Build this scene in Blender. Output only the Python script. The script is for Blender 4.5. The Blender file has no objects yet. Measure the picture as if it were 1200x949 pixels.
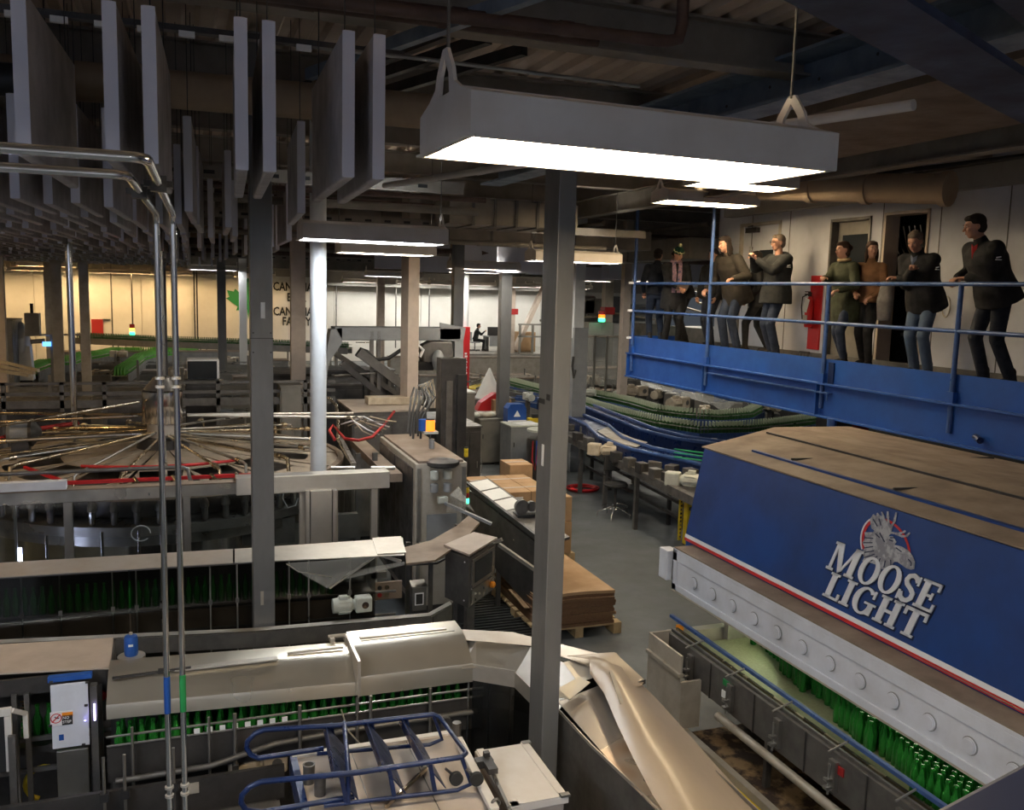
import bpy, bmesh, math, random
from mathutils import Vector, Matrix, Quaternion
R = random.Random(7)
sc = bpy.context.scene
col = sc.collection
V = Vector
PI = math.pi

# ---------------- camera -------------------------------------------------
FPX = 1050.0
CAM = V((0, 0, 4.0))
dY = V((215 - 600., 474.5 - 331, -FPX)).normalized()
U_ = V((1, -.0265, 0)).cross(dY).normalized()
if U_.y < 0: U_ = -U_
X_ = dY.cross(U_).normalized()
ROT = Matrix((X_, dY, U_))          # camera space -> world space
cd = bpy.data.cameras.new('camera'); cam = bpy.data.objects.new('camera', cd); col.objects.link(cam)
cam.matrix_world = Matrix.Translation(CAM) @ ROT.to_4x4()
cd.sensor_fit = 'HORIZONTAL'; cd.sensor_width = 36; cd.lens = 36 * FPX / 1200
cd.clip_start = .05; cd.clip_end = 300
sc.camera = cam
# ---------------- world, exposure ---------------------------------------
w = bpy.data.worlds.new('world'); sc.world = w; w.use_nodes = True
w.node_tree.nodes['Background'].inputs[0].default_value = (.75, .85, 1.0, 1)
w.node_tree.nodes['Background'].inputs[1].default_value = .05
sc.view_settings.view_transform = 'Standard'; sc.view_settings.look = 'None'
sc.view_settings.exposure = 0.45; sc.view_settings.gamma = 1.0
sc.cycles.use_denoising = True
sc.cycles.max_bounces = 7; sc.cycles.diffuse_bounces = 3; sc.cycles.glossy_bounces = 4
sc.cycles.transparent_max_bounces = 14; sc.cycles.transmission_bounces = 5
sc.cycles.sample_clamp_indirect = 6.0
sc.cycles.caustics_reflective = False; sc.cycles.caustics_refractive = False
TUBE = 52.0     # brightness of the fluorescent tubes

def ray(px, py): return ROT @ V((px - 600., 474.5 - py, -FPX))
def at(px, py, z):
    r = ray(px, py); return CAM + r * ((z - CAM.z) / r.z)
def atY(px, py, y):
    r = ray(px, py); return CAM + r * (y / r.y)
def atX(px, py, x):
    r = ray(px, py); return CAM + r * (x / r.x)

# ---------------- materials ---------------------------------------------
MT = {}
def mat(name, c, rough=.6, metal=0., c2=None, scale=3., amt=.5, bump=0., emit=0., trans=0., stretch=(1, 1, 1), coat=0., rv=.12, alpha=1., ior=1.45, lo=.35, hi=.68):
    m = bpy.data.materials.new(name); m.use_nodes = True
    nt = m.node_tree; b = nt.nodes['Principled BSDF']
    b.inputs['Roughness'].default_value = rough; b.inputs['Metallic'].default_value = metal
    b.inputs['Base Color'].default_value = (*c, 1); b.inputs['IOR'].default_value = ior
    b.inputs['Coat Weight'].default_value = coat
    if trans: b.inputs['Transmission Weight'].default_value = trans
    if emit:
        b.inputs['Emission Color'].default_value = (*c, 1); b.inputs['Emission Strength'].default_value = emit
        MT[name] = m; return m
    if c2 is not None or bump:
        tc = nt.nodes.new('ShaderNodeTexCoord'); mp = nt.nodes.new('ShaderNodeMapping')
        mp.inputs['Scale'].default_value = stretch
        n = nt.nodes.new('ShaderNodeTexNoise'); n.inputs['Scale'].default_value = scale; n.inputs['Detail'].default_value = 1.5 if metal > .79 else 6; n.inputs['Roughness'].default_value = .62
        nt.links.new(tc.outputs['Object'], mp.inputs[0]); nt.links.new(mp.outputs[0], n.inputs['Vector'])
        rp = nt.nodes.new('ShaderNodeMapRange'); rp.inputs[1].default_value = lo; rp.inputs[2].default_value = hi
        nt.links.new(n.outputs[0], rp.inputs[0])
        if c2 is not None:
            mx = nt.nodes.new('ShaderNodeMix'); mx.data_type = 'RGBA'
            mx.inputs[6].default_value = (*c, 1); mx.inputs[7].default_value = (*c2, 1)
            nt.links.new(rp.outputs[0], mx.inputs[0]); nt.links.new(mx.outputs[2], b.inputs['Base Color'])
        r2 = nt.nodes.new('ShaderNodeMapRange'); r2.inputs[3].default_value = max(.03, rough - rv); r2.inputs[4].default_value = min(1, rough + rv)
        nt.links.new(rp.outputs[0], r2.inputs[0]); nt.links.new(r2.outputs[0], b.inputs['Roughness'])
        if bump:
            bp = nt.nodes.new('ShaderNodeBump'); bp.inputs['Strength'].default_value = bump; bp.inputs['Distance'].default_value = .01
            nt.links.new(n.outputs[0], bp.inputs['Height']); nt.links.new(bp.outputs[0], b.inputs['Normal'])
    MT[name] = m; return m
def plexi(name, tint, gl=.5, rough=.12):
    m = bpy.data.materials.new(name); m.use_nodes = True; nt = m.node_tree; nt.nodes.clear()
    o = nt.nodes.new('ShaderNodeOutputMaterial'); t = nt.nodes.new('ShaderNodeBsdfTransparent'); t.inputs[0].default_value = (*tint, 1)
    g = nt.nodes.new('ShaderNodeBsdfGlossy'); g.inputs['Roughness'].default_value = rough
    lw = nt.nodes.new('ShaderNodeLayerWeight'); lw.inputs[0].default_value = .3
    mu = nt.nodes.new('ShaderNodeMath'); mu.operation = 'MULTIPLY_ADD'; mu.inputs[1].default_value = gl; mu.inputs[2].default_value = .05
    mx = nt.nodes.new('ShaderNodeMixShader')
    nt.links.new(lw.outputs[1], mu.inputs[0]); nt.links.new(mu.outputs[0], mx.inputs[0]); nt.links.new(t.outputs[0], mx.inputs[1]); nt.links.new(g.outputs[0], mx.inputs[2]); nt.links.new(mx.outputs[0], o.inputs[0])
    MT[name] = m; return m
mat('concrete', (.115, .127, .133), .5, 0, (.075, .083, .087), 1.1, bump=.0, rv=.12)
mat('deck', (.64, .53, .43), .8, 0, (.46, .37, .30), 1.2, bump=.1)
mat('wall_white', (.80, .78, .74), .75, 0, (.70, .68, .63), .8, bump=.05)
mat('wall_cool', (.62, .64, .70), .7, 0, (.50, .51, .55), 1.3, bump=.06)
mat('bulkhead', (.33, .32, .30), .8, 0, (.25, .24, .22), 1.)
mat('column_grey', (.215, .215, .215), .42, .35, (.16, .16, .16), 3, stretch=(1, 1, .3))
mat('column_white', (.72, .74, .76), .5, 0, (.6, .62, .64), 3)
mat('column_tan', (.55, .46, .39), .55, .1, (.43, .36, .30), 3)
mat('steel', (.40, .385, .36), .38, .85, (.27, .26, .24), 4, bump=.06)
mat('stainless', (.76, .72, .66), .4, .75, (.62, .58, .52), 3, rv=.07)
mat('hood_steel', (.80, .75, .64), .33, .85, (.66, .60, .50), 2.5, rv=.06)
mat('hood_dusty', (.66, .60, .53), .42, .6, (.56, .47, .38), 2.1, lo=.4, hi=.8)
mat('chrome', (.75, .74, .72), .14, 1)
mat('brass_pipe', (.62, .52, .36), .25, .95, (.45, .37, .27), 5)
mat('dark_steel', (.085, .08, .078), .45, .5, (.05, .048, .046), 4)
mat('mid_steel', (.17, .16, .15), .5, .5, (.11, .105, .1), 5, bump=.05)
mat('black', (.018, .018, .02), .5, 0, (.03, .03, .03), 8)
mat('cream', (.52, .48, .41), .5, .15, (.40, .35, .28), 4, bump=.05)
mat('dust_tan', (.30, .235, .18), .8, .1, (.20, .15, .115), 2.5, bump=.12)
mat('disc_tan', (.50, .42, .33), .55, .25, (.36, .30, .23), 3, bump=.05)
mat('rust', (.30, .20, .10), .75, .1, (.045, .028, .02), 5, bump=.35, lo=.42, hi=.55)
mat('blue_paint', (.016, .08, .34), .42, 0, (.013, .06, .26), 3, bump=.04)
mat('navy_paint', (.009, .024, .10), .35, .1, (.007, .018, .065), 6, bump=.05)
mat('panel_blue', (.012, .055, .23), .42, 0, (.009, .035, .15), 1.3)
mat('rail_blue', (.05, .11, .30), .38, .1, (.035, .07, .2), 8)
mat('white_paint', (.74, .77, .86), .5, 0, (.62, .64, .70), 3, bump=.03)
mat('lamp_white', (.74, .70, .66), .5, 0, (.64, .58, .52), 3)
mat('lamp_inner', (.9, .88, .82), .4)
mat('red', (.5, .015, .02), .45, 0, (.5, .02, .02), 5)
mat('red_dark', (.35, .02, .02), .5)
mat('stripe_white', (.85, .85, .87), .5)
mat('letter_white', (.72, .74, .79), .5, 0, (.66, .68, .73), 6)
mat('letter_dark', (.012, .02, .06), .5)
mat('moose_grey', (.40, .41, .45), .6, 0, (.22, .225, .26), 14, lo=.45, hi=.55)
mat('green_paint', (.02, .25, .07), .5)
mat('yellow', (.75, .55, .02), .5, 0, (.6, .42, .02), 6)
mat('orange', (.9, .3, .02), .4)
mat('cardboard', (.48, .31, .17), .85, 0, (.40, .25, .13), 4, bump=.05)
mat('cardboard_edge', (.22, .12, .06), .9, 0, (.13, .07, .04), 30, stretch=(1, 1, 12))
mat('wood', (.55, .40, .22), .8, 0, (.42, .29, .15), 6, stretch=(1, 6, 1))
mat('paper', (.85, .85, .83), .7, 0, (.80, .80, .78), 8)
mat('baffle', (.60, .56, .56), .75, 0, (.40, .375, .37), 4, bump=.1)
mat('baffle_cool_lit', (.66, .66, .74), .6)  # paler bluish copy of the baffle colour, cool light put into it
mat('duct_tan', (.42, .31, .20), .7, .1, (.32, .23, .15), 2)
mat('duct_grey', (.30, .27, .23), .6, .2, (.2, .18, .155), 2)
mat('galv', (.26, .33, .42), .5, .3, (.19, .24, .31), 5)
mat('beam_blue', (.03, .05, .11), .55, .1, (.04, .04, .06), 3)
mat('pipe_brown', (.12, .075, .06), .6, .1, (.07, .045, .04), 5)
mat('motor_white', (.62, .64, .58), .45, 0, (.45, .46, .40), 6)
mat('motor_cream', (.55, .47, .36), .5, 0, (.38, .31, .22), 6)
mat('cabinet_grey', (.30, .31, .32), .5, .1, (.24, .25, .26), 3)
mat('cabinet_brown', (.25, .235, .21), .5, .2, (.19, .18, .16), 3)
mat('cabinet_tan', (.50, .42, .35), .6, 0, (.42, .35, .29), 3)
mat('rubber', (.025, .025, .025), .8)
mat('maroon', (.11, .05, .05), .8)
mat('green_belt', (.02, .35, .12), .5)
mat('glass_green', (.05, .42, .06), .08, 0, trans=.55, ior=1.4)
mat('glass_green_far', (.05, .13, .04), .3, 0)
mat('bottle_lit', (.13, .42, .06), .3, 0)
mat('foil', (.50, .55, .40), .4, .1)
mat('deck_belt', (.34, .35, .20), .45, .2, (.30, .30, .2), 40, bump=.3)
mat('skin', (.50, .27, .19), .55, 0, (.44, .23, .16), 12)
mat('lips', (.33, .12, .1), .5)
mat('screen_blue', (.1, .35, 1.), emit=2.5)
mat('glow_green', (.05, 1., .45), emit=3.)
mat('glow_orange', (1., .25, .02), emit=1.2)
mat('glow_yellow', (1., .8, .1), emit=2.)
mat('glow_violet', (.55, .5, 1.), emit=4.)
mat('lens_blue', (.02, .09, .36), .4)
mat('screen_dark', (.02, .025, .03), .15)
plexi('plexi', (.80, .83, .82)); plexi('plexi_dark', (.60, .60, .58), .4, .16); plexi('plexi_film', (.84, .85, .84), .9, .22)

def film(name, c, k, rough=.3, bump=0):      # cloudy plastic: part see-through, part diffuse
    m = bpy.data.materials.new(name); m.use_nodes = True; nt = m.node_tree; b = nt.nodes['Principled BSDF']; o = nt.nodes['Material Output']
    b.inputs['Base Color'].default_value = (*c, 1); b.inputs['Roughness'].default_value = rough
    t = nt.nodes.new('ShaderNodeBsdfTransparent'); n = nt.nodes.new('ShaderNodeTexNoise'); n.inputs['Scale'].default_value = 3; n.inputs['Detail'].default_value = 5
    r = nt.nodes.new('ShaderNodeMapRange'); r.inputs[3].default_value = k - .12; r.inputs[4].default_value = k + .12; nt.links.new(n.outputs[0], r.inputs[0])
    mx = nt.nodes.new('ShaderNodeMixShader'); nt.links.new(r.outputs[0], mx.inputs[0]); nt.links.new(t.outputs[0], mx.inputs[1]); nt.links.new(b.outputs[0], mx.inputs[2]); nt.links.new(mx.outputs[0], o.inputs[0]); MT[name] = m
film('plexi_dusty', (.56, .45, .33), .8); film('plexi_cloudy', (.6, .6, .56), .3)
def emitter(name, c, s):
    m = bpy.data.materials.new(name); m.use_nodes = True; nt = m.node_tree; nt.nodes.clear()
    o = nt.nodes.new('ShaderNodeOutputMaterial'); e = nt.nodes.new('ShaderNodeEmission')
    e.inputs[0].default_value = (*c, 1); e.inputs[1].default_value = s; nt.links.new(e.outputs[0], o.inputs[0]); MT[name] = m
emitter('tube_warm', (1., .80, .52), TUBE); emitter('tube_amber', (1., .66, .30), TUBE * .85); emitter('tube_walk', (1., .76, .45), TUBE * 1.35); emitter('tube_bright', (1., .97, .88), TUBE * 1.3); emitter('tube_cool', (.90, .95, 1.), TUBE); emitter('tube_white', (1., .94, .82), TUBE)

# ---------------- mesh builder ------------------------------------------
class MB:
    def __init__(s): s.v = []; s.f = []
    def add(s, vs, fs):
        n = len(s.v); s.v += [tuple(p) for p in vs]; s.f += [tuple(i + n for i in f) for f in fs]; return s
    def box(s, c, d, rz=0., M=None):
        hx, hy, hz = d[0] / 2, d[1] / 2, d[2] / 2
        vs = [V((x, y, z)) for z in (-hz, hz) for x, y in ((-hx, -hy), (hx, -hy), (hx, hy), (-hx, hy))]
        if M is None: M = Matrix.Rotation(rz, 3, 'Z')
        c = V(c); return s.add([M @ p + c for p in vs], [(3, 2, 1, 0), (4, 5, 6, 7), (0, 1, 5, 4), (1, 2, 6, 5), (2, 3, 7, 6), (3, 0, 4, 7)])
    def bb(s, x0, x1, y0, y1, z0, z1): return s.box(((x0 + x1) / 2, (y0 + y1) / 2, (z0 + z1) / 2), (abs(x1 - x0), abs(y1 - y0), abs(z1 - z0)))
    def beam(s, a, b, w, h=None, up=V((0, 0, 1))):
        a, b = V(a), V(b); h = h or w; d = (b - a); L = d.length; d.normalize()
        x = d.cross(up)
        if x.length < 1e-4: x = V((1, 0, 0))
        x.normalize(); z = x.cross(d)
        M = Matrix((x, d, z)).transposed()
        return s.box((a + b) / 2, (w, L, h), M=M)
    def tube(s, pts, r, n=8, cap=True, rs=None):
        pts = [V(p) for p in pts]; m = len(pts); vs = []; fs = []
        t0 = (pts[1] - pts[0]).normalized(); ref = V((0, 0, 1)) if abs(t0.z) < .9 else V((1, 0, 0))
        x = t0.cross(ref).normalized()
        for i, p in enumerate(pts):
            if i == 0: t = pts[1] - p
            elif i == m - 1: t = p - pts[i - 1]
            else: t = (pts[i + 1] - p).normalized() + (p - pts[i - 1]).normalized()
            t.normalize(); x = (x - t * x.dot(t)).normalized(); y = t.cross(x)
            rr = rs[i] if rs else r
            for k in range(n):
                a = 2 * PI * k / n; vs.append(p + (x * math.cos(a) + y * math.sin(a)) * rr)
        for i in range(m - 1):
            for k in range(n):
                k2 = (k + 1) % n; fs.append((i * n + k, i * n + k2, (i + 1) * n + k2, (i + 1) * n + k))
        if cap: fs.append(tuple(range(n - 1, -1, -1))); fs.append(tuple((m - 1) * n + k for k in range(n)))
        return s.add(vs, fs)
    def lathe(s, prof, c=(0, 0, 0), n=16, axis='z', M=None):
        vs = []; fs = []; c = V(c)
        for r, z in prof:
            for k in range(n):
                a = 2 * PI * k / n; p = V((r * math.cos(a), r * math.sin(a), z))
                if axis == 'x': p = V((p.z, p.x, p.y))
                elif axis == 'y': p = V((p.y, p.z, p.x))
                if M is not None: p = M @ p
                vs.append(p + c)
        for i in range(len(prof) - 1):
            for k in range(n):
                k2 = (k + 1) % n; fs.append((i * n + k, i * n + k2, (i + 1) * n + k2, (i + 1) * n + k))
        fs.append(tuple(range(n - 1, -1, -1))); fs.append(tuple((len(prof) - 1) * n + k for k in range(n)))
        return s.add(vs, fs)
    def prism(s, poly, off):      # poly: 3d points, off: extrusion vector
        n = len(poly); poly = [V(p) for p in poly]; off = V(off)
        return s.add(poly + [p + off for p in poly], [tuple(range(n - 1, -1, -1)), tuple(range(n, 2 * n))] + [(i, (i + 1) % n, n + (i + 1) % n, n + i) for i in range(n)])
    def sheet(s, rows, th=.004):    # grid of points, thickened by the face normal
        m, n = len(rows), len(rows[0]); P = [V(p) for r in rows for p in r]
        nr = []
        for i in range(m):
            for j in range(n):
                a = V(rows[min(i + 1, m - 1)][j]) - V(rows[max(i - 1, 0)][j]); b = V(rows[i][min(j + 1, n - 1)]) - V(rows[i][max(j - 1, 0)])
                q = a.cross(b); q.normalize(); nr.append(q)
        Q = [p - q * th for p, q in zip(P, nr)]; N = m * n; fs = []
        for i in range(m - 1):
            for j in range(n - 1):
                a, b, c, d = i * n + j, i * n + j + 1, (i + 1) * n + j + 1, (i + 1) * n + j
                fs.append((a, b, c, d)); fs.append((d + N, c + N, b + N, a + N))
        for i in range(m - 1):
            for j in (0, n - 1):
                a, d = i * n + j, (i + 1) * n + j; fs.append((a, d, d + N, a + N) if j == 0 else (d, a, a + N, d + N))
        for j in range(n - 1):
            for i in (0, m - 1):
                a, b = i * n + j, i * n + j + 1; fs.append((b, a, a + N, b + N) if i == 0 else (a, b, b + N, a + N))
        return s.add(P + Q, fs)
    def ell(s, c, r, n=12, m=8, M=None):
        vs = []; fs = []; c = V(c)
        for i in range(m + 1):
            th = PI * i / m
            for k in range(n):
                a = 2 * PI * k / n; p = V((r[0] * math.sin(th) * math.cos(a), r[1] * math.sin(th) * math.sin(a), r[2] * math.cos(th)))
                vs.append((M @ p if M is not None else p) + c)
        for i in range(m):
            for k in range(n):
                k2 = (k + 1) % n; fs.append((i * n + k, (i + 1) * n + k, (i + 1) * n + k2, i * n + k2))
        return s.add(vs, fs)
    def build(s, name, m, parent=None, smooth=None, bevel=0., seg=2):
        me = bpy.data.meshes.new(name); me.from_pydata(s.v, [], s.f); me.update()
        bm = bmesh.new(); bm.from_mesh(me); bmesh.ops.recalc_face_normals(bm, faces=bm.faces[:]); bm.to_mesh(me); bm.free()
        if isinstance(m, str): m = MT[m]
        me.materials.append(m)
        if smooth:
            me.polygons.foreach_set('use_smooth', [True] * len(me.polygons)); me.set_sharp_from_angle(angle=math.radians(smooth))
        o = bpy.data.objects.new(name, me); col.objects.link(o)
        if parent is not None: o.parent = parent
        if bevel:
            b = o.modifiers.new('bevel', 'BEVEL'); b.width = bevel; b.segments = seg; b.limit_method = 'ANGLE'; b.harden_normals = False
        return o
def tag(o, label=None, cat=None, group=None, kind=None):
    if label: o['label'] = label
    if cat: o['category'] = cat
    if group: o['group'] = group
    if kind: o['kind'] = kind
    return o
def thing(name, label, cat, loc=(0, 0, 0), rz=0., group=None):
    o = bpy.data.objects.new(name, None); col.objects.link(o); o.empty_display_size = .05
    o.location = loc; o.rotation_euler = (0, 0, rz); tag(o, label, cat, group); return o
def copy_tree(o, parent=None):
    c = o.copy(); col.objects.link(c)
    if parent is not None: c.parent = parent
    for ch in o.children: copy_tree(ch, c)
    return c
def arc(c, r, a0, a1, n, z=None):
    return [V((c[0] + r * math.cos(a0 + (a1 - a0) * i / n), c[1] + r * math.sin(a0 + (a1 - a0) * i / n), c[2] if z is None else z)) for i in range(n + 1)]
def lerp(a, b, t): return V(a) * (1 - t) + V(b) * t

# ---------------- lamps (part of the light) ------------------------------
def lamp(label, x, y, z, rz=0., kind='tube_white', L=1.4, W=.5, wires=True, group=None, h=.14):
    t = thing('ceiling_lamp', label, 'lamp', (x, y, z), rz, group)
    b = MB()
    for s_ in (-1, 1):
        b.prism([(-L / 2, s_ * W / 2, 0), (-L / 2, s_ * W / 2, h), (-L / 2, s_ * (W / 2 - .12), h + .035), (-L / 2, s_ * (W / 2 - .015), h - .015), (-L / 2, s_ * (W / 2 - .015), 0)], (L, 0, 0))
    for s_ in (-1, 1): b.bb(-L / 2, L / 2, s_ * .06, s_ * (W / 2 - .11), h + .025, h + .035); b.bb(s_ * (L / 2 - .3), s_ * L / 2, -.06, .06, h + .025, h + .035)
    b.build('housing', 'lamp_white', t)
    for s_ in (-1, 1):
        e = MB(); X = s_ * L / 2
        for q in (-1, 1):
            e.prism([(X, q * W / 2, 0), (X, q * W / 2, h), (X, q * .15, h + .03), (X, q * .05, h + .03), (X, q * .05, 0)], (s_ * .012, 0, 0))
            e.prism([(X, q * .15, h + .03), (X, q * .09, h + .06), (X, q * .075, h + .10), (X, q * .02, h + .17), (X, 0, h + .17), (X, 0, h + .14), (X, q * .04, h + .09), (X, q * .05, h + .03)], (s_ * .012, 0, 0))
        e.bb(X, X + s_ * .012, -.05, .05, 0, h + .03)
        e.build('end_plate', 'lamp_white', t)
    MB().bb(-L / 2 + .03, L / 2 - .03, -W / 2 + .03, -.07, .055, .065).bb(-L / 2 + .03, L / 2 - .03, .07, W / 2 - .03, .055, .065).build('reflector', 'lamp_inner', t)
    for k in range(4):
        yy = (-1.5 + k) * W / 4.3
        MB().tube([(-L / 2 + .05, yy, .03), (L / 2 - .05, yy, .03)], .022, 6, cap=False).build('fluorescent_tube', kind, t, smooth=80)
    r_ = MB()
    for q in (-1, 1):
        r_.bb(-L / 2, L / 2, q * W / 2 - .012, q * W / 2 + .012, -.006, .0)
        r_.bb(q * L / 2 - .025, q * L / 2 + .0, -W / 2, W / 2, -.006, .0)
    r_.build('rim', 'lamp_white', t)
    if wires:
        for s_ in (-1, 1): MB().tube([(s_ * L / 2, 0, h + .16), (s_ * L / 2, 0, 6.0 - z)], .006, 5).build('hanger_rod', 'mid_steel', t)
    return t
lamp('largest ceiling lamp, wide white fixture hanging in front of the walkway', 1.46, 2.85, 4.45, rz=.05, kind='tube_warm', L=1.34, W=.5, h=.125)
lamp('white ceiling lamp hanging in front of the bright white round column', 1.78, 9.0, 4.45, kind='tube_cool')
lamp('white ceiling lamp hanging just behind the one over the round white column', 2.55, 12.0, 4.45, kind='tube_white', L=1.25)
lamp('ceiling lamp half hidden by the big grey column', 6.0, 13.6, 4.5, kind='tube_white', L=1.5)
lamp('ceiling lamp hanging over the people on the blue walkway', 7.0, 11.3, 5.3, rz=-.02, kind='tube_walk', L=1.45)
lamp('ceiling lamp near the walkway mostly hidden behind the largest lamp', 6.0, 8.95, 5.25, kind='tube_warm', L=1.2)
lamp('small ceiling lamp between two grey columns, left of the big grey column', 6.1, 18.6, 4.45, kind='tube_white', L=1.5)
lamp('small ceiling lamp just below and behind another, left of the big grey column', 7.0, 22.5, 4.45, kind='tube_white', L=1.5)
lamp('small ceiling lamp right of the big grey column, above the far machine bay', 12.5, 27.0, 4.4, kind='tube_white', L=1.5)
lamp('small ceiling lamp above the far wall, between the tan column and a thin one', 6.1, 27.5, 4.35, kind='tube_cool', L=1.7)
for k, (x, y, a) in enumerate(((14.8, 40, 0), (17.8, 40, 0), (20.5, 33, 0), (10.8, 38, 0))):
    lamp(('faint far ceiling lamp under the grey bulkhead, left one', 'faint far ceiling lamp under the grey bulkhead beside the braced column', 'faint far ceiling lamp seen behind the blue walkway post', 'faint far ceiling lamp under the bulkhead behind the thin column')[k], x, y, 4.2, kind='tube_white', L=1.6, wires=False)
lamp('far left ceiling lamp nearest the left edge of the hall', -4.6, 36.4, 4.45, kind='tube_amber', L=1.9)
lamp('ceiling lamp left of the bright spot beside the green leaf', .95, 32.8, 4.45, kind='tube_cool', L=1.6)
far = (('far ceiling lamp at the left picture edge before the cream wall', -8.6, 46.6), ('far ceiling lamp before the cream wall above the white machine', -6.2, 45.5), ('far ceiling lamp between the two left thin columns', -4.6, 47.5),
       ('far ceiling lamp above the red board on the cream wall', -2.5, 46.0), ('far ceiling lamp right of the red board on the cream wall', -.6, 47.2), ('far ceiling lamp above the green leaf', 3.3, 46.5))
for l, x, y in far: lamp(l, x, y, 4.35, kind='tube_amber', L=2.0, wires=False)
for x, y in ((8.6, 46.2), (11.5, 46.5), (14.9, 46.5), (18.5, 46.0)): lamp('far lamp lighting the white end wall, hidden behind the grey bulkhead', x, y, 4.25, kind='tube_bright', L=2.0, wires=False, group='lamps behind the bulkhead')
lamp('added ceiling lamp out of view at the left before the far lines', -6.0, 19.5, 4.45, kind='tube_amber')  # unseen, added to brighten the far left columns
lamp('added ceiling lamp out of view at the far left', -8.2, 28, 4.45, kind='tube_amber', L=2)  # second added lamp for the same columns, outside the frame
lamp('small far ceiling lamp behind the end post of the walkway', 13.6, 24.5, 4.4, kind='tube_white')
lamp('added ceiling lamp hidden behind the walkway wall over the bottle loops', 12.3, 17.0, 4.5, kind='tube_white')  # hidden lamp, added to lift the light on the bottle loops
# unseen lamps beside and behind the camera; cool ones added to brighten near machines
lamp('added ceiling lamp behind the viewer over the nearest stainless hoods', -2.2, 3.2, 4.6, kind='tube_cool')
lamp('added ceiling lamp behind the viewer over the bottle washer', 2.4, -2.4, 4.6, kind='tube_cool', L=1.8)
lamp('added ceiling lamp behind the viewer at the left', -2.8, .4, 4.6, rz=1.57, kind='tube_cool', L=2.0)
lamp('ceiling lamp out of view at the left above the filler', -3.9, 8.6, 4.45, kind='tube_amber')
lamp('ceiling lamp out of view at the left beside the filler', -5.2, 14.5, 4.45, kind='tube_amber')
# ======================= THE SETTING ====================================
ZF, ZC, ZP = 0.0, 6.0, 3.13          # floor, ceiling, walkway floor
def struct(name, b, m, **k): return tag(b.build(name, m, **k), kind='structure')
fl = struct('floor', MB().bb(-16, 30, -4, 52, -.2, 0), 'concrete')
b = MB()                                    # corrugated steel deck
x = -14.0; P = []
while x < 28:
    P += [(x, 0), (x + .09, 0), (x + .12, .05), (x + .21, .05)]; x += .24
rows = [[V((p[0], y, ZC + p[1])) for p in P] for y in (-4, 24, 52)]
b.sheet(rows, -.02)
struct('ceiling', b, 'deck')
wb = struct('wall_back', MB().bb(-14, 28, 49, 49.3, 0, 6.1), 'wall_white')
for i, x in enumerate((-11.6, -9.2, -6.8, -4.4, -2, .4, 2.8, 5.2, 7.6, 10., 12.4, 14.8, 17.2, 19.6)):
    MB().bb(x + .02, x + 2.38, 48.93, 49.0, 0, 6.0).build('wall_panel', 'wall_white', wb)
struct('wall_left', MB().bb(-14.2, -14, -4, 49.3, 0, 6.1), 'wall_white')
# right wall behind the walkway, with its openings
XW = 8.92
wr = MB()
YE = 13.9                               # the far end (corner) of this wall
ops = ((atX(865, 330, XW).y, atX(912, 330, XW).y, ZP, ZP + 2.1), (atX(972, 300, XW).y, atX(1019, 300, XW).y, ZP, ZP + 2.03), (atX(1034, 300, XW).y, atX(1087, 300, XW).y, ZP, ZP + 2.05))
ys = [YE]
for a, c, z0, z1 in ops:
    wr.bb(XW, XW + .2, a, ys[-1], 2.95, ZC); wr.bb(XW, XW + .2, c, a, z1, ZC); wr.bb(XW, XW + .2, c, a, 2.95, z0 - .02); ys.append(c)
wr.bb(XW, XW + .2, -4, ys[-1], 2.95, ZC)
wr.bb(XW + .2, 16, YE - .2, YE, 2.95, ZC)
wr = struct('wall_right', wr, 'wall_cool')
struct('wall_front', MB().bb(-14, 16, -4.2, -4, 0, 3.2).bb(-14, 16, -4.2, -4, 5.7, 6.1).bb(-14, -9, -4.2, -4, 3.2, 5.7).bb(-3, 16, -4.2, -4, 3.2, 5.7), 'wall_cool')
wn = struct('added_window_1', MB().bb(-9, -3, -4.12, -4.0, 3.2, 3.26).bb(-9, -3, -4.12, -4, 5.64, 5.7), 'dark_steel')  # window added out of view to give cool light from behind left
emitter('added_daylight', (.60, .70, 1.), 1.6)
for k in range(5): MB().bb(-9 + k * 1.2, -7.88 + k * 1.2, -4.1, -4.08, 3.26, 5.64).build('pane', 'added_daylight', wn); MB().bb(-7.88 + k * 1.2, -7.8 + k * 1.2, -4.12, -4.0, 3.26, 5.64).build('mullion', 'dark_steel', wn)
b = MB()
for y in (12.9, 11.9, 9.9, 8.9, 7.9, 6.5, 5.2): b.bb(XW - .006, XW, y - .006, y + .006, ZP, 5.6)
b.bb(XW - .02, XW, -4, YE, 5.62, 5.66)
b.build('panel_seam', 'mid_steel', wr)
struct('baseboard_right', MB().bb(XW - .03, XW, -4, ops[0][0] + .6, ZP, ZP + .07), 'mid_steel')
struct('trim_1', MB().bb(XW - .18, XW, -4, YE - .4, 5.35, 5.6), 'bulkhead')
# door 1: white door with glazed pane and closer
a, c, z0, z1 = ops[0]
fr = MB(); fr.bb(XW - .02, XW + .12, a - .05, a, z0, z1); fr.bb(XW - .02, XW + .12, c, c + .05, z0, z1); fr.bb(XW - .02, XW + .12, c, a, z1 - .05, z1)
d = struct('door_1', fr, 'cream')
lf = MB(); g0, g1 = c + .22, a - .5
lf.bb(XW + .03, XW + .075, c + .05, a - .05, z0, z0 + .95); lf.bb(XW + .03, XW + .075, c + .05, a - .05, z0 + 1.65, z1 - .05)
lf.bb(XW + .03, XW + .075, c + .05, g0, z0 + .95, z0 + 1.65); lf.bb(XW + .03, XW + .075, g1, a - .05, z0 + .95, z0 + 1.65)
lf = lf.build('door_leaf', 'wall_cool', d)
MB().bb(XW + .045, XW + .055, g0, g1, z0 + .95, z0 + 1.65).build('pane', 'screen_dark', lf)
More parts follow.
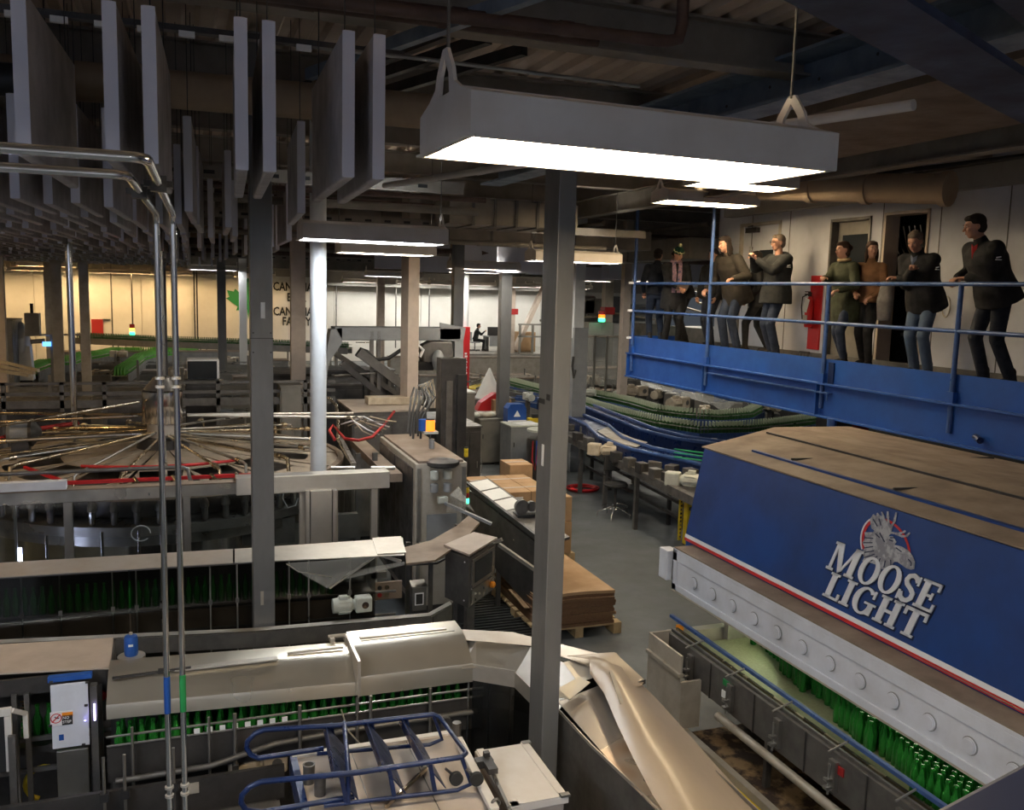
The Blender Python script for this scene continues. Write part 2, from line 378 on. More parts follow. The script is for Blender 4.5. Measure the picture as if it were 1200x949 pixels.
cl = MB(); cl.bb(XW - .05, XW + .03, a - .5, a - .2, z1 - .16, z1 - .08); cl.beam((XW - .03, a - .25, z1 - .06), (XW - .12, a - .5, z1 - .06), .02)
cl.build('door_closer', 'dark_steel', lf)
MB().tube([(XW + .03, c + .12, z0 + 1.0), (XW - .03, c + .12, z0 + 1.0), (XW - .03, c + .22, z0 + 1.0)], .011, 8).build('door_handle', 'chrome', lf)
# door 2: dark doorway ; door 3: opening on to another hall with bent guide rails
for k in (1, 2):
    a, c, z0, z1 = ops[k]
    fr = MB(); fr.bb(XW - .02, XW + .22, a - .04, a, z0, z1); fr.bb(XW - .02, XW + .22, c, c + .04, z0, z1); fr.bb(XW - .02, XW + .22, c, a, z1 - .04, z1)
    d = struct('door_%d' % (k + 1), fr, 'mid_steel' if k == 1 else 'cabinet_tan')
    if k == 1:
        MB().bb(XW + .1, XW + .15, c + .04, a - .04, z0, z1 - .04).build('door_leaf', 'cabinet_brown', d)
        MB().bb(XW + .08, XW + .1, c + .16, a - .16, z0 + 1.1, z0 + 1.8).build('pane', 'screen_dark', d)
    else:
        bx = MB(); bx.bb(XW + .9, XW + .95, c - .8, a + .8, z0, 5.6); bx.bb(XW + .2, XW + .95, c - .8, c - .75, z0, 5.6); bx.bb(XW + .2, XW + .95, a + .75, a + .8, z0, 5.6); bx.bb(XW + .2, XW + .95, c - .8, a + .8, 5.55, 5.6)
        bx.build('room_behind', 'dark_steel', d)
        for q in range(6):
            yy = c + .12 + q * .1
            MB().tube([(XW + .45 + .2 * math.sin(t * .8), yy + .05 * t, z0 + .2 + .28 * t) for t in range(7)], .012, 6).build('guide_rail', 'chrome', d, smooth=60)
        for q in range(3): MB().bb(XW + .4, XW + .42, c + .02, a - .02, z0 + .4 + q * .6, z0 + .44 + q * .6).build('cross_bar', 'steel', d)
        MB().bb(XW + .6, XW + .63, c + .1, c + .4, z0 + 1.25, z0 + 1.7).build('lit_panel', 'glow_yellow', d).data.materials[0] = MT['cream']

# ---------------- ceiling beams, ducts and pipes -------------------------
grp = 'cross beams under the ceiling'
for k, y in enumerate([2.0, 5.9, 8.2, 10.6, 13.2, 15.8, 18.5, 21.5, 24.5, 28, 31.5, 35, 38.5, 42, 45]):
    t = thing('ceiling_beam', 'grey steel beam crossing under the corrugated deck from side to side', 'beam', (0, y, 0), 0, grp)
    x1 = 8.9 if y < 13.5 else 27
    bm_ = MB(); bm_.bb(-13.9, x1, -.09, .09, 5.98, 5.96); bm_.bb(-13.9, x1, -.008, .008, 5.68, 5.96); bm_.bb(-13.9, x1, -.09, .09, 5.66, 5.68)
    bm_.build('beam', 'duct_grey', t)
grp = 'long beams under the ceiling'
for x in (-9, -5.5, -2.3, 6.9, 11.5, 15, 19, 23):
    y0 = 14 if x > 7 else -3.9
    t = thing('ceiling_beam', 'grey steel beam running the length of the hall under the deck', 'beam', (x, 0, 0), 0, grp)
    MB().bb(-.09, .09, y0, 48.8, 5.36, 5.38).bb(-.008, .008, y0, 48.8, 5.38, 5.66).bb(-.09, .09, y0, 48.8, 5.66, 5.675).build('beam', 'duct_grey', t)
# galvanised beam with bolt holes towards the upper right
t = thing('galvanised_beam', 'blue-grey galvanised beam with bolt holes under the ceiling, above the largest lamp', 'beam')
m_ = MB(); m_.beam((4.75, -1, 5.62), (4.2, 12.2, 5.62), .03, .3); m_.beam((4.62, -1, 5.47), (4.07, 12.2, 5.47), .3, .025); m_.beam((4.62, -1, 5.77), (4.07, 12.2, 5.77), .3, .025)
m_.build('channel', 'galv', t)
q = MB()
for k in range(22): q.lathe([(.014, 0), (.014, .012)], lerp((4.73, 0, 5.62), (4.22, 12, 5.62), k / 21) + V((-.035, 0, .05 * (k % 2))), 6, 'x')
q.build('bolt', 'dark_steel', t)
t = thing('cable_tray', 'wide dark perforated tray beside the galvanised beam under the ceiling', 'cable tray')
MB().bb(4.85, 6.6, 2.5, 10.5, 5.50, 5.52).bb(4.85, 4.88, 2.5, 10.5, 5.52, 5.62).bb(6.57, 6.6, 2.5, 10.5, 5.52, 5.62).build('tray', 'dust_tan', t)
t = thing('roof_girder', 'dark blue painted roof girder crossing the upper right corner', 'beam')
m_ = MB(); m_.beam((1.2, 1.9, 5.5), (8.9, 5.6, 5.5), .03, .5); m_.beam((1.2, 1.9, 5.26), (8.9, 5.6, 5.26), .26, .03); m_.beam((1.2, 1.9, 4.85), (8.9, 5.6, 4.85), .26, .03)
m_.build('girder', 'beam_blue', t)
def pipe_thing(name, label, pts, r, m, n=12, cat='pipe', collars=(), group=None):
    t = thing(name, label, cat, (0, 0, 0), 0, group)
    MB().tube(pts, r, n).build('pipe' if cat != 'duct' else 'duct', m, t, smooth=50)
    for c in collars:
        a, b2 = V(pts[0]), V(pts[-1]); d = (b2 - a).normalized(); p = a + (b2 - a) * c
        MB().tube([p - d * .04, p + d * .04], r * 1.15, n).build('collar', m, t, smooth=50)
    return t
pipe_thing('round_duct', 'thick tan insulated duct crossing behind the hanging baffles', [(-6, 7.25, 5.35), (3.3, 7.0, 5.38)], .135, 'duct_tan', 16, 'duct', (.2, .42, .5, .62, .75))
pipe_thing('round_duct', 'thick tan duct ending above the doorways on the walkway', [(6.75, 9.6, 5.36), (7.55, 7.45, 5.18)], .16, 'duct_tan', 16, 'duct', (.3, .6, .985))
pipe_thing('round_duct', 'dark capped duct stub behind the left baffles', [(-2.2, 6.4, 5.2), (-.62, 6.4, 5.2)], .1, 'black', 14, 'duct', (.96,))
pipe_thing('pipe', 'brown pipe ending in an elbow above the largest lamp', [(-1.5, 4.9, 5.42), (1.2, 4.75, 5.42), (2.55, 4.6, 5.4), (2.62, 4.6, 5.42), (2.64, 4.6, 5.5), (2.64, 4.6, 5.98)], .035, 'pipe_brown')
pipe_thing('pipe', 'brown pipe running parallel behind the elbowed one', [(-1.5, 5.1, 5.5), (2.2, 4.95, 5.5)], .04, 'pipe_brown', collars=(.5, .8, .97))
pipe_thing('pipe', 'brown pipe with pale fittings above the tan duct', [(-1.5, 5.35, 5.55), (2.45, 5.3, 5.55)], .03, 'pipe_brown', collars=(.55, .75, .92))
pipe_thing('pipe', 'thin white-spotted pipe slanting along the deck above the largest lamp', [(1.6, 7.6, 4.85), (3.0, 3.2, 4.85)], .025, 'lamp_white', collars=(.3, .5, .7))
pipe_thing('pipe', 'dark pipe slanting up across the white wall corner', [(7.0, 10.2, 5.4), (8.4, 4.5, 5.5)], .025, 'black', collars=(.4,))
pipe_thing('pipe', 'dark sprinkler pipe under the deck left of the tan column', [(-4, 9.9, 5.0), (3.2, 9.75, 5.0)], .03, 'pipe_brown', collars=(.3, .6))
for k, (a, b2, m, l) in enumerate((((1.9, 4.2, 5.55), (.9, 7.0, 5.55), 'galv', 'bluish strut slanting under the deck beside the largest lamp hanger'), ((2.3, 6.2, 5.7), (1.3, 8.4, 5.6), 'dark_steel', 'dark strut under the deck above the largest lamp, right one'), ((2.0, 6.1, 5.72), (1.1, 8.1, 5.62), 'dark_steel', 'dark strut under the deck above the largest lamp, middle one'), ((1.7, 6.0, 5.7), (.9, 7.9, 5.6), 'dark_steel', 'dark strut under the deck above the largest lamp, left one'))):
    tag(MB().beam(a, b2, .06, .08).build('ceiling_strut', m), l, 'strut')
# conduit with clamps behind the baffles
t = thing('conduit_track', 'dark conduit track with small white clips above the baffles', 'conduit')
MB().bb(-4, 1.2, 5.18, 5.24, 5.3, 5.33).build('track', 'dark_steel', t)
for k in range(20): MB().bb(-3.2 + k * .2, -3.12 + k * .2, 5.17, 5.2, 5.27, 5.30).build('clip', 'lamp_inner', t)
pipe_thing('conduit', 'thin grey conduit line looping under the deck right of the baffles', [(.8, 5.2, 5.3), (1.3, 5.1, 5.28), (2.6, 5.0, 5.24)], .012, 'steel', 6)
# perforated grey unistrut beams further back
for k, (y, z) in enumerate(((9.3, 5.0), (13.8, 4.95), (20, 4.75), (26, 4.7))):
    t = thing('strut_channel', ('perforated grey channel hung behind the two right baffles', 'second perforated channel hung behind the white lamp', 'perforated channel hung further back over the filler', 'farthest perforated channel under the ceiling')[k], 'beam')
    MB().bb(-5 - y * .2, 2.8 if y < 12 else 6.0 + y * .1, y - .04, y + .04, z, z + .12).build('channel', 'duct_grey', t)
    h_ = MB()
    for q in range(22 if y < 12 else 34): h_.bb(-4 + q * .3, -3.9 + q * .3, y - .045, y - .038, z + .04, z + .075)
    h_.build('slot', 'black', t)['kind'] = 'stuff'
# rectangular ducts and clutter towards the back, right half
ducts = (((3.6, 5.6, 12.6, 13.4, 4.95, 5.3), 'flat grey duct behind the big grey column'), ((3.6, 8.5, 15.6, 16.4, 4.85, 5.2), 'long flat duct over the tan column'), ((8.6, 14.5, 17, 17.8, 4.9, 5.2), 'flat duct beyond the end of the walkway'),
         ((-8, 3, 22, 22.6, 4.9, 5.3), 'flat duct crossing above the far filler lines'), ((9, 9.7, 15, 30, 4.7, 5.1), 'long duct running back along the right side'), ((-7, -6.2, 12, 34, 4.7, 5.2), 'long duct running back at the far left'),
         ((-10, 24, 34, 35, 4.6, 5.2), 'widest duct crossing in front of the far lamps'), ((2.4, 3.0, 14.5, 30, 5.0, 5.3), 'duct running back above the tan column'))
for (x0, x1, y0, y1, z0, z1), l in ducts:
    t = thing('air_duct', l, 'duct'); MB().bb(x0, x1, y0, y1, z0, z1).build('duct', 'duct_grey', t)
    n = 6
    for q in range(1, n):
        if x1 - x0 > y1 - y0: xx = x0 + (x1 - x0) * q / n; MB().bb(xx, xx + .04, y0 - .02, y1 + .02, z0 - .02, z1 + .02).build('flange', 'mid_steel', t)
        else: yy = y0 + (y1 - y0) * q / n; MB().bb(x0 - .02, x1 + .02, yy, yy + .04, z0 - .02, z1 + .02).build('flange', 'mid_steel', t)
RR = random.Random(3)
for k in range(14):
    y = 10 + k * 1.9; z = 4.75 + RR.random() * .6; x0 = -3 - y * .15; x1 = (3.2 if y < 13.5 else 6.8) + (y > 16) * 8
    tag(MB().tube([(x0, y, z), (x1, y + RR.uniform(-.4, .4), z)], .03 + RR.random() * .04, 8).build('pipe', R.choice(['pipe_brown', 'duct_grey', 'duct_tan']), smooth=60), 'long thin service pipe crossing the hall under the dark ceiling', 'pipe', 'service pipes across the ceiling')
for k in range(9):
    x = -6 + k * 2.2; z = 5.1 + RR.random() * .3
    tag(MB().tube([(x, 15, z), (x + .3, 46, z - .3)], .05, 8).build('pipe', 'duct_grey', smooth=60), 'long service pipe running back under the dark ceiling', 'pipe', 'service pipes along the ceiling')
struct('trim_2', MB().bb(6.6, 26, 47.3, 48.8, 4.05, 5.9).bb(-14, 6.6, 48.0, 48.8, 4.45, 5.9), 'bulkhead')
# bay at the far right beyond the column: lower partition wall with door
struct('wall_far_right', MB().bb(15.5, 26, 34, 34.15, 0, 2.7), 'wall_white')

# ---------------- writing and leaf on the back wall ----------------------
def text(s_, size, m, parent, loc, rot, name='lettering', ext=.01, align='CENTER', sx=1.):
    c = bpy.data.curves.new(name, 'FONT'); c.body = s_; c.size = size; c.align_x = align; c.extrude = ext; c.resolution_u = 2; c.offset = size * .022 if size > .1 else 0; c.space_line = .95
    o = bpy.data.objects.new(name, c); col.objects.link(o); c.materials.append(MT[m]); o.parent = parent; o.location = loc; o.rotation_euler = rot; o.scale = (sx, 1, 1)
    me = bpy.data.meshes.new_from_object(o); bpy.data.objects.remove(o); bpy.data.curves.remove(c)
    for v_ in me.vertices: v_.co.x *= sx
    o = bpy.data.objects.new(name, me); col.objects.link(o); o.parent = parent; o.location = loc; o.rotation_euler = rot; return o
sg = thing('wall_lettering', 'dark lettering reading Canadian Beer Canadian Family on the far wall', 'sign', (5.62, 48.9, 0))
for s_, z, size in (('CANADIAN', 3.72, .62), ('BEER', 3.17, .62), ('CANADIAN', 2.62 - .2, .62), ('FAMILY', 2.0 - .1, .62), ('SINCE 1867', 1.5, .2)):
    if s_.startswith('SINCE'): continue
    text(s_, size, 'rubber', sg, (0, 0, z), (PI / 2, 0, 0), sx=.74)
lf = thing('leaf_emblem', 'green maple leaf emblem on the far wall behind a column', 'emblem', (3.15, 48.9, 3.25))
pts = [(0, -1.1), (.05, -.55), (.55, -.62), (.48, -.42), (1.0, .0), (.85, .08), (.95, .42), (.65, .36), (.58, .5), (.3, .22), (.4, .8), (.2, .72), (0, 1.1)]
poly = [(x * 1.1, 0, z * 1.0) for x, z in pts] + [(-x * 1.1, 0, z * 1.0) for x, z in pts[-2:0:-1]]
MB().prism(poly, (0, -.02, 0)).build('leaf', 'green_paint', lf)
rb = thing('red_board', 'red board hanging on the cream far wall between two columns', 'board')
a = atY(107, 374, 48.8); c = atY(121, 393, 48.8); MB().bb(a.x, c.x, 48.78, 48.92, c.z, a.z).build('board', 'red_dark', rb); MB().bb(c.x, c.x + .35, 48.8, 48.92, a.z - .02, a.z + .02).build('bracket', 'mid_steel', rb)
for k, (px, y) in enumerate(((131, 47.5), (155, 46), (228, 40), (231, 40), (394, 47.6), (464, 47.6), (503, 47.6))):
    p = atY(px, 360, y)
    tag(MB().tube([(p.x, y, .8), (p.x, y, 5.0)], .035, 6).build('drop_pipe', 'mid_steel', smooth=60), ('thin drop pipe right of the red board', 'second thin drop pipe, left of the paired rods', 'left rod of the close pair before the bright wall spot', 'right rod of the close pair before the bright wall spot', 'thin pipe on the white wall right of the round column', 'thin pipe on the white wall behind the tan column, left', 'thin pipe on the white wall right of the tan column')[k], 'pipe')
# ---------------- columns ------------------------------------------------
def column(label, px, pyr, Y, w, m='column_grey', d=None, z0=0., z1=5.97, kind='box', rz=0., extra=None):
    p = atY(px, pyr, Y); t = thing('column', label, 'column', (p.x, Y, 0), rz); d = d or w; b = MB()
    if kind == 'round': b.tube([(0, 0, z0), (0, 0, z1)], w / 2, 20)
    elif kind == 'box': b.bb(-w / 2, w / 2, -d / 2, d / 2, z0, z1)
    elif kind == 'h': b.bb(-w / 2, w / 2, -d / 2, -d / 2 + .02, z0, z1).bb(-w / 2, w / 2, d / 2 - .02, d / 2, z0, z1).bb(-.01, .01, -d / 2, d / 2, z0, z1)
    b.build('shaft', m, t, smooth=40 if kind == 'round' else None, bevel=.006 if kind == 'box' and Y < 16 else 0)
    if z0 < .1: MB().bb(-w * .9, w * .9, -d * .9, d * .9, 0, .025).build('base_plate', 'mid_steel', t)
    return t, p
cA, p = column('grey steel column with a small white sticker, left of the round white column', 306.5, 450, 7.7, .176)
s_ = MB(); s_.bb(-.008, .026, -.0905, -.0875, *(sorted((atY(300, 373, 7.6).z, atY(300, 354, 7.6).z)))); s_.build('sticker', 'paper', cA)
s_ = MB(); s_.bb(-.03, -.005, -.0905, -.0875, *(sorted((atY(300, 710, 7.6).z, atY(300, 694, 7.6).z)))); s_.build('sticker', 'cream', cA)
s_ = MB()
for yy in (390, 413):
    for xx in (-.07, .07): s_.lathe([(.008, 0), (.008, .006)], (xx, -.0925, atY(300, yy, 7.6).z), 6, 'y')
s_.bb(-.0925, .0925, -.0895, -.0875, atY(300, 397, 7.6).z, atY(300, 396, 7.6).z); s_.build('bolt', 'dark_steel', cA)
cB, p = column('big grey column nearest the viewer, between the hoods and the washer', 648, 500, 4.85, .108, d=.22, z1=4.95)
s_ = MB().bb(-.0565, -.0535, -.07, -.02, atY(640, 468, 4.85).z, atY(640, 461, 4.85).z).bb(-.0565, -.0535, .10, .01, atY(640, 474, 4.85).z, atY(640, 468, 4.85).z)
s_.build('black_mark', 'black', cB)
MB().bb(-.0565, -.0535, .0, .03, atY(640, 546, 4.85).z, atY(640, 521, 4.85).z).build('sticker', 'paper', cB)
column('bright white round column standing behind the filler guard', 373, 450, 9.95, .178, 'column_white', kind='round')
column('tan square column behind the orange beacon, two faces lit', 480, 400, 14.4, .2, 'column_tan', d=.26, z0=2.12, rz=.25)
column('brown column between the grey sticker column and the round white one', 349, 380, 16.9, .26, 'column_tan', d=.2)
column('thin pale column just left of the grey sticker column', 285, 380, 33, .26, 'wall_white', d=.12)
column('thin blue-grey column beneath a lamp, beside the bright wall spot', 260, 380, 31, .27, 'column_grey', d=.2)
column('thin column in the far left, nearest the red board', 100, 390, 25, .22, 'cream', d=.1)
column('thin pale column in the far left beside the white machine', 68, 390, 26, .25, 'cream', d=.1)
column('narrow column behind the thin pale one at the far left', 57, 370, 36, .22, 'cream', d=.1)
column('column behind the paired vertical pipes at the left', 191, 380, 26, .2, 'column_grey', d=.2)
column('column at the left picture edge', 0, 400, 22, .25, 'column_tan', d=.2)
dq = thing('drop_pipe', 'long silver drop pipe among the far left columns', 'pipe', (atY(83.5, 380, 13.5).x, 13.5, 0)); MB().tube([(0, 0, 1.2), (0, 0, 5.9)], .042, 12).build('pipe', 'chrome', dq, smooth=50); MB().tube([(0, 0, 0), (0, 0, 1.2)], .06, 12).build('foot', 'mid_steel', dq, smooth=50)
column('grey column standing in front of the far desk, left of the red post', 536, 350, 17.2, .2, 'column_grey', d=.2)
column('thin white column rising from the red post', 545, 350, 23.5, .2, 'column_white', kind='round')
column('grey column between the desk worker and the big grey column', 591, 390, 19.5, .25, 'column_grey', d=.22)
column('far tan column with a red collar behind the braced strut', 599.5, 350, 42, .32, 'column_tan', d=.3)
column('pale blue-white column right behind the big grey column', 675, 420, 18.6, .24, 'column_white', d=.2)
column('olive column near the far end of the blue walkway', 731, 400, 21, .2, 'column_tan', d=.2)
column('tan column with a red collar before the far machine bay', 712, 350, 31, .35, 'column_tan', d=.3)
column('far column on the white wall left of the tan square column', 446, 360, 44, .36, 'column_tan', d=.3)
a = atY(638, 335, 42.2); c = atY(603, 410, 42.2)
tag(MB().beam(a, c, .35, .2).build('brace_strut', 'column_tan'), 'slanted tan brace leaning beside the far column with red collar', 'strut')
cs = thing('column', 'short blue column carrying the near middle of the walkway girder', 'column', (7.72, 9.2, 0)); MB().tube([(0, 0, 0), (0, 0, 2.5)], .06, 16).build('shaft', 'rail_blue', cs, smooth=50)
# ---------------- acoustic baffles ---------------------------------------
def make_baffle(label, x, y, rz, L=1.22, H=.61, z=4.46, group='acoustic baffles hanging in rows'):
    t = thing('acoustic_baffle', label, 'baffle', (x, y, z), rz, group)
    MB().bb(-.024, .024, 0, L, 0, H).build('panel', 'baffle', t, bevel=.01)
    MB().bb(-.026, .026, -.004, .004, .006, H - .006).build('lit_edge', 'baffle_cool_lit', t)  # bluish strip paints the cool light on the edge facing the viewer
    for yy in (.12, L - .12): MB().tube([(0, yy, H), (0, yy, 6.0 - z)], .003, 4, cap=False).build('hanger_wire', 'dark_steel', t)
    return t
row1 = [(-1.15, 'leftmost'), (-.56, 'large'), (-.25, ''), (-.11, ''), (.235, ''), (.345, ''), (.67, ''), (.80, '')]
l1 = ['grey baffle cut off by the left picture edge', 'widest looking grey baffle in the nearest row, second from left', 'grey baffle in the nearest row, left one of the pair by the vertical pipes', 'grey baffle in the nearest row, right one of the pair by the vertical pipes', 'left baffle of the narrow pair before the sticker column', 'right baffle of the narrow pair before the sticker column', 'left baffle of the wide pair nearest the largest lamp', 'rightmost baffle of the nearest row, closest to the largest lamp']
base = None
for (x, _), l in zip(row1, l1):
    base = make_baffle(l, x, 3.93, -.035 + R.uniform(-.01, .01), group='nearest row of baffles')
ordn = ('second', 'third', 'fourth', 'fifth', 'sixth', 'seventh', 'eighth', 'ninth', 'tenth', 'eleventh', 'farthest')
for ri, y in enumerate((6.3, 7.75, 9.5, 11.2, 13.0, 15.0, 17.0, 19.2, 21.5, 24, 27)):
    xl = -.19 * y - .2; xr = (.98, .9, 1.1, 1.3, 1.3, 1.3, .9, .9, .9, .9, .9)[ri]
    x = xl
    while x < xr:
        gap = -.3 < x - 0 < .0 and ri == 0
        if not gap and not (x > .1 and R.random() < .55):
            o = copy_tree(base); o.location = (x, y + R.uniform(-.25, .25), 4.46 + R.uniform(-.02, .02)); o.rotation_euler = (0, 0, -.035 + R.uniform(-.02, .02))
            sd_ = 'left of the silver drop pipes' if x < -.13 - .035 * (y - 4.6) else 'right of the silver drop pipes'
            o['label'] = 'grey baffle in the %s row back from the viewer, %s' % (ordn[ri], sd_); o['group'] = '%s row of baffles, %s' % (ordn[ri], sd_)
        x += R.uniform(.13, .2) if x < 0 else R.uniform(.14, .34)
# broad pale baffles turned to face the viewer, centre and right
k = 0
for px, Y, w_, z0_, z1_ in ((466, 19, 1.0, 4.4, 5.3), (498, 21, .6, 4.4, 5.3), (515, 21, .5, 4.4, 5.3), (553, 19.5, .45, 4.4, 5.25), (585, 19.5, 1.2, 4.4, 5.25), (612, 18.5, 1.1, 4.4, 5.25), (628, 20, .5, 4.4, 5.3), (689, 24, 1.2, 4.4, 5.4), (720, 23, .7, 4.4, 5.4), (740, 22, 1.3, 4.4, 5.5), (775, 22, .8, 4.4, 5.5), (805, 22, 1., 4.4, 5.5), (835, 22, .9, 4.4, 5.5)):
    p = atY(px, 300, Y); t = thing('acoustic_baffle', 'pale baffle facing the viewer, ' + ('left end of the group above the tan column', 'narrow one right of the tan column', 'narrow one left of the thin grey column', 'first right of the thin grey column', 'broad one between the two thin grey columns', 'broadest one left of the big grey column', 'narrow one touching the big grey column', 'first right of the big grey column', 'second right of the big grey column', 'behind the end post of the walkway', 'above the leftmost man on the walkway', 'above the bobble hat man', 'behind the second walkway post')[k], 'baffle', (p.x, Y, z0_), R.uniform(-.25, .1), 'baffles facing the viewer'); k += 1
    MB().bb(-w_ / 2, w_ / 2, -.03, .03, 0, z1_ - z0_).build('panel', 'baffle_cool_lit', t, bevel=.01)
    for s_ in (-1, 1): MB().tube([(s_ * w_ * .35, 0, z1_ - z0_), (s_ * w_ * .35, 0, 6.0 - z0_)], .004, 4).build('hanger_wire', 'dark_steel', t)
# ---------------- drop pipes in the left foreground -----------------------
zz = 4.36
for k, (px, xa, m) in enumerate(((190, -.125, 'blue_paint'), (206, -.045, 'green_paint'))):
    y0 = (2.98, 2.56)[k]; y1 = 4.6
    xs = atY((150, 172)[k], (205, 185)[k], y0).x; z_ = atY((150, 172)[k], (205, 185)[k], y0).z
    xv = atY((184, 203.5)[k], 300, y1).x
    t = thing('drop_pipe', ('left silver drop pipe with a blue band near its foot', 'right silver drop pipe with a green band near its foot')[k], 'pipe')
    B_ = .05
    pts = [(-3, y0, z_), (xs - B_, y0, z_)] + [(xs - B_ + B_ * math.sin(a), y0 + B_ - B_ * math.cos(a), z_) for a in (.4, .8, 1.2, 1.57)] + [(xv, y1 - B_, z_)] + [(xv, y1 - B_ + B_ * math.sin(a), z_ - B_ + B_ * math.cos(a)) for a in (.4, .8, 1.2, 1.57)] + [(xv, y1, .0)]
    MB().tube(pts, .0145, 12).build('pipe', 'chrome', t, smooth=50)
    za, zb = atY(200, 792, y1).z, atY(200, 835, y1).z
    MB().tube([(xv, y1, za), (xv, y1, zb)], .0158, 12).build('colour_band', m, t, smooth=50)
    for py in (443, 453, 922, 932): q = atY(200, py, y1).z; MB().tube([(xv, y1, q - .006), (xv, y1, q + .006)], .022, 12).build('coupling', 'stainless', t, smooth=50)
    c_ = lerp((xs, y0 + B_, z_), (xv, y1, z_), .3); MB().box(c_, (.09, .02, .02)).box(c_, (.05, .05, .05)).build('clamp', 'dark_steel', t)
t = thing('hoist_chain', 'red chain with a round ring hanging beside the walkway top right', 'chain')
pc = atX(1147, 120, 7.4)
for k in range(9):
    q = MB(); r_ = .022; c0 = pc + V((0, 0, .18 - k * .04)); ax = k % 2
    q.tube([c0 + V(((math.cos(a) * r_ * .6) * (1 - ax), (math.cos(a) * r_ * .6) * ax, math.sin(a) * r_)) for a in [i * PI / 5 for i in range(11)]], .005, 5, cap=False); q.build('link', 'red_dark', t, smooth=60)
c0 = pc + V((0, 0, -.25)); MB().tube([c0 + V((-math.sin(a) * .03, math.cos(a) * .05, math.sin(a) * .05)) for a in [i * PI / 8 for i in range(17)]], .01, 6, cap=False).build('ring', 'red_dark', t, smooth=60)
MB().tube([c0 + V((0, 0, -.05)), c0 + V((0, 0, -.22))], .014, 6).build('hook_shank', 'mid_steel', t, smooth=60)
MB().tube([pc + V((0, 0, .2)), (pc.x, pc.y, 5.66)], .008, 5).build('hanger_rod', 'dark_steel', t)
MB().box(pc + V((0, 0, .24)), (.05, .16, .04)).build('trolley', 'red', t)
# ======================= WALKWAY ========================================
XE, YW1, YW0 = 7.8, 14.95, -3.9
t = walk = thing('walkway', 'raised blue steel walkway with handrail along the white wall', 'walkway')
MB().bb(XE, XW, YW0, YW1, ZP - .06, ZP).bb(XW, 16, YW0, YE - .2, ZP - .12, ZP - .06).build('floor_plate', 'dust_tan', t)
g = MB(); g.bb(XE - .02, XE + .02, YW0, YW1, 2.5, 2.92); g.bb(XE - .09, XE + .09, YW0, YW1, 2.48, 2.505); g.bb(XE - .09, XE + .09, YW0, YW1, 2.905, 2.93)
g.bb(XW - .1, XW - .06, YW0, YW1, 2.5, 2.92)
g = g.build('girder', 'blue_paint', t, bevel=.004)
for y in (4.2, 6.2, 9.55, 12.3, 14.9): MB().bb(XE - .085, XE - .02, y - .008, y + .008, 2.505, 2.905).build('stiffener', 'blue_paint', g)
MB().bb(XE - .10, XE - .02, 9.3, 12.15, 2.80, 2.815).bb(XE - .10, XE - .085, 9.3, 9.32, 2.72, 2.80).build('conduit', 'rail_blue', g)
MB().bb(XE - .012, XE + .0, YW0, YW1, 2.93, 3.24).build('toe_board', 'blue_paint', t)
MB().bb(XE - .03, XE - .013, 9.30, 9.40, 2.93, 3.2).build('splice_plate', 'navy_paint', t)
MB().bb(XE, XW, YW1 - .01, YW1, 2.5, 3.24).build('end_board', 'blue_paint', t)
posts = [atX(741, 400, XE - .04).y, atX(829, 400, XE - .04).y, atX(967, 400, XE - .04).y, atX(1121, 400, XE - .04).y, 5.0, 2.6]
for i, y in enumerate(posts):
    top = 5.98 if i < 2 else 4.2
    p_ = MB().tube([(XE - .04, y, 2.6), (XE - .04, y, top)], .028 if i else .032, 10).build('post', 'rail_blue', t, smooth=50)
    MB().bb(XE - .075, XE - .012, y - .05, y + .05, 2.93, 3.05).build('post_clamp', 'blue_paint', p_)
for z in (4.2, 3.70):
    MB().tube([(XE - .04, YW0, z), (XE - .04, posts[0], z)], .024, 10).build('handrail' if z > 4 else 'mid_rail', 'rail_blue', t, smooth=50)
    MB().tube([(XE - .04, posts[0], z), (XW - .1, posts[0], z)], .024, 10).build('handrail' if z > 4 else 'mid_rail', 'rail_blue', t, smooth=50)
for y in (4.9, 6.9): MB().tube([(XE - .12, y, 2.60), (XE - .06, y + .12, 2.62)], .035, 10).build('pipe_clamp', 'navy_paint', t, smooth=50)
ch = MB()
for z in (4.2, 3.7, 3.2): ch.bb(XE - .16, XE - .07, posts[0] - .01, posts[0] + .01, z - .01, z + .03)
ch.build('bracket', 'stripe_white', t)
# extinguisher on red backing, by the doors
rb = thing('extinguisher_board', 'red board on the white wall holding the fire extinguisher', 'board', (XW, 0, 0))
ya, yb = atX(951, 350, XW).y, atX(964, 350, XW).y
MB().bb(-.03, 0, yb, ya, ZP + .12, 4.35).build('board', 'red', rb)
ex = thing('fire_extinguisher', 'red fire extinguisher with a cream tag hanging on the red board', 'extinguisher', (XW - .1, (ya + yb) / 2 + .04, 3.58))
MB().lathe([(.05, 0), (.062, .02), (.062, .36), (.045, .42), (.02, .45), (.02, .48)], n=14).build('cylinder', 'red', ex, smooth=50)
MB().bb(-.09, .01, -.01, .01, .48, .5).bb(-.09, .01, -.008, .008, .52, .535).bb(-.02, .02, -.02, .02, .46, .52).build('handle', 'black', ex)
MB().tube([(-.02, .02, .49), (-.09, .05, .45), (-.1, .05, .3), (-.09, .03, .12)], .01, 6).build('hose', 'black', ex, smooth=60)
MB().bb(-.075, -.062, -.05, .05, .05, .18).build('base_label', 'cream', ex); MB().box((-.085, -.03, .33), (.006, .1, .2), M=Matrix.Rotation(.3, 3, 'X')).build('tag', 'paper', ex)
bk = thing('wheeled_bracket', 'small dark wheeled bracket on the walkway floor below the red board', 'bracket', (XW - .14, (ya + yb) / 2, ZP))
for s_ in (-1, 0, 1): MB().lathe([(.03, -.01), (.03, .01)], (-.02, s_ * .07, .04), 10, 'y').build('wheel', 'steel', bk); 
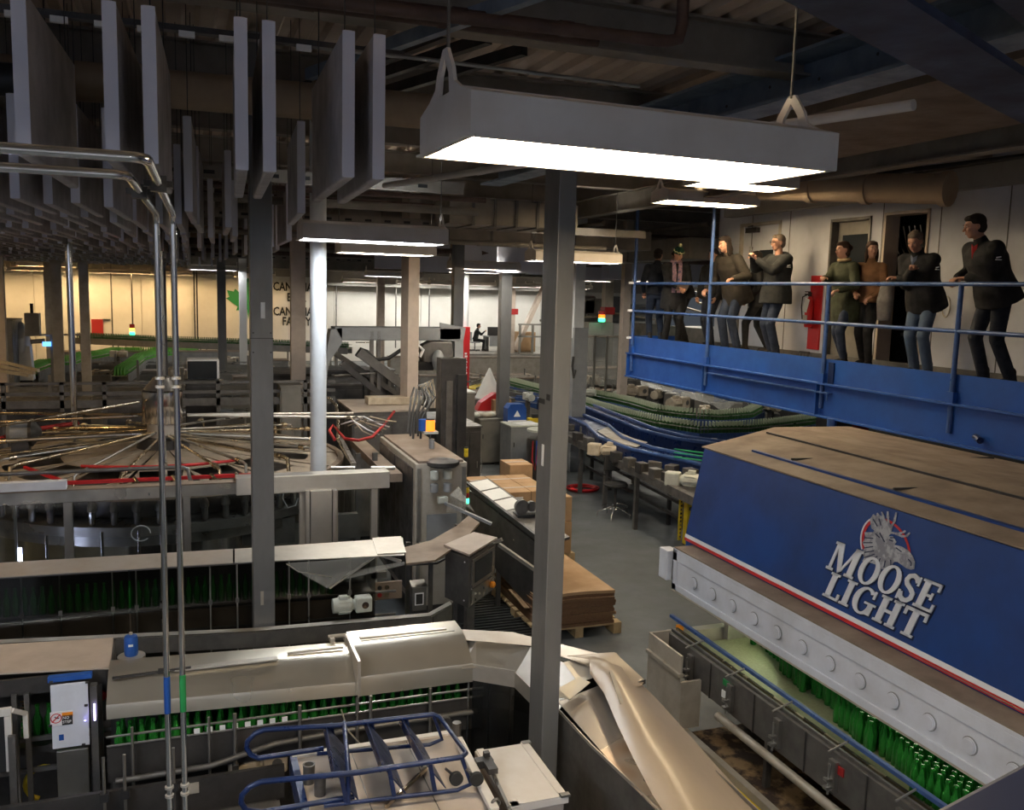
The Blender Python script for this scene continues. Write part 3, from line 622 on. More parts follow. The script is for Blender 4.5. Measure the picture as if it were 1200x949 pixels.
MB().bb(-.04, 0, -.1, .1, .06, .09).build('frame', 'dark_steel', bk)
ph = thing('wall_cable', 'white coiled cable hanging on the wall right of the dark opening', 'cable', (XW, atX(1110, 380, XW).y, 0))
MB().tube([(-.02, .02 + .06 * math.sin(a), 3.95 + .13 * math.cos(a)) for a in [i * PI / 7 for i in range(15)]], .008, 5).build('coil', 'cream', ph, smooth=60)

# ======================= BOTTLE WASHER (blue and white) ===================
W = thing('bottle_washer', 'long blue and white bottle machine with the moose sign, at the right', 'machine')
YA, YB = 7.56, 1.6             # far end, near end (beyond the picture)
b = MB(); b.prism([(4.66, YA, 1.6), (4.83, YA, 2.5), (6.4, YA, 2.62 - .2), (7.6, YA, 2.42), (7.6, YA, .3), (5.6, YA, .3), (5.6, YA, 1.15), (4.66, YA, 1.15)], (0, YB - YA, 0))
hb = b.build('housing', 'panel_blue', W)
pn = Vector((4.66, 0, 1.6)); pt = Vector((4.83, 0, 2.5)); pu = (pt - pn).normalized(); nrm = V((-pu.z, 0, pu.x))
def on_panel(y, z, off): # point on the leaning blue panel
    k = (z - 1.6) / .9; return V((4.66 + .17 * k, y, z)) + nrm * off
def pquad(b_, y0, y1, z0, z1, off, th=.004): b_.prism([on_panel(y0, z0, off), on_panel(y0, z1, off), on_panel(y1, z1, off), on_panel(y1, z0, off)], nrm * th)
pb = MB(); pquad(pb, YB, YA, 1.585, 2.50, .0, .012); pb = pb.build('front_panel', 'panel_blue', W)
s_ = MB(); pquad(s_, YB, YA, 1.615, 1.650, .0125); s_.build('white_stripe', 'stripe_white', pb)
s_ = MB(); pquad(s_, YB, YA, 1.588, 1.614, .0125); s_.build('red_stripe', 'red', pb)
tp = MB(); tp.prism([(4.82, 0, 2.5), (6.3, 0, 2.64), (6.3, 0, 2.66), (4.80, 0, 2.515)], (0, YB - 8.2, 0)); 
tp = MB(); tp.v = []; tp.sheet([[(4.80, YA + .02, 2.512), (5.3, YA + .2, 2.55), (6.0, YA + .5, 2.60), (7.7, YA + 1.3, 2.44)], [(4.80, YB, 2.512), (5.3, YB, 2.55), (6.0, YB, 2.60), (7.7, YB, 2.44)]], -.012)
tp = tp.build('roof_sheet', 'dust_tan', W)
for y in (6.6, 5.35, 4.1, 2.9): MB().beam((5.12, y, 2.565), (7.6, y + .05, 2.47), .015, .02).build('roof_seam', 'dark_steel', tp)
MB().bb(5.06, 5.10, YB, 7.12, 2.53, 2.562).build('blue_strip', 'panel_blue', tp)
MB().beam((5.72, 7.8, 2.60), (5.72, YB, 2.60), .02, .02).build('roof_seam', 'dark_steel', tp)
# white box with round bosses
XB = 4.45
b = MB(); b.bb(XB, 4.70, YB, 7.44, 1.53, 1.56); b.bb(XB, 4.47, YB, 7.44, 1.15, 1.21); b.bb(XB, 4.47, YB, 7.44, 1.44, 1.53); b.bb(XB + .012, 4.475, YB, 7.44, 1.21, 1.44); b.bb(XB, XB + .02, 7.36, 7.44, 1.15, 1.55); b.bb(4.45, 4.70, 7.42, 7.44, 1.15, 1.55)
fb = b.build('fascia', 'white_paint', W, bevel=.004)
MB().bb(XB, 4.665, YB, 7.42, 1.56, 1.572).build('ledge', 'dust_tan', fb)
MB().bb(XB + .0, 4.52, YB, 7.44, 1.135, 1.15).build('lip', 'cream', fb)
for k in range(18):
    y = 7.05 - k * .3175
    q = MB().lathe([(.052, -.004), (.052, .0105), (.044, .0105), (.044, .004)], (XB, y, 1.322), 22, 'x').build('round_boss', 'white_paint', fb, smooth=35)
    MB().lathe([(.058, .0), (.058, .009)], (XB + .0045, y, 1.322), 22, 'x').build('dark_contour', 'cabinet_grey', q); MB().lathe([(.040, -.008), (.040, .006)], (XB, y, 1.322), 22, 'x').build('cap', 'white_paint', q)  # proud grey disc draws the dark contour around each boss
MB().tube([(4.655, 7.5, 1.60), (4.645, YB, 1.60)], .008, 6).build('edge_rod', 'steel', W, smooth=60)
MB().bb(4.40, 4.52, 7.46, 7.62, 1.22, 1.52).build('junction_box', 'white_paint', W, bevel=.01)
# lettering -------------------------------------------------------------
def LY(y0, z0, sh=.22, slope=0):  # letter space (u right along -Y, v up) to panel
    def f(u, v, off): return on_panel(y0 - u - v * sh, z0 + v + slope * u, off)
    return f
def slab(polys_, f, parent, name, m='letter_white'):
    b_ = MB()
    for P_ in polys_: b_.prism([f(u, v, .0165) for u, v in P_], nrm * .008)
    o = b_.build(name, m, parent)
    o2 = MB(); e = .011
    for P_ in polys_:
        cu = sum(p[0] for p in P_) / len(P_); cv = sum(p[1] for p in P_) / len(P_)
        Q_ = []
        for u, v in P_:
            du, dv = u - cu, v - cv; L_ = max(1e-4, math.hypot(du, dv)); Q_.append((u + (e if du > 0 else -e) * .8 + .003, v + (e if dv > 0 else -e) * .8 - .004))
        o2.prism([f(u, v, .013) for u, v in Q_], nrm * .003)
    o2.build('outline', 'letter_dark', o)
def rct(u0, u1, v0, v1): return [(u0, v0), (u1, v0), (u1, v1), (u0, v1)]
def ringp(cx, cy, rx, ry, a0, a1, tx, ty, n=14):
    out = []
    for i in range(n):
        A, B = a0 + (a1 - a0) * i / n, a0 + (a1 - a0) * (i + 1) / n
        out.append([(cx + rx * math.cos(A), cy + ry * math.sin(A)), (cx + rx * math.cos(B), cy + ry * math.sin(B)), (cx + (rx - tx) * math.cos(B), cy + (ry - ty) * math.sin(B)), (cx + (rx - tx) * math.cos(A), cy + (ry - ty) * math.sin(A))])
    return out
def stroke(pts, w_):
    out = []
    for (a, b2) in zip(pts[:-1], pts[1:]):
        dx, dy = b2[0] - a[0], b2[1] - a[1]; L_ = math.hypot(dx, dy); nx, ny = -dy / L_ * w_ / 2, dx / L_ * w_ / 2; ex, ey = dx / L_ * w_ * .12, dy / L_ * w_ * .12
        out.append([(a[0] + nx - ex, a[1] + ny - ey), (b2[0] + nx + ex, b2[1] + ny + ey), (b2[0] - nx + ex, b2[1] - ny + ey), (a[0] - nx - ex, a[1] - ny - ey)])
    return out
def glyph(c, H):
    s = H; q = .045 * s / .21 * 1.1; st = .21 * s; sf = .09 * s
    if c == 'L': return [rct(.08 * s, .08 * s + st, 0, s), rct(0, .38 * s, s - sf, s), rct(0, .66 * s, 0, sf), rct(.56 * s, .66 * s, 0, .28 * s)], .70 * s
    if c == 'I': return [rct(.09 * s, .09 * s + st, 0, s), rct(0, .39 * s, s - sf, s), rct(0, .39 * s, 0, sf)], .44 * s
    if c == 'H': return [rct(.08 * s, .08 * s + st, 0, s), rct(.54 * s, .54 * s + st, 0, s), rct(0, .36 * s, 0, sf), rct(0, .36 * s, s - sf, s), rct(.47 * s, .83 * s, 0, sf), rct(.47 * s, .83 * s, s - sf, s), rct(.2 * s, .6 * s, .45 * s, .56 * s)], .87 * s
    if c == 'T': return [rct(.29 * s, .29 * s + st, 0, s), rct(.19 * s, .6 * s, 0, sf), rct(0, .8 * s, s - .11 * s, s), rct(0, .09 * s, s - .3 * s, s), rct(.71 * s, .8 * s, s - .3 * s, s)], .84 * s
    if c == 'E': return [rct(.08 * s, .08 * s + st, 0, s), rct(0, .68 * s, s - sf, s), rct(0, .72 * s, 0, sf), rct(.2 * s, .5 * s, .46 * s, .55 * s), rct(.6 * s, .68 * s, s - .27 * s, s), rct(.63 * s, .72 * s, 0, .28 * s), rct(.45 * s, .52 * s, .38 * s, .63 * s)], .76 * s
    if c == 'O': return ringp(.42 * s, .5 * s, .42 * s, .53 * s, 0, 2 * PI, .2 * s, .09 * s, 22), .87 * s
    if c == 'G': return ringp(.42 * s, .5 * s, .42 * s, .53 * s, .75, 2 * PI - .35, .2 * s, .09 * s, 20) + [rct(.46 * s, .9 * s, .42 * s, .5 * s), rct(.62 * s, .8 * s, .04 * s, .46 * s), rct(.68 * s, .76 * s, .68 * s, .98 * s)], .93 * s
    if c == 'S': return stroke([(.54 * s, .78 * s), (.46 * s, .9 * s), (.32 * s, .95 * s), (.17 * s, .88 * s), (.12 * s, .73 * s), (.2 * s, .6 * s), (.4 * s, .48 * s), (.53 * s, .36 * s), (.53 * s, .18 * s), (.42 * s, .06 * s), (.28 * s, .04 * s), (.14 * s, .12 * s), (.08 * s, .26 * s)], .15 * s) + [rct(.55 * s, .62 * s, .66 * s, .98 * s), rct(0, .07 * s, 0, .34 * s)], .68 * s
    if c == 'M': return [rct(.08 * s, .18 * s, 0, s), rct(.86 * s, .86 * s + st, 0, s), rct(0, .28 * s, 0, sf), rct(.78 * s, 1.15 * s, 0, sf), rct(0, .25 * s, s - sf, s), rct(.85 * s, 1.15 * s, s - sf, s), [(.1 * s, s), (.34 * s, s), (.62 * s, .1 * s), (.5 * s, .0)], [(.88 * s, s), (1.0 * s, s), (.62 * s, .1 * s), (.5 * s, 0)]], 1.2 * s
word = thing('machine_sign', 'white raised lettering Moose Light with a moose head emblem on the blue panel', 'sign')
def setword(s_, y0, z0, H, big=1., kw=1.):
    y = y0
    for i, c in enumerate(s_):
        h = H * (big if i == 0 else 1.); P_, adv = glyph(c, h)
        P_ = [[(u * 1.2 * kw, v) for u, v in pp] for pp in P_]
        slab(P_, LY(y, z0 - (h - H) * .35, .26), word, 'letter'); y -= adv * 1.235 * kw
    return y
setword('MOOSE', 5.55, 1.915, .205, 1.12, .94)
setword('LIGHT', 5.52, 1.70, .2, 1.0, 1.06)
# moose head emblem: ring, head, antler (drawn on the panel plane)
def pp_(px, py, off):     # point of the leaning panel seen at a picture point
    r = ray(px, py); p0 = on_panel(5, 1.6, off); return CAM + r * ((p0 - CAM).dot(nrm) / r.dot(nrm))
Z2 = lambda x, y, off: pp_(940 + x / 6., 580 + y / 6., off)
def flat(pts, off, th, b_): b_.prism([Z2(x, y, off) for x, y in pts], nrm * th)
def fan(pts, c, off, th, b_):
    for i in range(len(pts)): flat([c, pts[i], pts[(i + 1) % len(pts)]], off, th, b_)
for nm, kk, m, w_ in (('emblem_ring', 1., 'red', 16), ('emblem_rim', 1.06, 'letter_white', 8)):
    b_ = MB(); n = 34
    def el(t, k): 
        a = t; return (592 + 172 * k * math.cos(a) - 0 * math.sin(a), 372 - 205 * k * math.sin(a) + 60 * k * math.cos(a) * .9)
    for i in range(n):
        A, B = -.45 + (PI + .75) * i / n, -.45 + (PI + .75) * (i + 1) / n
        if nm == 'emblem_rim' and i < n * .55: continue
        flat([el(A, kk), el(B, kk), el(B, kk - w_ / 172.), el(A, kk - w_ / 172.)], .013, .003, b_)
    b_.build(nm, m, word)
head = [(440, 262), (500, 262), (520, 240), (560, 262), (600, 290), (640, 290), (665, 330), (650, 350), (700, 362), (750, 390), (780, 430), (795, 470), (790, 520), (765, 525), (735, 515), (715, 500), (690, 470), (650, 470), (625, 500), (590, 525), (550, 520), (520, 490), (470, 470), (425, 465), (440, 440), (425, 400), (445, 370), (425, 335), (450, 300)]
b_ = MB(); fan(head, (560, 390), .0165, .004, b_)
palm = [(540, 270), (490, 235), (478, 170), (500, 140), (520, 150), (530, 130), (550, 150), (575, 150), (600, 190), (640, 220), (625, 270), (600, 300)]
fan(palm, (560, 225), .0165, .004, b_)
for st in ([(590, 200), (575, 160), (562, 118)], [(610, 210), (605, 160), (604, 115)], [(618, 235), (650, 190), (664, 122)], [(610, 262), (660, 270), (700, 290), (735, 290), (760, 265)], [(670, 275), (715, 262), (728, 250)], [(520, 160), (500, 138)], [(545, 150), (528, 128)]):
    for a, c in zip(st[:-1], st[1:]):
        d_ = V((c[0] - a[0], c[1] - a[1], 0)).normalized() * 9; flat([(a[0] - d_.y, a[1] + d_.x), (c[0] - d_.y * .6, c[1] + d_.x * .6), (c[0] + d_.y * .6, c[1] - d_.x * .6), (a[0] + d_.y, a[1] - d_.x)], .0165, .004, b_)
hd = b_.build('moose_head', 'moose_grey', word)
b_ = MB()
for st in ([(440, 300), (500, 305)], [(430, 335), (495, 335)], [(435, 372), (500, 362)], [(430, 405), (505, 392)], [(440, 440), (510, 415)], [(480, 465), (530, 430)], [(530, 490), (550, 445)], [(575, 510), (585, 460)], [(625, 495), (622, 455)], [(545, 265), (580, 330)], [(612, 315), (640, 325)], [(618, 300), (650, 300)], [(745, 450), (768, 475), (765, 500)], [(660, 370), (700, 400)], [(500, 170), (530, 220)], [(540, 165), (555, 215)], [(515, 270), (545, 300)]):
    for a, c in zip(st[:-1], st[1:]):
        d_ = V((c[0] - a[0], c[1] - a[1], 0)).normalized() * 4; flat([(a[0] - d_.y, a[1] + d_.x), (c[0] - d_.y, c[1] + d_.x), (c[0] + d_.y, c[1] - d_.x), (a[0] + d_.y, a[1] - d_.x)], .021, .001, b_)
b_.build('engraved_line', 'letter_dark', hd)['kind'] = 'stuff'

# infeed deck of the washer ------------------------------------------------
D = thing('washer_infeed_table', 'wide green-lit table conveyor feeding bottles under the white fascia', 'conveyor')
MB().bb(4.22, 5.8, YB, 6.9, .74, .80).build('belt', 'deck_belt', D)
MB().bb(4.75, 5.9, 6.88, 6.95, .5, 1.5).build('end_wall', 'cream', D)
MB().bb(4.18, 4.80, 6.95, 7.05, .74, .90).build('end_plate', 'cream', D, bevel=.005)
b = MB(); b.bb(4.13, 4.16, YB, 6.95, .62, .93); sp = b.build('side_plate', 'mid_steel', D, bevel=.004)
MB().beam((4.29, 7.15, .99), (4.22, YB, .99), .035, .03).build('blue_rail', 'rail_blue', D, bevel=.004)
MB().beam((4.24, 6.95, .94), (4.19, YB, .94), .02, .02).build('guide_rail', 'brass_pipe', D)
MB().beam((4.19, 6.95, .935), (4.15, YB, .935), .02, .03).build('guide_rail', 'mid_steel', D)
for k in range(8):
    y = 6.5 - k * .62
    q = MB(); q.bb(4.05, 4.13, y - .02, y + .02, .74, .76); q.bb(4.05, 4.13, y - .02, y + .02, .68, .70); q.bb(4.10, 4.13, y - .035, y + .035, .66, .88); q.tube([(4.08, y, .64), (4.08, y, .86)], .009, 6); q.tube([(4.06, y, .95), (4.25, y + .02, .99)], .008, 6)
    q.build('rail_bracket', 'steel', D)
for k in range(7): MB().bb(4.122, 4.13, 6.2 - k * .62, 6.19 - k * .62, .62, .93).build('plate_joint', 'dark_steel', D)
MB().bb(4.12, 4.13, 5.85, 6.0, .83, .88).build('green_plate', 'green_paint', D); MB().bb(4.12, 4.13, 5.95, 6.01, .72, .78).build('sticker', 'paper', D); MB().bb(4.12, 4.13, 4.55, 4.64, .80, .86).build('sticker', 'red_dark', D)
MB().tube([(4.09, 6.0, .56), (4.09, YB, .56)], .035, 12).build('drip_pipe', 'cream', D, smooth=50)
MB().box((4.3, 7.0, .92), (.06, .04, .06)).build('sensor', 'orange', D)
b = MB(); b.bb(3.93, 3.95, 6.35, 6.92, .3, .95); b.bb(3.95, 4.15, 6.9, 6.92, .3, .95); b.bb(3.93, 4.13, 6.33, 6.36, .3, .72)
b.bb(3.93, 4.14, 6.36, 6.92, .33, .345); b = b.build('end_frame', 'cream', D)
MB().beam((3.93, 6.92, .78), (3.93, 6.34, .78), .05, .03).build('frame_edge', 'cream', b)
T = MB(); T.bb(4.0, 4.75, YB, 6.33, .24, .26); T.build('drip_tray', 'rust', D)
MB().beam((3.98, 6.9, .27), (3.98, YB, .27), .06, .07).build('lower_rail', 'cream', D)
MB().bb(4.72, 4.75, YB, 6.9, .26, .74).build('back_plate', 'dark_steel', D)
for y in (6.8, 5.4, 4.0, 2.6):
    MB().bb(3.96, 4.0, y - .02, y + .02, 0, .25).build('leg', 'steel', D)
    MB().bb(4.13, 4.18, y - .02, y + .02, .25, .62).build('leg', 'mid_steel', D)
MB().tube([(3.9, 5.9, .0), (3.92, 5.9, .25), (3.94, 4.6, .24)], .012, 6).build('yellow_hose', 'yellow', D, smooth=60)

emitter('tube_work', (.9, 1., .62), 13.)
wl = thing('work_light', 'hidden tube lamp under the white fascia lighting the green bottles', 'lamp', (5.02, 0, 1.12))
MB().tube([(0, 7.2, 0), (0, 2.0, 0)], .018, 8, cap=False).build('fluorescent_tube', 'tube_work', wl, smooth=80); MB().bb(-.04, .04, 2.0, 7.2, .02, .03).build('housing', 'lamp_white', wl)
# ---------------- bottles -------------------------------------------------
bprof = [(.026, 0), (.0305, .006), (.0305, .125), (.028, .145), (.017, .175), (.0135, .2), (.0135, .222), (.0155, .225), (.0155, .238), (.012, .24)]
bm_ = MB().lathe(bprof, n=10); proto = bm_.build('bottle', 'glass_green', smooth=45); BOT = proto.data
def bottle(p, label, group, me=None):
    o = bpy.data.objects.new('bottle', BOT); col.objects.link(o); o.location = p; o.rotation_euler = (0, 0, R.uniform(0, 6)); return tag(o, label, 'bottle', group)
pts = []
Rb = random.Random(5)
y = 6.72
while y > 2.2:
    xf = 4.42 + (max(0, y - 4.3) / 2.4) ** .9 * .48
    xf += (.08 if int(y * 2.1) % 2 else 0) + Rb.uniform(0, .03)
    x = xf; k = 0
    while x < 5.45: pts.append((x + Rb.uniform(-.006, .006), y + Rb.uniform(-.006, .006) + (.032 if k % 2 else 0), .8, k)); x += .056; k += 1
    y -= .065
vis = sorted([p for p in pts if p[1] > 3.05 and p[3] < 3], key=lambda p: p[3])[:165]
vs_ = set(vis)
for p in vis: bottle(p[:3], 'green glass bottle packed on the infeed table under the white fascia', 'bottles on the washer table')
bpy.data.objects.remove(proto)

b = MB()
lp = [(.0305, 0), (.0305, .13), (.0135, .19), (.0135, .24)]
for p in pts:
    if p not in vs_: b.lathe(lp, p[:3], 7)
tag(b.build('bottle_mass', 'glass_green', smooth=45), 'dense crowd of green bottles deeper under the blue machine', 'bottles', kind='stuff')
# ======================= NEAR STAINLESS HOODED LINE ======================
def P3(lst): return [at(*p) for p in lst]
def plate(b_, pts, th=.006): return b_.prism([V(p) for p in pts], (0, 0, -th))
H1 = thing('hooded_bottle_line', 'near bottle conveyor under dented stainless hoods, curving round towards the viewer', 'conveyor')
def hood(x0, x1, prof, name='hood', m='hood_steel', th=.004, dents=0, skew=0.):
    n = 14; rows = []
    Rh = random.Random(int(x0 * 100))
    for i in range(n + 1):
        x = x0 + (x1 - x0) * i / n
        rows.append([(x, y + skew * (x - x0), z + skew * .3 * (x - x0) + (Rh.uniform(-dents, dents))) for y, z in prof])
    b_ = MB().sheet(rows, th); return b_.build(name, m, H1, smooth=25)
def rnd(y0, y1, zt, zs, zl, n=5):   # back y, front y, top z, shoulder z, lip z
    pr = [(y0 + .02, zt - .05), (y0, zt), (lerp((y0, 0, 0), (y1, 0, 0), .45).x, zt - .006)]
    for i in range(1, n): 
        t_ = i / n; pr.append((y0 + (y1 - y0) * (.45 + .5 * t_), zt - .006 - (zt - zs) * t_ ** 1.3))
    pr += [(y1 + .005, zs - .01), (y1, zs - .03), (y1, zl)]; return pr
hA = hood(-.50, 1.07, rnd(6.2, 5.81, 1.51, 1.39, 1.29), dents=.001, skew=-.045)
hB = hood(1.05, 1.86, rnd(6.18, 5.72, 1.545, 1.41, 1.27), dents=.001)
MB().bb(1.04, 1.06, 5.66, 6.16, 1.3, 1.54).build('hood_flange', 'stainless', H1)
MB().bb(.62, 1.0, 6.0, 6.02, 1.50, 1.515).bb(-.1, .55, 5.93, 5.985, 1.497, 1.506).build('hinge_strip', 'stainless', hA)
MB().bb(1.12, 1.75, 6.02, 6.06, 1.543, 1.556).bb(1.12, 1.8, 5.985, 6.0, 1.541, 1.55).build('hinge_strip', 'stainless', hB)
MB().beam((-.47, 5.93, 1.503), (.0, 5.95, 1.507), .02, .012).bb(-.2, -.15, 5.92, 5.95, 1.50, 1.525).build('latch', 'dark_steel', hA)
hg = MB(); hg.bb(.93, .96, 6.12, 6.2, 1.49, 1.53); hg.bb(1.03, 1.06, 6.12, 6.2, 1.49, 1.53); hg.tube([(.92, 6.17, 1.53), (1.07, 6.17, 1.53)], .014, 8); hg.build('pipe_bracket', 'cream', H1)
# the curved corner: flat plates, inner lip and skirts
zt = 1.5; zi = 1.38
inn = [at(541, 784, zi), at(558, 782, zi), at(604, 789, zi), at(652, 836, zi), at(692, 880, zi), at(764, 949, zi), at(860, 1040, zi)]
mid = [at(541, 752, zt), at(558, 751, zt), at(622, 758, zt), at(668, 790, zt), at(0, 0, zt), at(0, 0, zt), at(0, 0, zt)]
q = MB().prism([at(541, 738, zt), at(541, 752, zt), at(541, 784, zi), at(558, 782, zi), at(558, 751, zt), at(556, 738, zt)], (0, 0, -.005)); q.build('top_plate', 'stainless', H1)
MB().prism([at(558, 751, zt), at(558, 782, zi), at(604, 789, zi), at(622, 758, zt)], (0, 0, -.005)).build('top_plate', 'hood_steel', H1)
MB().prism([at(622, 758, zt), at(604, 789, zi), at(652, 836, zi), at(678, 800, zt - .03), at(660, 776, zt)], (0, 0, -.005)).build('top_plate', 'stainless', H1)
MB().prism([at(541, 738, zt + .004), at(541, 750, zt + .004), at(622, 757, zt + .004), at(745, 800, zt + .004), at(752, 797, zt + .004), at(700, 766, zt + .004), at(600, 741, zt + .004)], (0, 0, .004)).build('cover_strip', 'hood_dusty', H1)
MB().prism([at(660, 776, zt), at(678, 800, zt - .03), at(716, 786, zt), at(690, 768, zt)], (0, 0, -.005)).build('top_plate', 'stainless', H1)
MB().prism([at(654, 817, zt - .01), at(654, 807, zt), at(678, 794, zt + .003), at(692, 800, zt + .003), at(668, 820, zt - .01)], (0, 0, .004)).build('joint_strip', 'hood_steel', H1)
# straight run towards the viewer: slanted bright plate with a brown stain
sl = MB().sheet([[at(654, 822, 1.45), at(715, 798, 1.45)], [at(680, 852, 1.44), at(740, 840, 1.44)], [at(716, 893, 1.42), at(765, 884, 1.42)], [at(768, 949, 1.42), at(805, 945, 1.41)], [at(830, 1010, 1.42), at(850, 1010, 1.43)]], .004)
mat('stained_steel', (.80, .74, .70), .33, .8, (.62, .42, .26), 3.2, bump=.04, lo=.5, hi=.72)
sl.build('slanted_plate', 'stained_steel', H1, smooth=20)
# lip bands and dark skirts below the inner edge
path = [V((1.07, 5.72, 0)), V((1.86, 5.72, 0))] + [V((p.x, p.y, 0)) for p in inn[1:]]
path = path[:2] + path[3:]
def wall(b_, pts, z0, z1, th=.006):
    for a, c in zip(pts[:-1], pts[1:]):
        d = (c - a); L_ = d.length; d.normalize(); nn = V((d.y, -d.x, 0)) * th
        b_.prism([(a.x, a.y, z0), (c.x, c.y, z0), (c.x, c.y, z1), (a.x, a.y, z1)], nn)
    return b_
wall(MB(), path[1:3], 1.28, 1.40).build('lip', 'stainless', H1)
wall(MB(), path[2:4], 1.28, 1.39).build('lip', 'stainless', H1)
wall(MB(), path[3:], 1.41, 1.43).build('lip', 'stainless', H1)
wall(MB(), path[3:], .35, 1.41).build('side_skirt', 'mid_steel', H1)
for i in range(1, 3): wall(MB(), path[i:i + 2], .62, 1.285, .004).build('plexi_skirt', 'plexi_dark', H1)
MB().bb(1.86, 2.1, 5.68, 5.69, .6, .63).build('skirt_rail', 'steel', H1)
for p in (path[1], path[2], lerp(path[1], path[2], .5)): MB().tube([(p.x - .02, p.y + .03, .3), (p.x - .02, p.y + .03, 1.3)], .011, 6).build('post', 'chrome', H1, smooth=60)
# frame, chain and rails beneath
MB().bb(-.5, 1.95, 5.78, 6.1, .95, .98).build('chain', 'mid_steel', H1)
cb = MB()
for i in range(9):
    a0 = PI / 2 - i * PI / 16; a1 = PI / 2 - (i + 1) * PI / 16
    c0 = V((1.95, 5.45, 1.0)); cb.prism([c0 + V((math.cos(a) * r, math.sin(a) * r, 0)) for a, r in ((a0, .32), (a1, .32), (a1, .65), (a0, .65))], (0, 0, .03)) if i < 8 else None
cb.bb(2.27, 2.6, 1.5, 5.45, 1.0, 1.03); cb.build('curve_chain', 'mid_steel', H1)
MB().bb(-.5, 1.95, 5.755, 5.765, .90, 1.135).build('side_plate', 'dark_steel', H1); MB().bb(-.5, 1.95, 6.11, 6.13, .90, 1.3).build('side_plate', 'dark_steel', H1)
for z in (1.14, 1.2): MB().tube([(-.5, 5.75, z), (.5, 5.75, z), (1.1, 5.75, z), (1.95, 5.75, z)] , .008, 6).build('guide_rail', 'steel', H1, smooth=60)
MB().tube([(-.45, 5.70, .93), (.1, 5.68, .95), (.5, 5.71, 1.02), (1.0, 5.72, 1.04), (1.9, 5.73, 1.04)], .02, 8).build('wear_rail', 'mid_steel', H1, smooth=60)
for px in (272, 346, 414, 430, 504): 
    p = at(px, 850, 1.0); MB().tube([(p.x, 5.70, .55), (p.x, 5.70, 1.27)], .012, 8).build('post', 'steel', H1, smooth=60); MB().box((p.x, 5.70, .9), (.04, .04, .05)).build('clamp', 'dark_steel', H1)
for x in (-.35, .1): MB().tube([(x, 5.70, .3), (x, 5.70, 1.27)], .009, 8).build('post', 'steel', H1, smooth=60); MB().box((x, 5.7, .86), (.06, .04, .03)).box((x, 5.7, .6), (.07, .04, .03)).build('clamp', 'mid_steel', H1)
MB().bb(-.5, 1.9, 5.95, 5.98, .0, .9).build('back_panel', 'dark_steel', H1)
for x in (-.45, .5, 1.3): MB().bb(x - .03, x + .03, 5.86, 5.92, 0, .92).build('leg', 'mid_steel', H1)
for y in (4.6, 3.4, 2.2): MB().bb(2.3, 2.36, y - .03, y + .03, 0, 1.0).bb(2.55, 2.6, y - .03, y + .03, 0, 1.0).build('leg', 'mid_steel', H1)
MB().tube([(.93, 5.66, 1.22), (.97, 5.64, 1.08), (1.05, 5.62, .98), (1.12, 5.62, .9)], .006, 6).build('air_hose', 'cream', H1, smooth=60)
# amber plastic sheet thrown over the outer side
F = thing('plastic_cover_sheet', 'dusty translucent plastic cover lying folded over the right side of the hooded line', 'plastic sheet')
A1 = [at(690, 770, 1.56), at(712, 776, 1.60), at(735, 812, 1.58), at(760, 860, 1.55), at(790, 905, 1.53), at(815, 949, 1.52), at(850, 1010, 1.5)]
A2 = [at(692, 790, 1.53), at(708, 812, 1.54), at(724, 850, 1.52), at(742, 888, 1.50), at(764, 930, 1.48), at(784, 960, 1.47), at(815, 1010, 1.48)]
A0 = [at(722, 765, 1.50), at(745, 795, 1.44), at(772, 822, 1.42), at(806, 860, 1.40), at(846, 905, 1.38), at(885, 948, 1.36), at(950, 1010, 1.3)]
MB().sheet([[a, lerp(a, b2, .5) + V((0, 0, .02 * (1 if i % 2 else -.4))), b2, lerp(b2, c, .5) + V((0, 0, .015)), c] for i, (a, b2, c) in enumerate(zip(A0, A1, A2))], .003).build('sheet', 'plexi_dusty', F, smooth=50)
MB().sheet([[at(665, 768, 1.52), at(720, 764, 1.56), at(756, 797, 1.50)], [at(690, 772, 1.54), at(712, 785, 1.58), at(752, 803, 1.50)], [at(712, 780, 1.54), at(722, 800, 1.58), at(745, 806, 1.5)]], .003).build('flap', 'plexi_dusty', F, smooth=50)
MB().beam(at(716, 787, 1.60), at(729, 826, 1.56), .025, .02).build('edge_bar', 'cream', F); MB().beam(at(742, 803, 1.49), at(756, 798, 1.50), .012, .03).build('edge_bar', 'dark_steel', F)
wall(MB(), [at(545, 737, 1.5), at(600, 742, 1.5), at(660, 758, 1.5), at(700, 770, 1.5), at(755, 800, 1.5), V((2.72, 4.0, 0)), V((2.72, 1.6, 0))], .5, 1.4).build('outer_skirt', 'mid_steel', H1)
# bottles travelling under the hoods
me_b = bpy.data.meshes['bottle']; x = -.44
while x < 1.85:
    bottle((x, 5.90 + .01 * math.sin(x * 9), .98), 'green bottle queued on the chain under the nearest stainless hoods', 'bottles under the near hoods'); x += .068
for k in range(18): bottle((-.42 + k * .075, 5.98, .98), 'green bottle queued on the chain under the nearest stainless hoods', 'bottles under the near hoods')
bb_ = MB()
for k in range(7): bb_.bb(-.0 + k * .078, .035 + k * .078, 5.745, 5.75, 1.10, 1.15)
t = thing('rail_spacers', 'row of white spacer blocks before the bottles under the nearest hood', 'spacers')
for k in range(8): MB().bb(.01 + k * .078, .045 + k * .078, 5.742, 5.752, 1.15, 1.18).build('spacer', 'stripe_white', t)
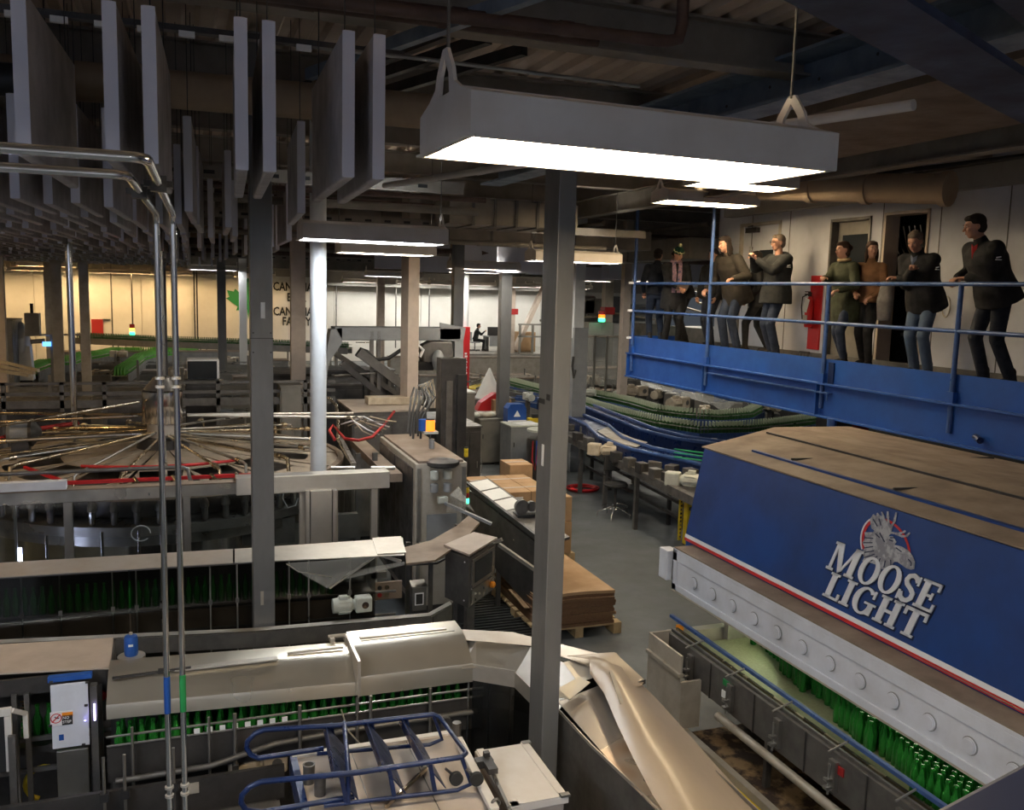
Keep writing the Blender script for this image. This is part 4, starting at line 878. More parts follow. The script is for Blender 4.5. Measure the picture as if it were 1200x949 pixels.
# clutter of hoses and fittings below the line
cl = thing('air_valve_cluster', 'cluster of coloured air valves and fittings on the post under the hood', 'valves', tuple(at(342, 850, 1.02)))
for i, (dx, dy, dz, m) in enumerate(((-.13, 0, .05, 'red'), (-.08, 0, .04, 'steel'), (-.03, 0, .02, 'chrome'), (.05, 0, .02, 'glow_yellow'), (.1, 0, .03, 'screen_blue'), (0, -.02, -.08, 'chrome'), (.01, -.03, -.14, 'stainless'), (-.02, -.02, -.2, 'steel'), (.14, .0, .0, 'white_paint'))):
    m = {'glow_yellow': 'yellow', 'screen_blue': 'lens_blue'}.get(m, m); MB().lathe([(.01, -.02), (.018, -.015), (.018, .015), (.01, .02)], (dx, dy, dz), 10, 'x').build('valve', m, cl, smooth=40)
MB().tube([(0, 0, .12), (0, 0, -.3)], .01, 6).build('stem', 'steel', cl, smooth=60)
MB().tube([(-.05, -.02, -.05), (.08, -.04, -.12), (.2, -.03, -.2)], .012, 6).build('hose', 'red_dark', cl, smooth=60)

def gearmotor(label, p, rz, m='motor_white', s=1., group=None, stand=False):
    t = thing('gear_motor', label, 'motor', tuple(p), rz, group)
    b_ = MB()
    prof = [(.03, -.17), (.062, -.165), (.066, -.12), (.066, -.02), (.05, 0), (.035, .01)]
    b_.lathe([(r * s, z * s) for r, z in prof], n=14, axis='x'); b_.build('motor_body', m, t, smooth=35)
    f = MB()
    for k in range(10):
        a = 2 * PI * k / 10; f.box((-.07 * s, .068 * s * math.cos(a), .068 * s * math.sin(a)), (.1 * s, .004 * s, .014 * s), M=Matrix.Rotation(a - PI / 2, 3, 'X'))
    f.build('cooling_fins', m, t)['kind'] = 'stuff'
    MB().box((-.08 * s, -.02 * s, .075 * s), (.07 * s, .05 * s, .03 * s)).build('terminal_box', m, t, bevel=.004)
    g_ = MB(); g_.box((.09 * s, 0, 0), (.14 * s, .11 * s, .13 * s)); g_.build('gearbox', m, t, bevel=.015 * s, seg=3)
    g_ = MB(); g_.lathe([(.03 * s, 0), (.03 * s, .012 * s), (.018 * s, .012 * s), (.018 * s, .002 * s)], (.1 * s, -.056 * s, 0), 12, 'y'); g_.build('shaft_cover', 'rust' if m == 'motor_white' else 'mid_steel', t, smooth=40)
    MB().lathe([(.045 * s, 0), (.045 * s, .03 * s)], (.0, 0, 0), 12, 'x').build('flange', m, t, smooth=40)
    if stand: MB().bb(-.04, .12, -.04, .04, -p[2], -.05 * s).build('stand', 'mid_steel', t)
    return t
gearmotor('cream gear motor on the beam under the nearest hood, behind the blue ladder', at(303, 892, .85), 0, 'motor_cream', 1.15)
st = thing('steel_post_box', 'upright stainless box left of the cream motor', 'post', tuple(at(252, 905, .7)))
MB().bb(-.055, .055, -.05, .05, -.35, .2).build('post', 'steel', st, bevel=.004); MB().prism([(-.055, -.052, .0), (.055, -.052, .0), (.055, -.03, .12), (-.055, -.03, .12)], (0, .02, 0)).build('sloped_plate', 'stainless', st)
ob = MB().bb(.2, .24, 5.5, 5.54, .84, .9)
# machine frame in the near left corner -------------------------------------
N = thing('rinser_housing', 'cream-topped machine housing at the lower left, beside the no step panel', 'machine')
c4 = [at(-40, 757, 1.5), at(133, 747, 1.5), at(129, 782, 1.5), at(-40, 791, 1.5)]
MB().prism(c4, (0, 0, -.012)).build('top_plate', 'cabinet_tan', N, bevel=.003)
y0, y1 = c4[2].y, c4[1].y; x0, x1 = -1.5, c4[2].x
MB().bb(x0, x1, y0, y0 + .02, 1.38, 1.488).build('front_apron', 'dark_steel', N); MB().bb(x1 - .02, x1, y0, y1, 1.2, 1.488).build('side_apron', 'mid_steel', N)
MB().bb(x0, x1, y1 - .02, y1, .1, 1.488).build('back_panel', 'dark_steel', N)
for x in (-1.05, -.98, -.56, -.6): MB().bb(x - .015, x + .015, y0 - .04, y0 - .01, .2, 1.4).build('post', 'mid_steel', N)
MB().bb(x0, -.3, y0 + .05, y0 + .3, .95, 1.0).build('conveyor_bed', 'dark_steel', N)
for z in (.85, 1.06): MB().bb(x0, -.5, y0 + .0, y0 + .02, z, z + .03).build('cross_rail', 'mid_steel', N)
for x in (-1.42, -.55): MB().bb(x - .03, x + .03, y0 + .2, y0 + .26, 0, .95).build('leg', 'dark_steel', N)
for k in range(7): bottle((-1.02 + k * .068, y0 + .16, 1.0), 'green bottle in the dark left machine beside the no step panel', 'bottles in the left machine')
sp = MB()
for k in range(9): sp.tube([(-1.03 + .012 * (k % 2), y0 + .05, 1.14 + k * .022), (-1.0 + .012 * (k % 2), y0 + .03, 1.15 + k * .022)], .006, 5)
sp.build('bottle_screw', 'brass_pipe', N)['kind'] = 'stuff'
mo = thing('white_frame_guard', 'white framed black window guard at the lower left edge', 'guard', (0, 0, 0))
a = at(-30, 797, 1.4); 
g_ = MB(); ya = y0 - .2; xs_ = [at(5, 800, 1.4).x, at(24, 800, 1.4).x, at(34, 815, 1.35).x]
g_.bb(-1.6, xs_[1], ya, ya + .03, 1.34, 1.39); g_.bb(xs_[1] - .04, xs_[1], ya, ya + .03, .98, 1.34); g_.beam((xs_[1], ya + .015, 1.37), (xs_[2], ya + .1, 1.30), .03, .03); g_.beam((xs_[2], ya + .1, 1.30), (xs_[2], ya + .1, 1.14), .03, .03); g_.build('frame', 'lamp_white', mo, bevel=.004)
MB().bb(-1.6, xs_[1] - .04, ya + .01, ya + .02, .98, 1.34).build('window', 'black', mo); MB().bb(xs_[1] - .02, xs_[1] + .02, ya - .03, ya, .55, 1.22).build('post', 'mid_steel', mo)
ns = thing('no_step_panel', 'pale blue panel with no step warning sticker at the lower left', 'panel')
pa = [at(59, 798, 1.42), at(103, 797, 1.42)]; yy = y0 - .14; xl, xr = atY(59, 798, yy).x, atY(103, 797, yy).x
zb = atY(80, 874, yy).z; zt_ = atY(80, 800, yy).z
MB().bb(xl, xr, yy - .02, yy, zb, zt_).build('panel', 'white_paint', ns, bevel=.004)
def onp(px, py): p = atY(px, py, yy - .021); return p
def spt(b_, x0, y0, x1, y1): a, c = onp(x0, y0), onp(x1, y1); return b_.bb(a.x, c.x, a.y - .002, a.y + .001, c.z, a.z)
st_ = spt(MB(), 58.5, 835, 86, 848).build('sticker', 'stripe_white', ns)
spt(MB(), 72.5, 835, 85.5, 838.5).build('orange_band', 'orange', st_).location.y = -.002
spt(MB(), 72.5, 838.5, 85.5, 848).build('black_field', 'black', st_).location.y = -.002
cc = onp(65.8, 841.5); rg = MB(); rr = .032
for i in range(20):
    A, B = 2 * PI * i / 20, 2 * PI * (i + 1) / 20
    rg.prism([cc + V((math.cos(A) * rr, -.003, math.sin(A) * rr)), cc + V((math.cos(B) * rr, -.003, math.sin(B) * rr)), cc + V((math.cos(B) * rr * .84, -.003, math.sin(B) * rr * .84)), cc + V((math.cos(A) * rr * .84, -.003, math.sin(A) * rr * .84))], (0, -.002, 0))
rg.beam(cc + V((-.024, -.004, -.024)), cc + V((.024, -.004, .024)), .003, .006); rg.build('prohibition_ring', 'red', st_)
MB().prism([cc + V((-.01, -.004, .01)), cc + V((.0, -.004, -.003)), cc + V((.018, -.004, -.002)), cc + V((.018, -.004, .004)), cc + V((.0, -.004, .006)), cc + V((-.004, -.004, .014))], (0, -.001, 0)).build('foot_symbol', 'black', st_)
p = onp(73.5, 842.4); text('NO', .024, 'stripe_white', st_, p + V((0, -.005, 0)), (PI / 2, 0, 0), ext=.001, align='LEFT', name='lettering'); p = onp(73.5, 847.2); text('STEP', .024, 'stripe_white', st_, p + V((0, -.005, 0)), (PI / 2, 0, 0), ext=.001, align='LEFT', name='lettering')
spt(MB(), 69, 861, 75, 867).build('blue_mark', 'lens_blue', ns)
for px, py in ((60, 799), (102, 799), (59, 872), (98, 872), (59, 850), (101, 826)): q = onp(px, py); MB().box(q + V((0, -.004, 0)), (.02, .012, .012)).build('clip', 'dark_steel', ns)
MB().bb(xl + .02, xr - .01, yy - .02, yy + .1, .55, zb - .02).build('lower_box', 'steel', ns, bevel=.005)
MB().bb(xl - .02, xr + .02, yy + .03, yy + .08, zt_ + .0, zt_ + .03).build('violet_strip', 'lens_blue', ns)
MB().bb(xr - .025, xr - .015, yy - .04, yy - .03, 1.24, 1.24).tube([(xr + .035, yy - .03, 1.23), (xr + .035, yy - .03, 1.34)], .006, 8).build('violet_lamp', 'glow_violet', ns)
MB().bb(xr + .01, xr + .05, yy - .01, yy + .05, .3, 1.45).build('post', 'mid_steel', ns)
es = thing('emergency_stop', 'red mushroom button left of the near hoods', 'button', tuple(at(119, 813, 1.3)))
MB().lathe([(.03, 0), (.035, .01), (.035, .03), (.02, .045)], n=14, axis='y', M=Matrix.Rotation(PI, 3, 'Z')).build('button', 'red', es, smooth=40); MB().bb(-.035, .035, 0, .12, -.05, .06).build('box', 'dark_steel', es)
bm2 = thing('blue_motor', 'small upright blue motor on a steel flange behind the near hood', 'motor', tuple(at(154, 768, 1.46)))
MB().lathe([(.04, 0), (.045, .02), (.045, .12), (.04, .14), (.02, .145)], n=18).build('motor_body', 'lens_blue', bm2, smooth=40); MB().lathe([(.09, -.02), (.09, 0), (.05, .005)], n=18).build('flange', 'stainless', bm2, smooth=40); MB().lathe([(.012, .15), (.012, .165)], n=8).build('cap', 'stainless', bm2); MB().bb(-.015, .015, -.049, -.043, .08, .095).build('label_plate', 'paper', bm2)
MB().bb(-.06, .06, -.06, .06, -.3, -.02).build('mount', 'dark_steel', bm2)
rg = thing('yellow_hose_loop', 'orange-yellow hose loop on the dark machine at the lower left', 'hose', tuple(at(52, 917, .75)))
MB().tube([(math.cos(a) * .11, 0, math.sin(a) * .11) for a in [PI * .4 + i * PI / 10 for i in range(11)]], .017, 8).build('hose', 'yellow', rg, smooth=60)
lb = thing('machine_base_frame', 'long dark lower machine frame across the bottom left corner', 'frame')
MB().bb(-1.6, .5, 5.2, 5.35, .72, .84).build('front_beam', 'mid_steel', lb, bevel=.004); MB().bb(-1.6, .5, 5.35, 5.8, .70, .73).build('shelf', 'dark_steel', lb); MB().bb(-1.6, .55, 5.55, 5.58, .73, .95).build('back_plate', 'dark_steel', lb)
for x in (-1.3, -.4, .35): MB().bb(x - .04, x + .04, 5.22, 5.3, 0, .72).build('leg', 'mid_steel', lb)
MB().bb(-.3, .42, 4.2, 5.15, .42, .46).build('step_plate', 'cabinet_grey', lb)
for x in (-.25, .38): MB().bb(x - .03, x + .03, 4.3, 4.36, 0, .42).build('leg', 'mid_steel', lb)
for k, px in enumerate((130, 152, 205)):
    p = at(px, 905, .85); MB().tube([(p.x, 5.5, .74), (p.x, 5.5, 1.2)], .01, 6).build('rod', 'steel', lb); MB().box((p.x, 5.5, .95), (.05, .04, .05)).build('clamp', 'black', lb)
MB().bb(at(215, 880, .95).x, at(232, 880, .95).x, 5.54, 5.545, .86, .93).build('warning_sticker', 'cream', lb)
# ======================= FRONT WHITE BOXES AND BLUE LADDER ================
zb = 1.5
B1 = thing('white_equipment_box', 'white-topped cabinet under the blue ladder, bottom centre', 'cabinet')
P4 = [at(341, 884, zb), at(530, 857, zb), at(579, 949, zb), at(352, 985, zb)]
xa, xb_ = P4[0].x, .5 * (P4[1].x + P4[2].x); ya, yb = P4[1].y, 3.2
MB().bb(xa, xb_, yb, ya, zb - .03, zb).build('top', 'cabinet_tan', B1, bevel=.004)
MB().bb(xa + .03, xb_ - .02, yb, ya - .03, .1, zb - .03).build('body', 'lamp_white', B1)
MB().bb(xa, xb_, ya - .04, ya, zb, zb + .012).build('back_edge', 'lamp_white', B1)
MB().bb(xa - .01, xa + .025, yb, ya, zb - .12, zb + .01).build('left_edge', 'navy_paint', B1)
for x in (.35, .7): MB().bb(xa + (xb_ - xa) * x, xa + (xb_ - xa) * x + .004, yb, ya - .04, zb, zb + .003).build('seam', 'mid_steel', B1)
B2 = thing('white_equipment_box', 'second white-topped cabinet right of the ladder, beside the big grey column', 'cabinet')
Q = [at(552, 880, zb), at(622, 869, zb), at(663, 931, zb), at(606, 946, zb)]
xc, xd = Q[0].x + .02, (Q[1].x + Q[2].x) / 2; yc, yd = (Q[0].y + Q[1].y) / 2, (Q[2].y + Q[3].y) / 2
MB().bb(xc, xd, yd, yc, zb - .04, zb).build('top', 'lamp_white', B2, bevel=.006)
MB().bb(xc + .02, xd - .02, yd + .02, yc - .02, .08, zb - .04).build('body', 'cabinet_tan', B2)
for a in (xc + .01, xd - .05): MB().bb(a, a + .04, yd, yc, zb, zb + .006).build('rim', 'lamp_white', B2)
MB().bb(xc, xd, yd, yd + .03, zb, zb + .006).build('rim', 'lamp_white', B2)
for q_ in ((xd, yc), (xd, yd + .02)): MB().box((q_[0] - .02, q_[1] - .01, zb + .004), (.05, .03, .012)).build('corner_bracket', 'steel', B2)
BR = thing('cover_bar', 'white flat bar with dark clamp lying between the two white cabinets', 'bar')
MB().beam(at(537, 866, zb + .04), at(580, 950, zb + .04), .045, .03).build('bar', 'lamp_white', BR, bevel=.004)
MB().beam(at(577, 905, zb + .03), at(600, 955, zb + .03), .016, .016).build('rod', 'steel', BR)
MB().box(at(567, 893, zb + .05), (.09, .05, .04)).box(at(575, 899, zb + .06), (.05, .09, .03)).box(at(570, 888, zb + .06), (.03, .03, .07)).build('clamp', 'dark_steel', BR)
MB().tube([at(535, 862, zb), at(535, 862, zb) + V((0, 0, .08))], .025, 10).build('bolt', 'mid_steel', BR, smooth=50)
MB().tube([at(581, 941, zb + .05) + V((.02 * math.cos(a), 0, .02 * math.sin(a))) for a in [i * PI / 6 for i in range(13)]], .007, 6).build('lifting_eye', 'mid_steel', BR, smooth=60)
cups = thing('dark_sleeve', 'left grey-black pipe sleeve standing under the blue ladder', 'sleeve', tuple(at(362, 917, zb)))
MB().lathe([(.028, 0), (.03, .09), (.032, .1), (.024, .1), (.022, .02)], n=16).build('sleeve', 'mid_steel', cups, smooth=50)
cups = copy_tree(cups); cups.location = at(375, 931, zb); cups['label'] = 'right grey-black pipe sleeve standing under the blue ladder'
L_ = thing('step_ladder', 'blue tubular step ladder lying across the white cabinets', 'ladder')
zt2, zl2 = 1.72, 1.57
def side(pts_up, pts_lo, name):
    up = [at(x, y, zt2) for x, y in pts_up]; lo = [V(at(x, y, zl2)) for x, y in pts_lo]
    for p, q2 in zip(lo, [up[0]] * len(lo)): pass
    ends = [up[0] + V((-.05, 0, -.015)), up[0] + V((-.085, 0, -.05)), up[0] + V((-.09, 0, -.085)), up[0] + V((-.07, 0, -.125))]
    path_ = list(reversed(up)) + ends + [V((p.x, up[0].y + (p.x - up[0].x) * .0, zl2)) for p in lo]
    MB().tube(path_, .0135, 10).build(name, 'navy_paint', L_, smooth=60); return up, lo
uA, lA = side([(310, 855), (395, 850), (508, 837)], [(302, 884), (380, 880)], 'back_rail')
uB, lB = side([(306, 916), (420, 905), (541, 887)], [(304, 943), (395, 934), (414, 930)], 'front_rail')
MB().tube([uA[2], uA[2] + V((.03, -.02, -.01)), lerp(uA[2], uB[2], .9) + V((.04, 0, -.01)), uB[2]], .012, 8).build('end_rail', 'navy_paint', L_, smooth=60)
for tt, w_, hh in ((.38, .10, .13), (.62, .09, .12), (.83, .09, .12)):
    a = uA[0].lerp(uA[2], tt); c = uB[0].lerp(uB[2], tt); a.z = c.z = 1.66
    MB().prism([a + V((-.03, 0, .06)), c + V((-.03, 0, .06)), c + V((.085, 0, -.10)), a + V((.085, 0, -.10))], (.004, 0, .004)).prism([a + V((-.02, 0, .05)), c + V((-.02, 0, .05)), c + V((-.04, 0, .03)), a + V((-.04, 0, .03))], (.004, 0, .004)).build('step', 'navy_paint', L_, bevel=.003)
for s_, u in ((0, uA), (1, uB)):
    a = u[0].lerp(u[2], .3); c = u[2]
    MB().tube([a + V((0, 0, -.16)), c + V((-.02, 0, -.17)), c + V((.05, 0, -.15)), c + V((0.0, 0, 0))], .011, 8).build('stringer', 'navy_paint', L_, smooth=60)
    for tt in (.38, .62, .83): q_ = u[0].lerp(u[2], tt); MB().beam(q_, q_ + V((.03, 0, -.16)), .02, .02).build('brace', 'navy_paint', L_)
q_ = uA[0].lerp(uA[2], .46); r2 = uB[0].lerp(uB[2], .42); MB().tube([q_, r2 + V((.0, 0, .0)), r2 + V((0, 0, -.16))], .012, 8).build('cross_tube', 'navy_paint', L_, smooth=60)
for c_ in (uB[2] + V((.07, -.03, -.11)), uA[2] + V((.07, 0, -.06)), uB[2] + V((-.02, .02, -.12))):
    w2 = MB().lathe([(.012, -.014), (.034, -.012), (.034, .012), (.012, .014)], c_, 16, 'y').build('caster_wheel', 'rubber', L_, smooth=40)
    MB().tube([c_ + V((0, .02, 0)), c_ + V((-.05, .02, .05))], .007, 6).build('fork', 'mid_steel', w2, smooth=60)
MB().beam(at(452, 945, 1.52), at(500, 900, 1.52), .012, .02).build('loose_rod', 'brass_pipe', L_)

# ======================= SECOND HOODED LINE (filler infeed) ===============
H2 = thing('filler_infeed_line', 'long straight bottle line with brushed steel hood before the filler', 'conveyor')
zt = 1.6
c4 = [at(-60, 663, zt), at(293, 642, zt), at(293, 658, zt), at(-60, 680, zt)]
yb_, yf = .5 * (c4[0].y + c4[1].y), .5 * (c4[2].y + c4[3].y)
tiltm = 'stainless'
MB().prism([at(-60, 663, zt), at(273, 643, zt), at(273, 659, zt), at(-60, 680, zt)], (0, 0, -.008)).build('top_hood', 'hood_dusty', H2)
MB().prism([at(275, 643, zt), at(472, 630, zt), at(474, 650, zt - .0), at(275, 659, zt)], (0, 0, -.008)).build('top_hood', 'stainless', H2)
MB().prism([at(436, 631, zt + .004), at(470, 629, zt + .004), at(476, 648, zt + .004), at(442, 650, zt + .004)], (0, 0, .008)).build('end_tray', 'stainless', H2)
yf = at(100, 670, zt).y
def fy(px, z): return at(px, 0, z)
for a, c in ((-60, 150), (152, 293), (293, 440)):
    p0, p1 = at(a, 680 - (a + 60) * .062, 1.59), at(c, 680 - (c + 60) * .062, 1.59)
    MB().prism([(p0.x, p0.y, .93), (p1.x, p1.y, .93), (p1.x, p1.y, 1.59), (p0.x, p0.y, 1.59)], (0, .004, 0)).build('plexi_panel', 'plexi_dark', H2)
    MB().beam((p0.x, p0.y, 1.585), (p1.x, p1.y, 1.585), .012, .02).build('edge_strip', 'mid_steel', H2)
pL, pR = at(-60, 680, 1.59), at(440, 650, 1.59)
yl, yr = pL.y, pR.y
def yfr(x): return yl + (yr - yl) * (x - pL.x) / (pR.x - pL.x)
for px in (-20, 25, 69, 130, 158, 188, 247, 280, 345, 370, 423):
    p = at(px, 672, 1.59); MB().tube([(p.x, yfr(p.x) + .02, .6), (p.x, yfr(p.x) + .02, 1.58)], .008, 6).build('post', 'steel', H2, smooth=60); MB().box((p.x, yfr(p.x) + .02, 1.25), (.03, .03, .04)).build('clamp', 'mid_steel', H2)
for z in (1.22, 1.0): MB().tube([(pL.x, yfr(pL.x) + .05, z), (pR.x + .2, yfr(pR.x + .2) + .05, z)], .012, 6).build('guide_rail', 'mid_steel', H2, smooth=60)
MB().prism([(pL.x, yfr(pL.x) + .08, .9), (pR.x, yfr(pR.x) + .08, .9), (pR.x, yfr(pR.x) + .08, 1.17), (pL.x, yfr(pL.x) + .08, 1.17)], (0, .02, 0)).build('side_plate', 'dust_tan', H2)
MB().prism([(pL.x, yfr(pL.x) + .1, 1.17), (pR.x, yfr(pR.x) + .1, 1.17), (pR.x, yfr(pR.x) + .4, 1.17), (pL.x, yfr(pL.x) + .4, 1.17)], (0, 0, .03)).build('chain', 'dark_steel', H2)
MB().prism([(pL.x, yfr(pL.x) + .45, .1), (pR.x, yfr(pR.x) + .45, .1), (pR.x, yfr(pR.x) + .45, 1.58), (pL.x, yfr(pL.x) + .45, 1.58)], (0, .02, 0)).build('back_panel', 'dark_steel', H2)
x = pL.x + .1
while x < 1.25: bottle((x, yfr(x) + .17, 1.2), 'dark green bottle on the filler infeed line behind tinted plexiglass', 'bottles on the filler infeed'); x += .068
rl = thing('kick_rail', 'long grey bumper rail below the filler infeed line, bent at its right end', 'rail')
pts_ = [at(-60, 757, 1.12), at(300, 740, 1.12), at(505, 722, 1.12), at(530, 708, 1.12)]
for a, c in zip(pts_[:-1], pts_[1:]):
    MB().prism([a, c, c + V((0, .09, 0)), a + V((0, .09, 0))], (0, 0, -.01)).build('top_flange', 'stainless', rl); MB().prism([a, c, c + V((0, 0, -.14)), a + V((0, 0, -.14))], (0, .012, 0)).build('web', 'mid_steel', rl)
for p in (pts_[0] + V((.3, 0, 0)), lerp(pts_[0], pts_[1], .6), lerp(pts_[1], pts_[2], .3), pts_[2]): MB().bb(p.x - .03, p.x + .03, p.y + .02, p.y + .08, 0, 1.1).build('leg', 'dark_steel', rl)
gearmotor('white-green gear motor on the rail right of the sticker column', atY(413, 708, 7.62), 0, s=1.05)
bx = thing('control_box', 'small grey operator box with dark display, right of the white motor', 'control box', tuple(at(490, 702, 1.05)))
MB().bb(-.07, .07, -.05, .06, -.1, .13).build('housing', 'mid_steel', bx, bevel=.006); MB().prism([(-.075, -.055, .13), (.075, -.055, .13), (.075, .065, .16), (-.075, .065, .16)], (0, 0, .012)).build('sloped_top', 'steel', bx); MB().bb(-.045, .04, -.056, -.05, -.04, .08).build('frame', 'stripe_white', bx); MB().bb(-.035, .03, -.059, -.055, -.03, .07).build('display', 'black', bx)
bx = thing('switch_plate', 'tan switch plate with four round switches beside the white motor', 'switches', tuple(at(452, 694, 1.1)))
MB().bb(-.1, .16, 0, .03, -.07, .1).build('plate', 'dust_tan', bx)
for i in range(4): MB().lathe([(.022, 0), (.022, .02)], (-.06 + (i % 2) * .07, -.01, -.02 + (i // 2) * .07), 10, 'y').build('switch', ('red_dark', 'brass_pipe', 'black', 'brass_pipe')[i], bx)
gearmotor('dusty small motor behind the plexiglass left of the white motor', at(352, 712, 1.05), 0, 'cream' if 0 else 'motor_cream', .8)
gv = thing('guard_film', 'bent clear plastic guard hanging open from the steel hood', 'plastic guard')
MB().sheet([[at(335, 660, 1.59), at(385, 657, 1.59), at(440, 652, 1.59)], [at(360, 676, 1.45), at(388, 675, 1.42), at(425, 664, 1.5)], [at(384, 689, 1.34), at(388, 688, 1.34), at(412, 673, 1.44)]], .004).build('film', 'plexi_cloudy', gv, smooth=40)
MB().tube([at(336, 661, 1.585), at(350, 670, 1.5), at(389, 676, 1.42)], .005, 5).build('edge', 'cream', gv); MB().beam(at(386, 689, 1.34), at(441, 651, 1.57), .012, .02).build('edge', 'stainless', gv); MB().beam(at(442, 649, 1.56), at(470, 658, 1.5), .012, .03).build('edge', 'stainless', gv)
MB().prism([at(412, 668, 1.45), at(474, 658, 1.5), at(474, 662, 1.47), at(400, 680, 1.38)], (0, .003, 0)).build('film', 'plexi_cloudy', gv)
# curved tan section leading to the capper
H3 = thing('curved_transfer', 'dusty tan curved conveyor cover rising to the capper', 'conveyor')
MB().prism([at(474, 641, 1.5), at(505, 633, 1.5), at(535, 616, 1.5), at(549, 604, 1.5), at(562, 612, 1.5), at(544, 633, 1.5), at(510, 656, 1.5), at(476, 660, 1.5)], (0, 0, -.02)).build('cover', 'dust_tan', H3)
MB().prism([at(476, 660, 1.48), at(510, 657, 1.48), at(544, 634, 1.48), at(544, 634, 1.40), at(510, 657, 1.40), at(476, 660, 1.40)], (0, .01, 0)).build('apron', 'steel', H3)
MB().sheet([[at(522, 600, 1.62), at(545, 598, 1.62)], [at(527, 580, 1.85), at(548, 590, 1.75)], [at(537, 570, 1.9), at(556, 600, 1.6)]], .003).build('film', 'plexi_cloudy', H3, smooth=50)
for z in (1.1, 1.25): MB().tube([at(476, 662, z) + V((0, 0, 0)), at(512, 660, z), at(548, 640, z)], .012, 6).build('guide_rail', 'mid_steel', H3, smooth=60)
for px, py in ((478, 690), (505, 690), (535, 665)): p = at(px, py, 1.0); MB().bb(p.x - .02, p.x + .02, p.y, p.y + .04, 0, 1.48).build('leg', 'mid_steel', H3)
gm = MB()
# operator panel
HM = thing('operator_panel', 'dark operator cabinet with screen and orange knob, tilted tan top', 'control panel')
cA_, cB_, cC_, cD_ = at(522, 640, 1.5), at(550, 651, 1.5), at(581, 632, 1.5), at(555, 626, 1.5)
zdn = .98
MB().prism([(p.x, p.y, 1.47) for p in (cA_, cB_, cC_, cD_)], (0, 0, zdn - 1.47)).build('housing', 'mid_steel', HM, bevel=.006)
cen = (cA_ + cC_) / 2
MB().prism([cen + (p - cen) * 1.06 + V((0, 0, .0)) for p in (cA_, cB_, cC_, cD_)], (0, 0, .02)).build('top', 'cabinet_tan', HM)
d = (cC_ - cB_).normalized(); nn = V((d.y, -d.x, 0)); Lf = (cC_ - cB_).length
def onf(u, z, o): return V((cB_.x, cB_.y, 0)) + d * (u * Lf) + nn * o + V((0, 0, z))
def fquad(u0, u1, z0, z1, o, th=.004): return MB().prism([onf(u0, z0, o), onf(u1, z0, o), onf(u1, z1, o), onf(u0, z1, o)], nn * th)
fquad(.08, .92, 1.16, 1.44, .0, .012).build('screen_frame', 'steel', HM); fquad(.18, .82, 1.2, 1.41, .012, .004).build('screen', 'screen_dark', HM); fquad(.08, .92, 1.0, 1.14, .0, .01).build('button_plate', 'steel', HM)
for i, (u, z, m) in enumerate(((.2, 1.09, 'cream'), (.35, 1.06, 'cream'), (.5, 1.09, 'black'), (.2, 1.03, 'dark_steel'), (.5, 1.03, 'cream'))): MB().lathe([(.016, 0), (.016, .018)], onf(u, z, .01), 10, 'y', ).build('button', m, HM)
MB().ell(onf(.8, 1.07, .03), (.035, .035, .035), 12, 8).build('orange_knob', 'orange', HM, smooth=60)
for u, z in ((.5, 0), ): pass
for p in (lerp(cA_, cB_, .8), ): MB().box((p.x, p.y - .012, 1.42), (.012, .012, .012)).box((p.x, p.y - .012, 1.04), (.012, .012, .012)).build('screw', 'stripe_white', HM)
MB().bb(cen.x - .04, cen.x + .04, cen.y - .04, cen.y + .04, 0, zdn).build('post', 'mid_steel', HM); MB().bb(cen.x - .15, cen.x + .15, cen.y - .15, cen.y + .15, 0, .02).build('foot', 'mid_steel', HM)
emitter('glow_work', (.6, .65, 1.), 30.)
# ======================= FILLER CAROUSEL =================================
CC = V((-.28, 12.2, 0)); CR = 2.28
K = thing('filler_carousel', 'big round filler with radial steel pipes, left of the round white column', 'filler', tuple(CC))
MB().lathe([(.19, 2.02), (.19, 2.22), (.17, 2.22)], n=28).build('hub_neck', 'stainless', K, smooth=40)
MB().lathe([(.24, 2.22), (.25, 2.24), (.25, 2.62), (.23, 2.64)], n=32).build('hub_drum', 'chrome', K, smooth=40)
MB().lathe([(.23, 2.64), (.13, 2.76), (.11, 2.8), (.05, 2.82)], n=24).build('hub_cone', 'mid_steel', K, smooth=40)
MB().tube([(0, 0, 2.8), (0, 0, 5.6)], .045, 12).build('feed_pipe', 'steel', K, smooth=50)
MB().lathe([(.06, 1.7), (.35, 1.75), (.3, 2.02), (.12, 2.05)], n=20).build('hub_base', 'dark_steel', K, smooth=40)
Rk = random.Random(11)
NS = 14
for i in range(NS):            # wedge-shaped cover plates with triangular openings
    a0, a1 = 2 * PI * i / NS + .02, 2 * PI * (i + 1) / NS - .02; am = (a0 + a1) / 2
    P = lambda r, a: V((r * math.cos(a), r * math.sin(a), 1.93 - .085 * r))
    b_ = MB()
    for pl in ([P(.3, a0), P(1.2, a0), P(1.2, a1), P(.3, a1)], [P(1.82, a0), P(2.2, a0), P(2.2, am), P(1.82, am)], [P(1.82, am), P(2.2, am), P(2.2, a1), P(1.82, a1)], [P(1.2, a0), P(1.82, a0), P(1.82, a0 + .09)], [P(1.2, a1), P(1.82, a1), P(1.82, a1 - .09)]): b_.prism(pl, (0, 0, -.012))
    b_.build('cover_plate', 'disc_tan', K)
b_ = MB()
for i in range(40):
    a0, a1 = 2 * PI * i / 40, 2 * PI * (i + 1) / 40; q = lambda r, a, z: V((r * math.cos(a), r * math.sin(a), z))
    b_.prism([q(2.2, a0, 1.72), q(2.28, a0, 1.72), q(2.28, a1, 1.72), q(2.2, a1, 1.72)], (0, 0, .04))
b_.build('rim', 'dust_tan', K)
MB().lathe([(2.15, 1.2), (2.15, 1.30), (2.2, 1.32), (2.2, 1.42), (2.1, 1.44)], n=56).build('polished_ring', 'steel', K, smooth=40)
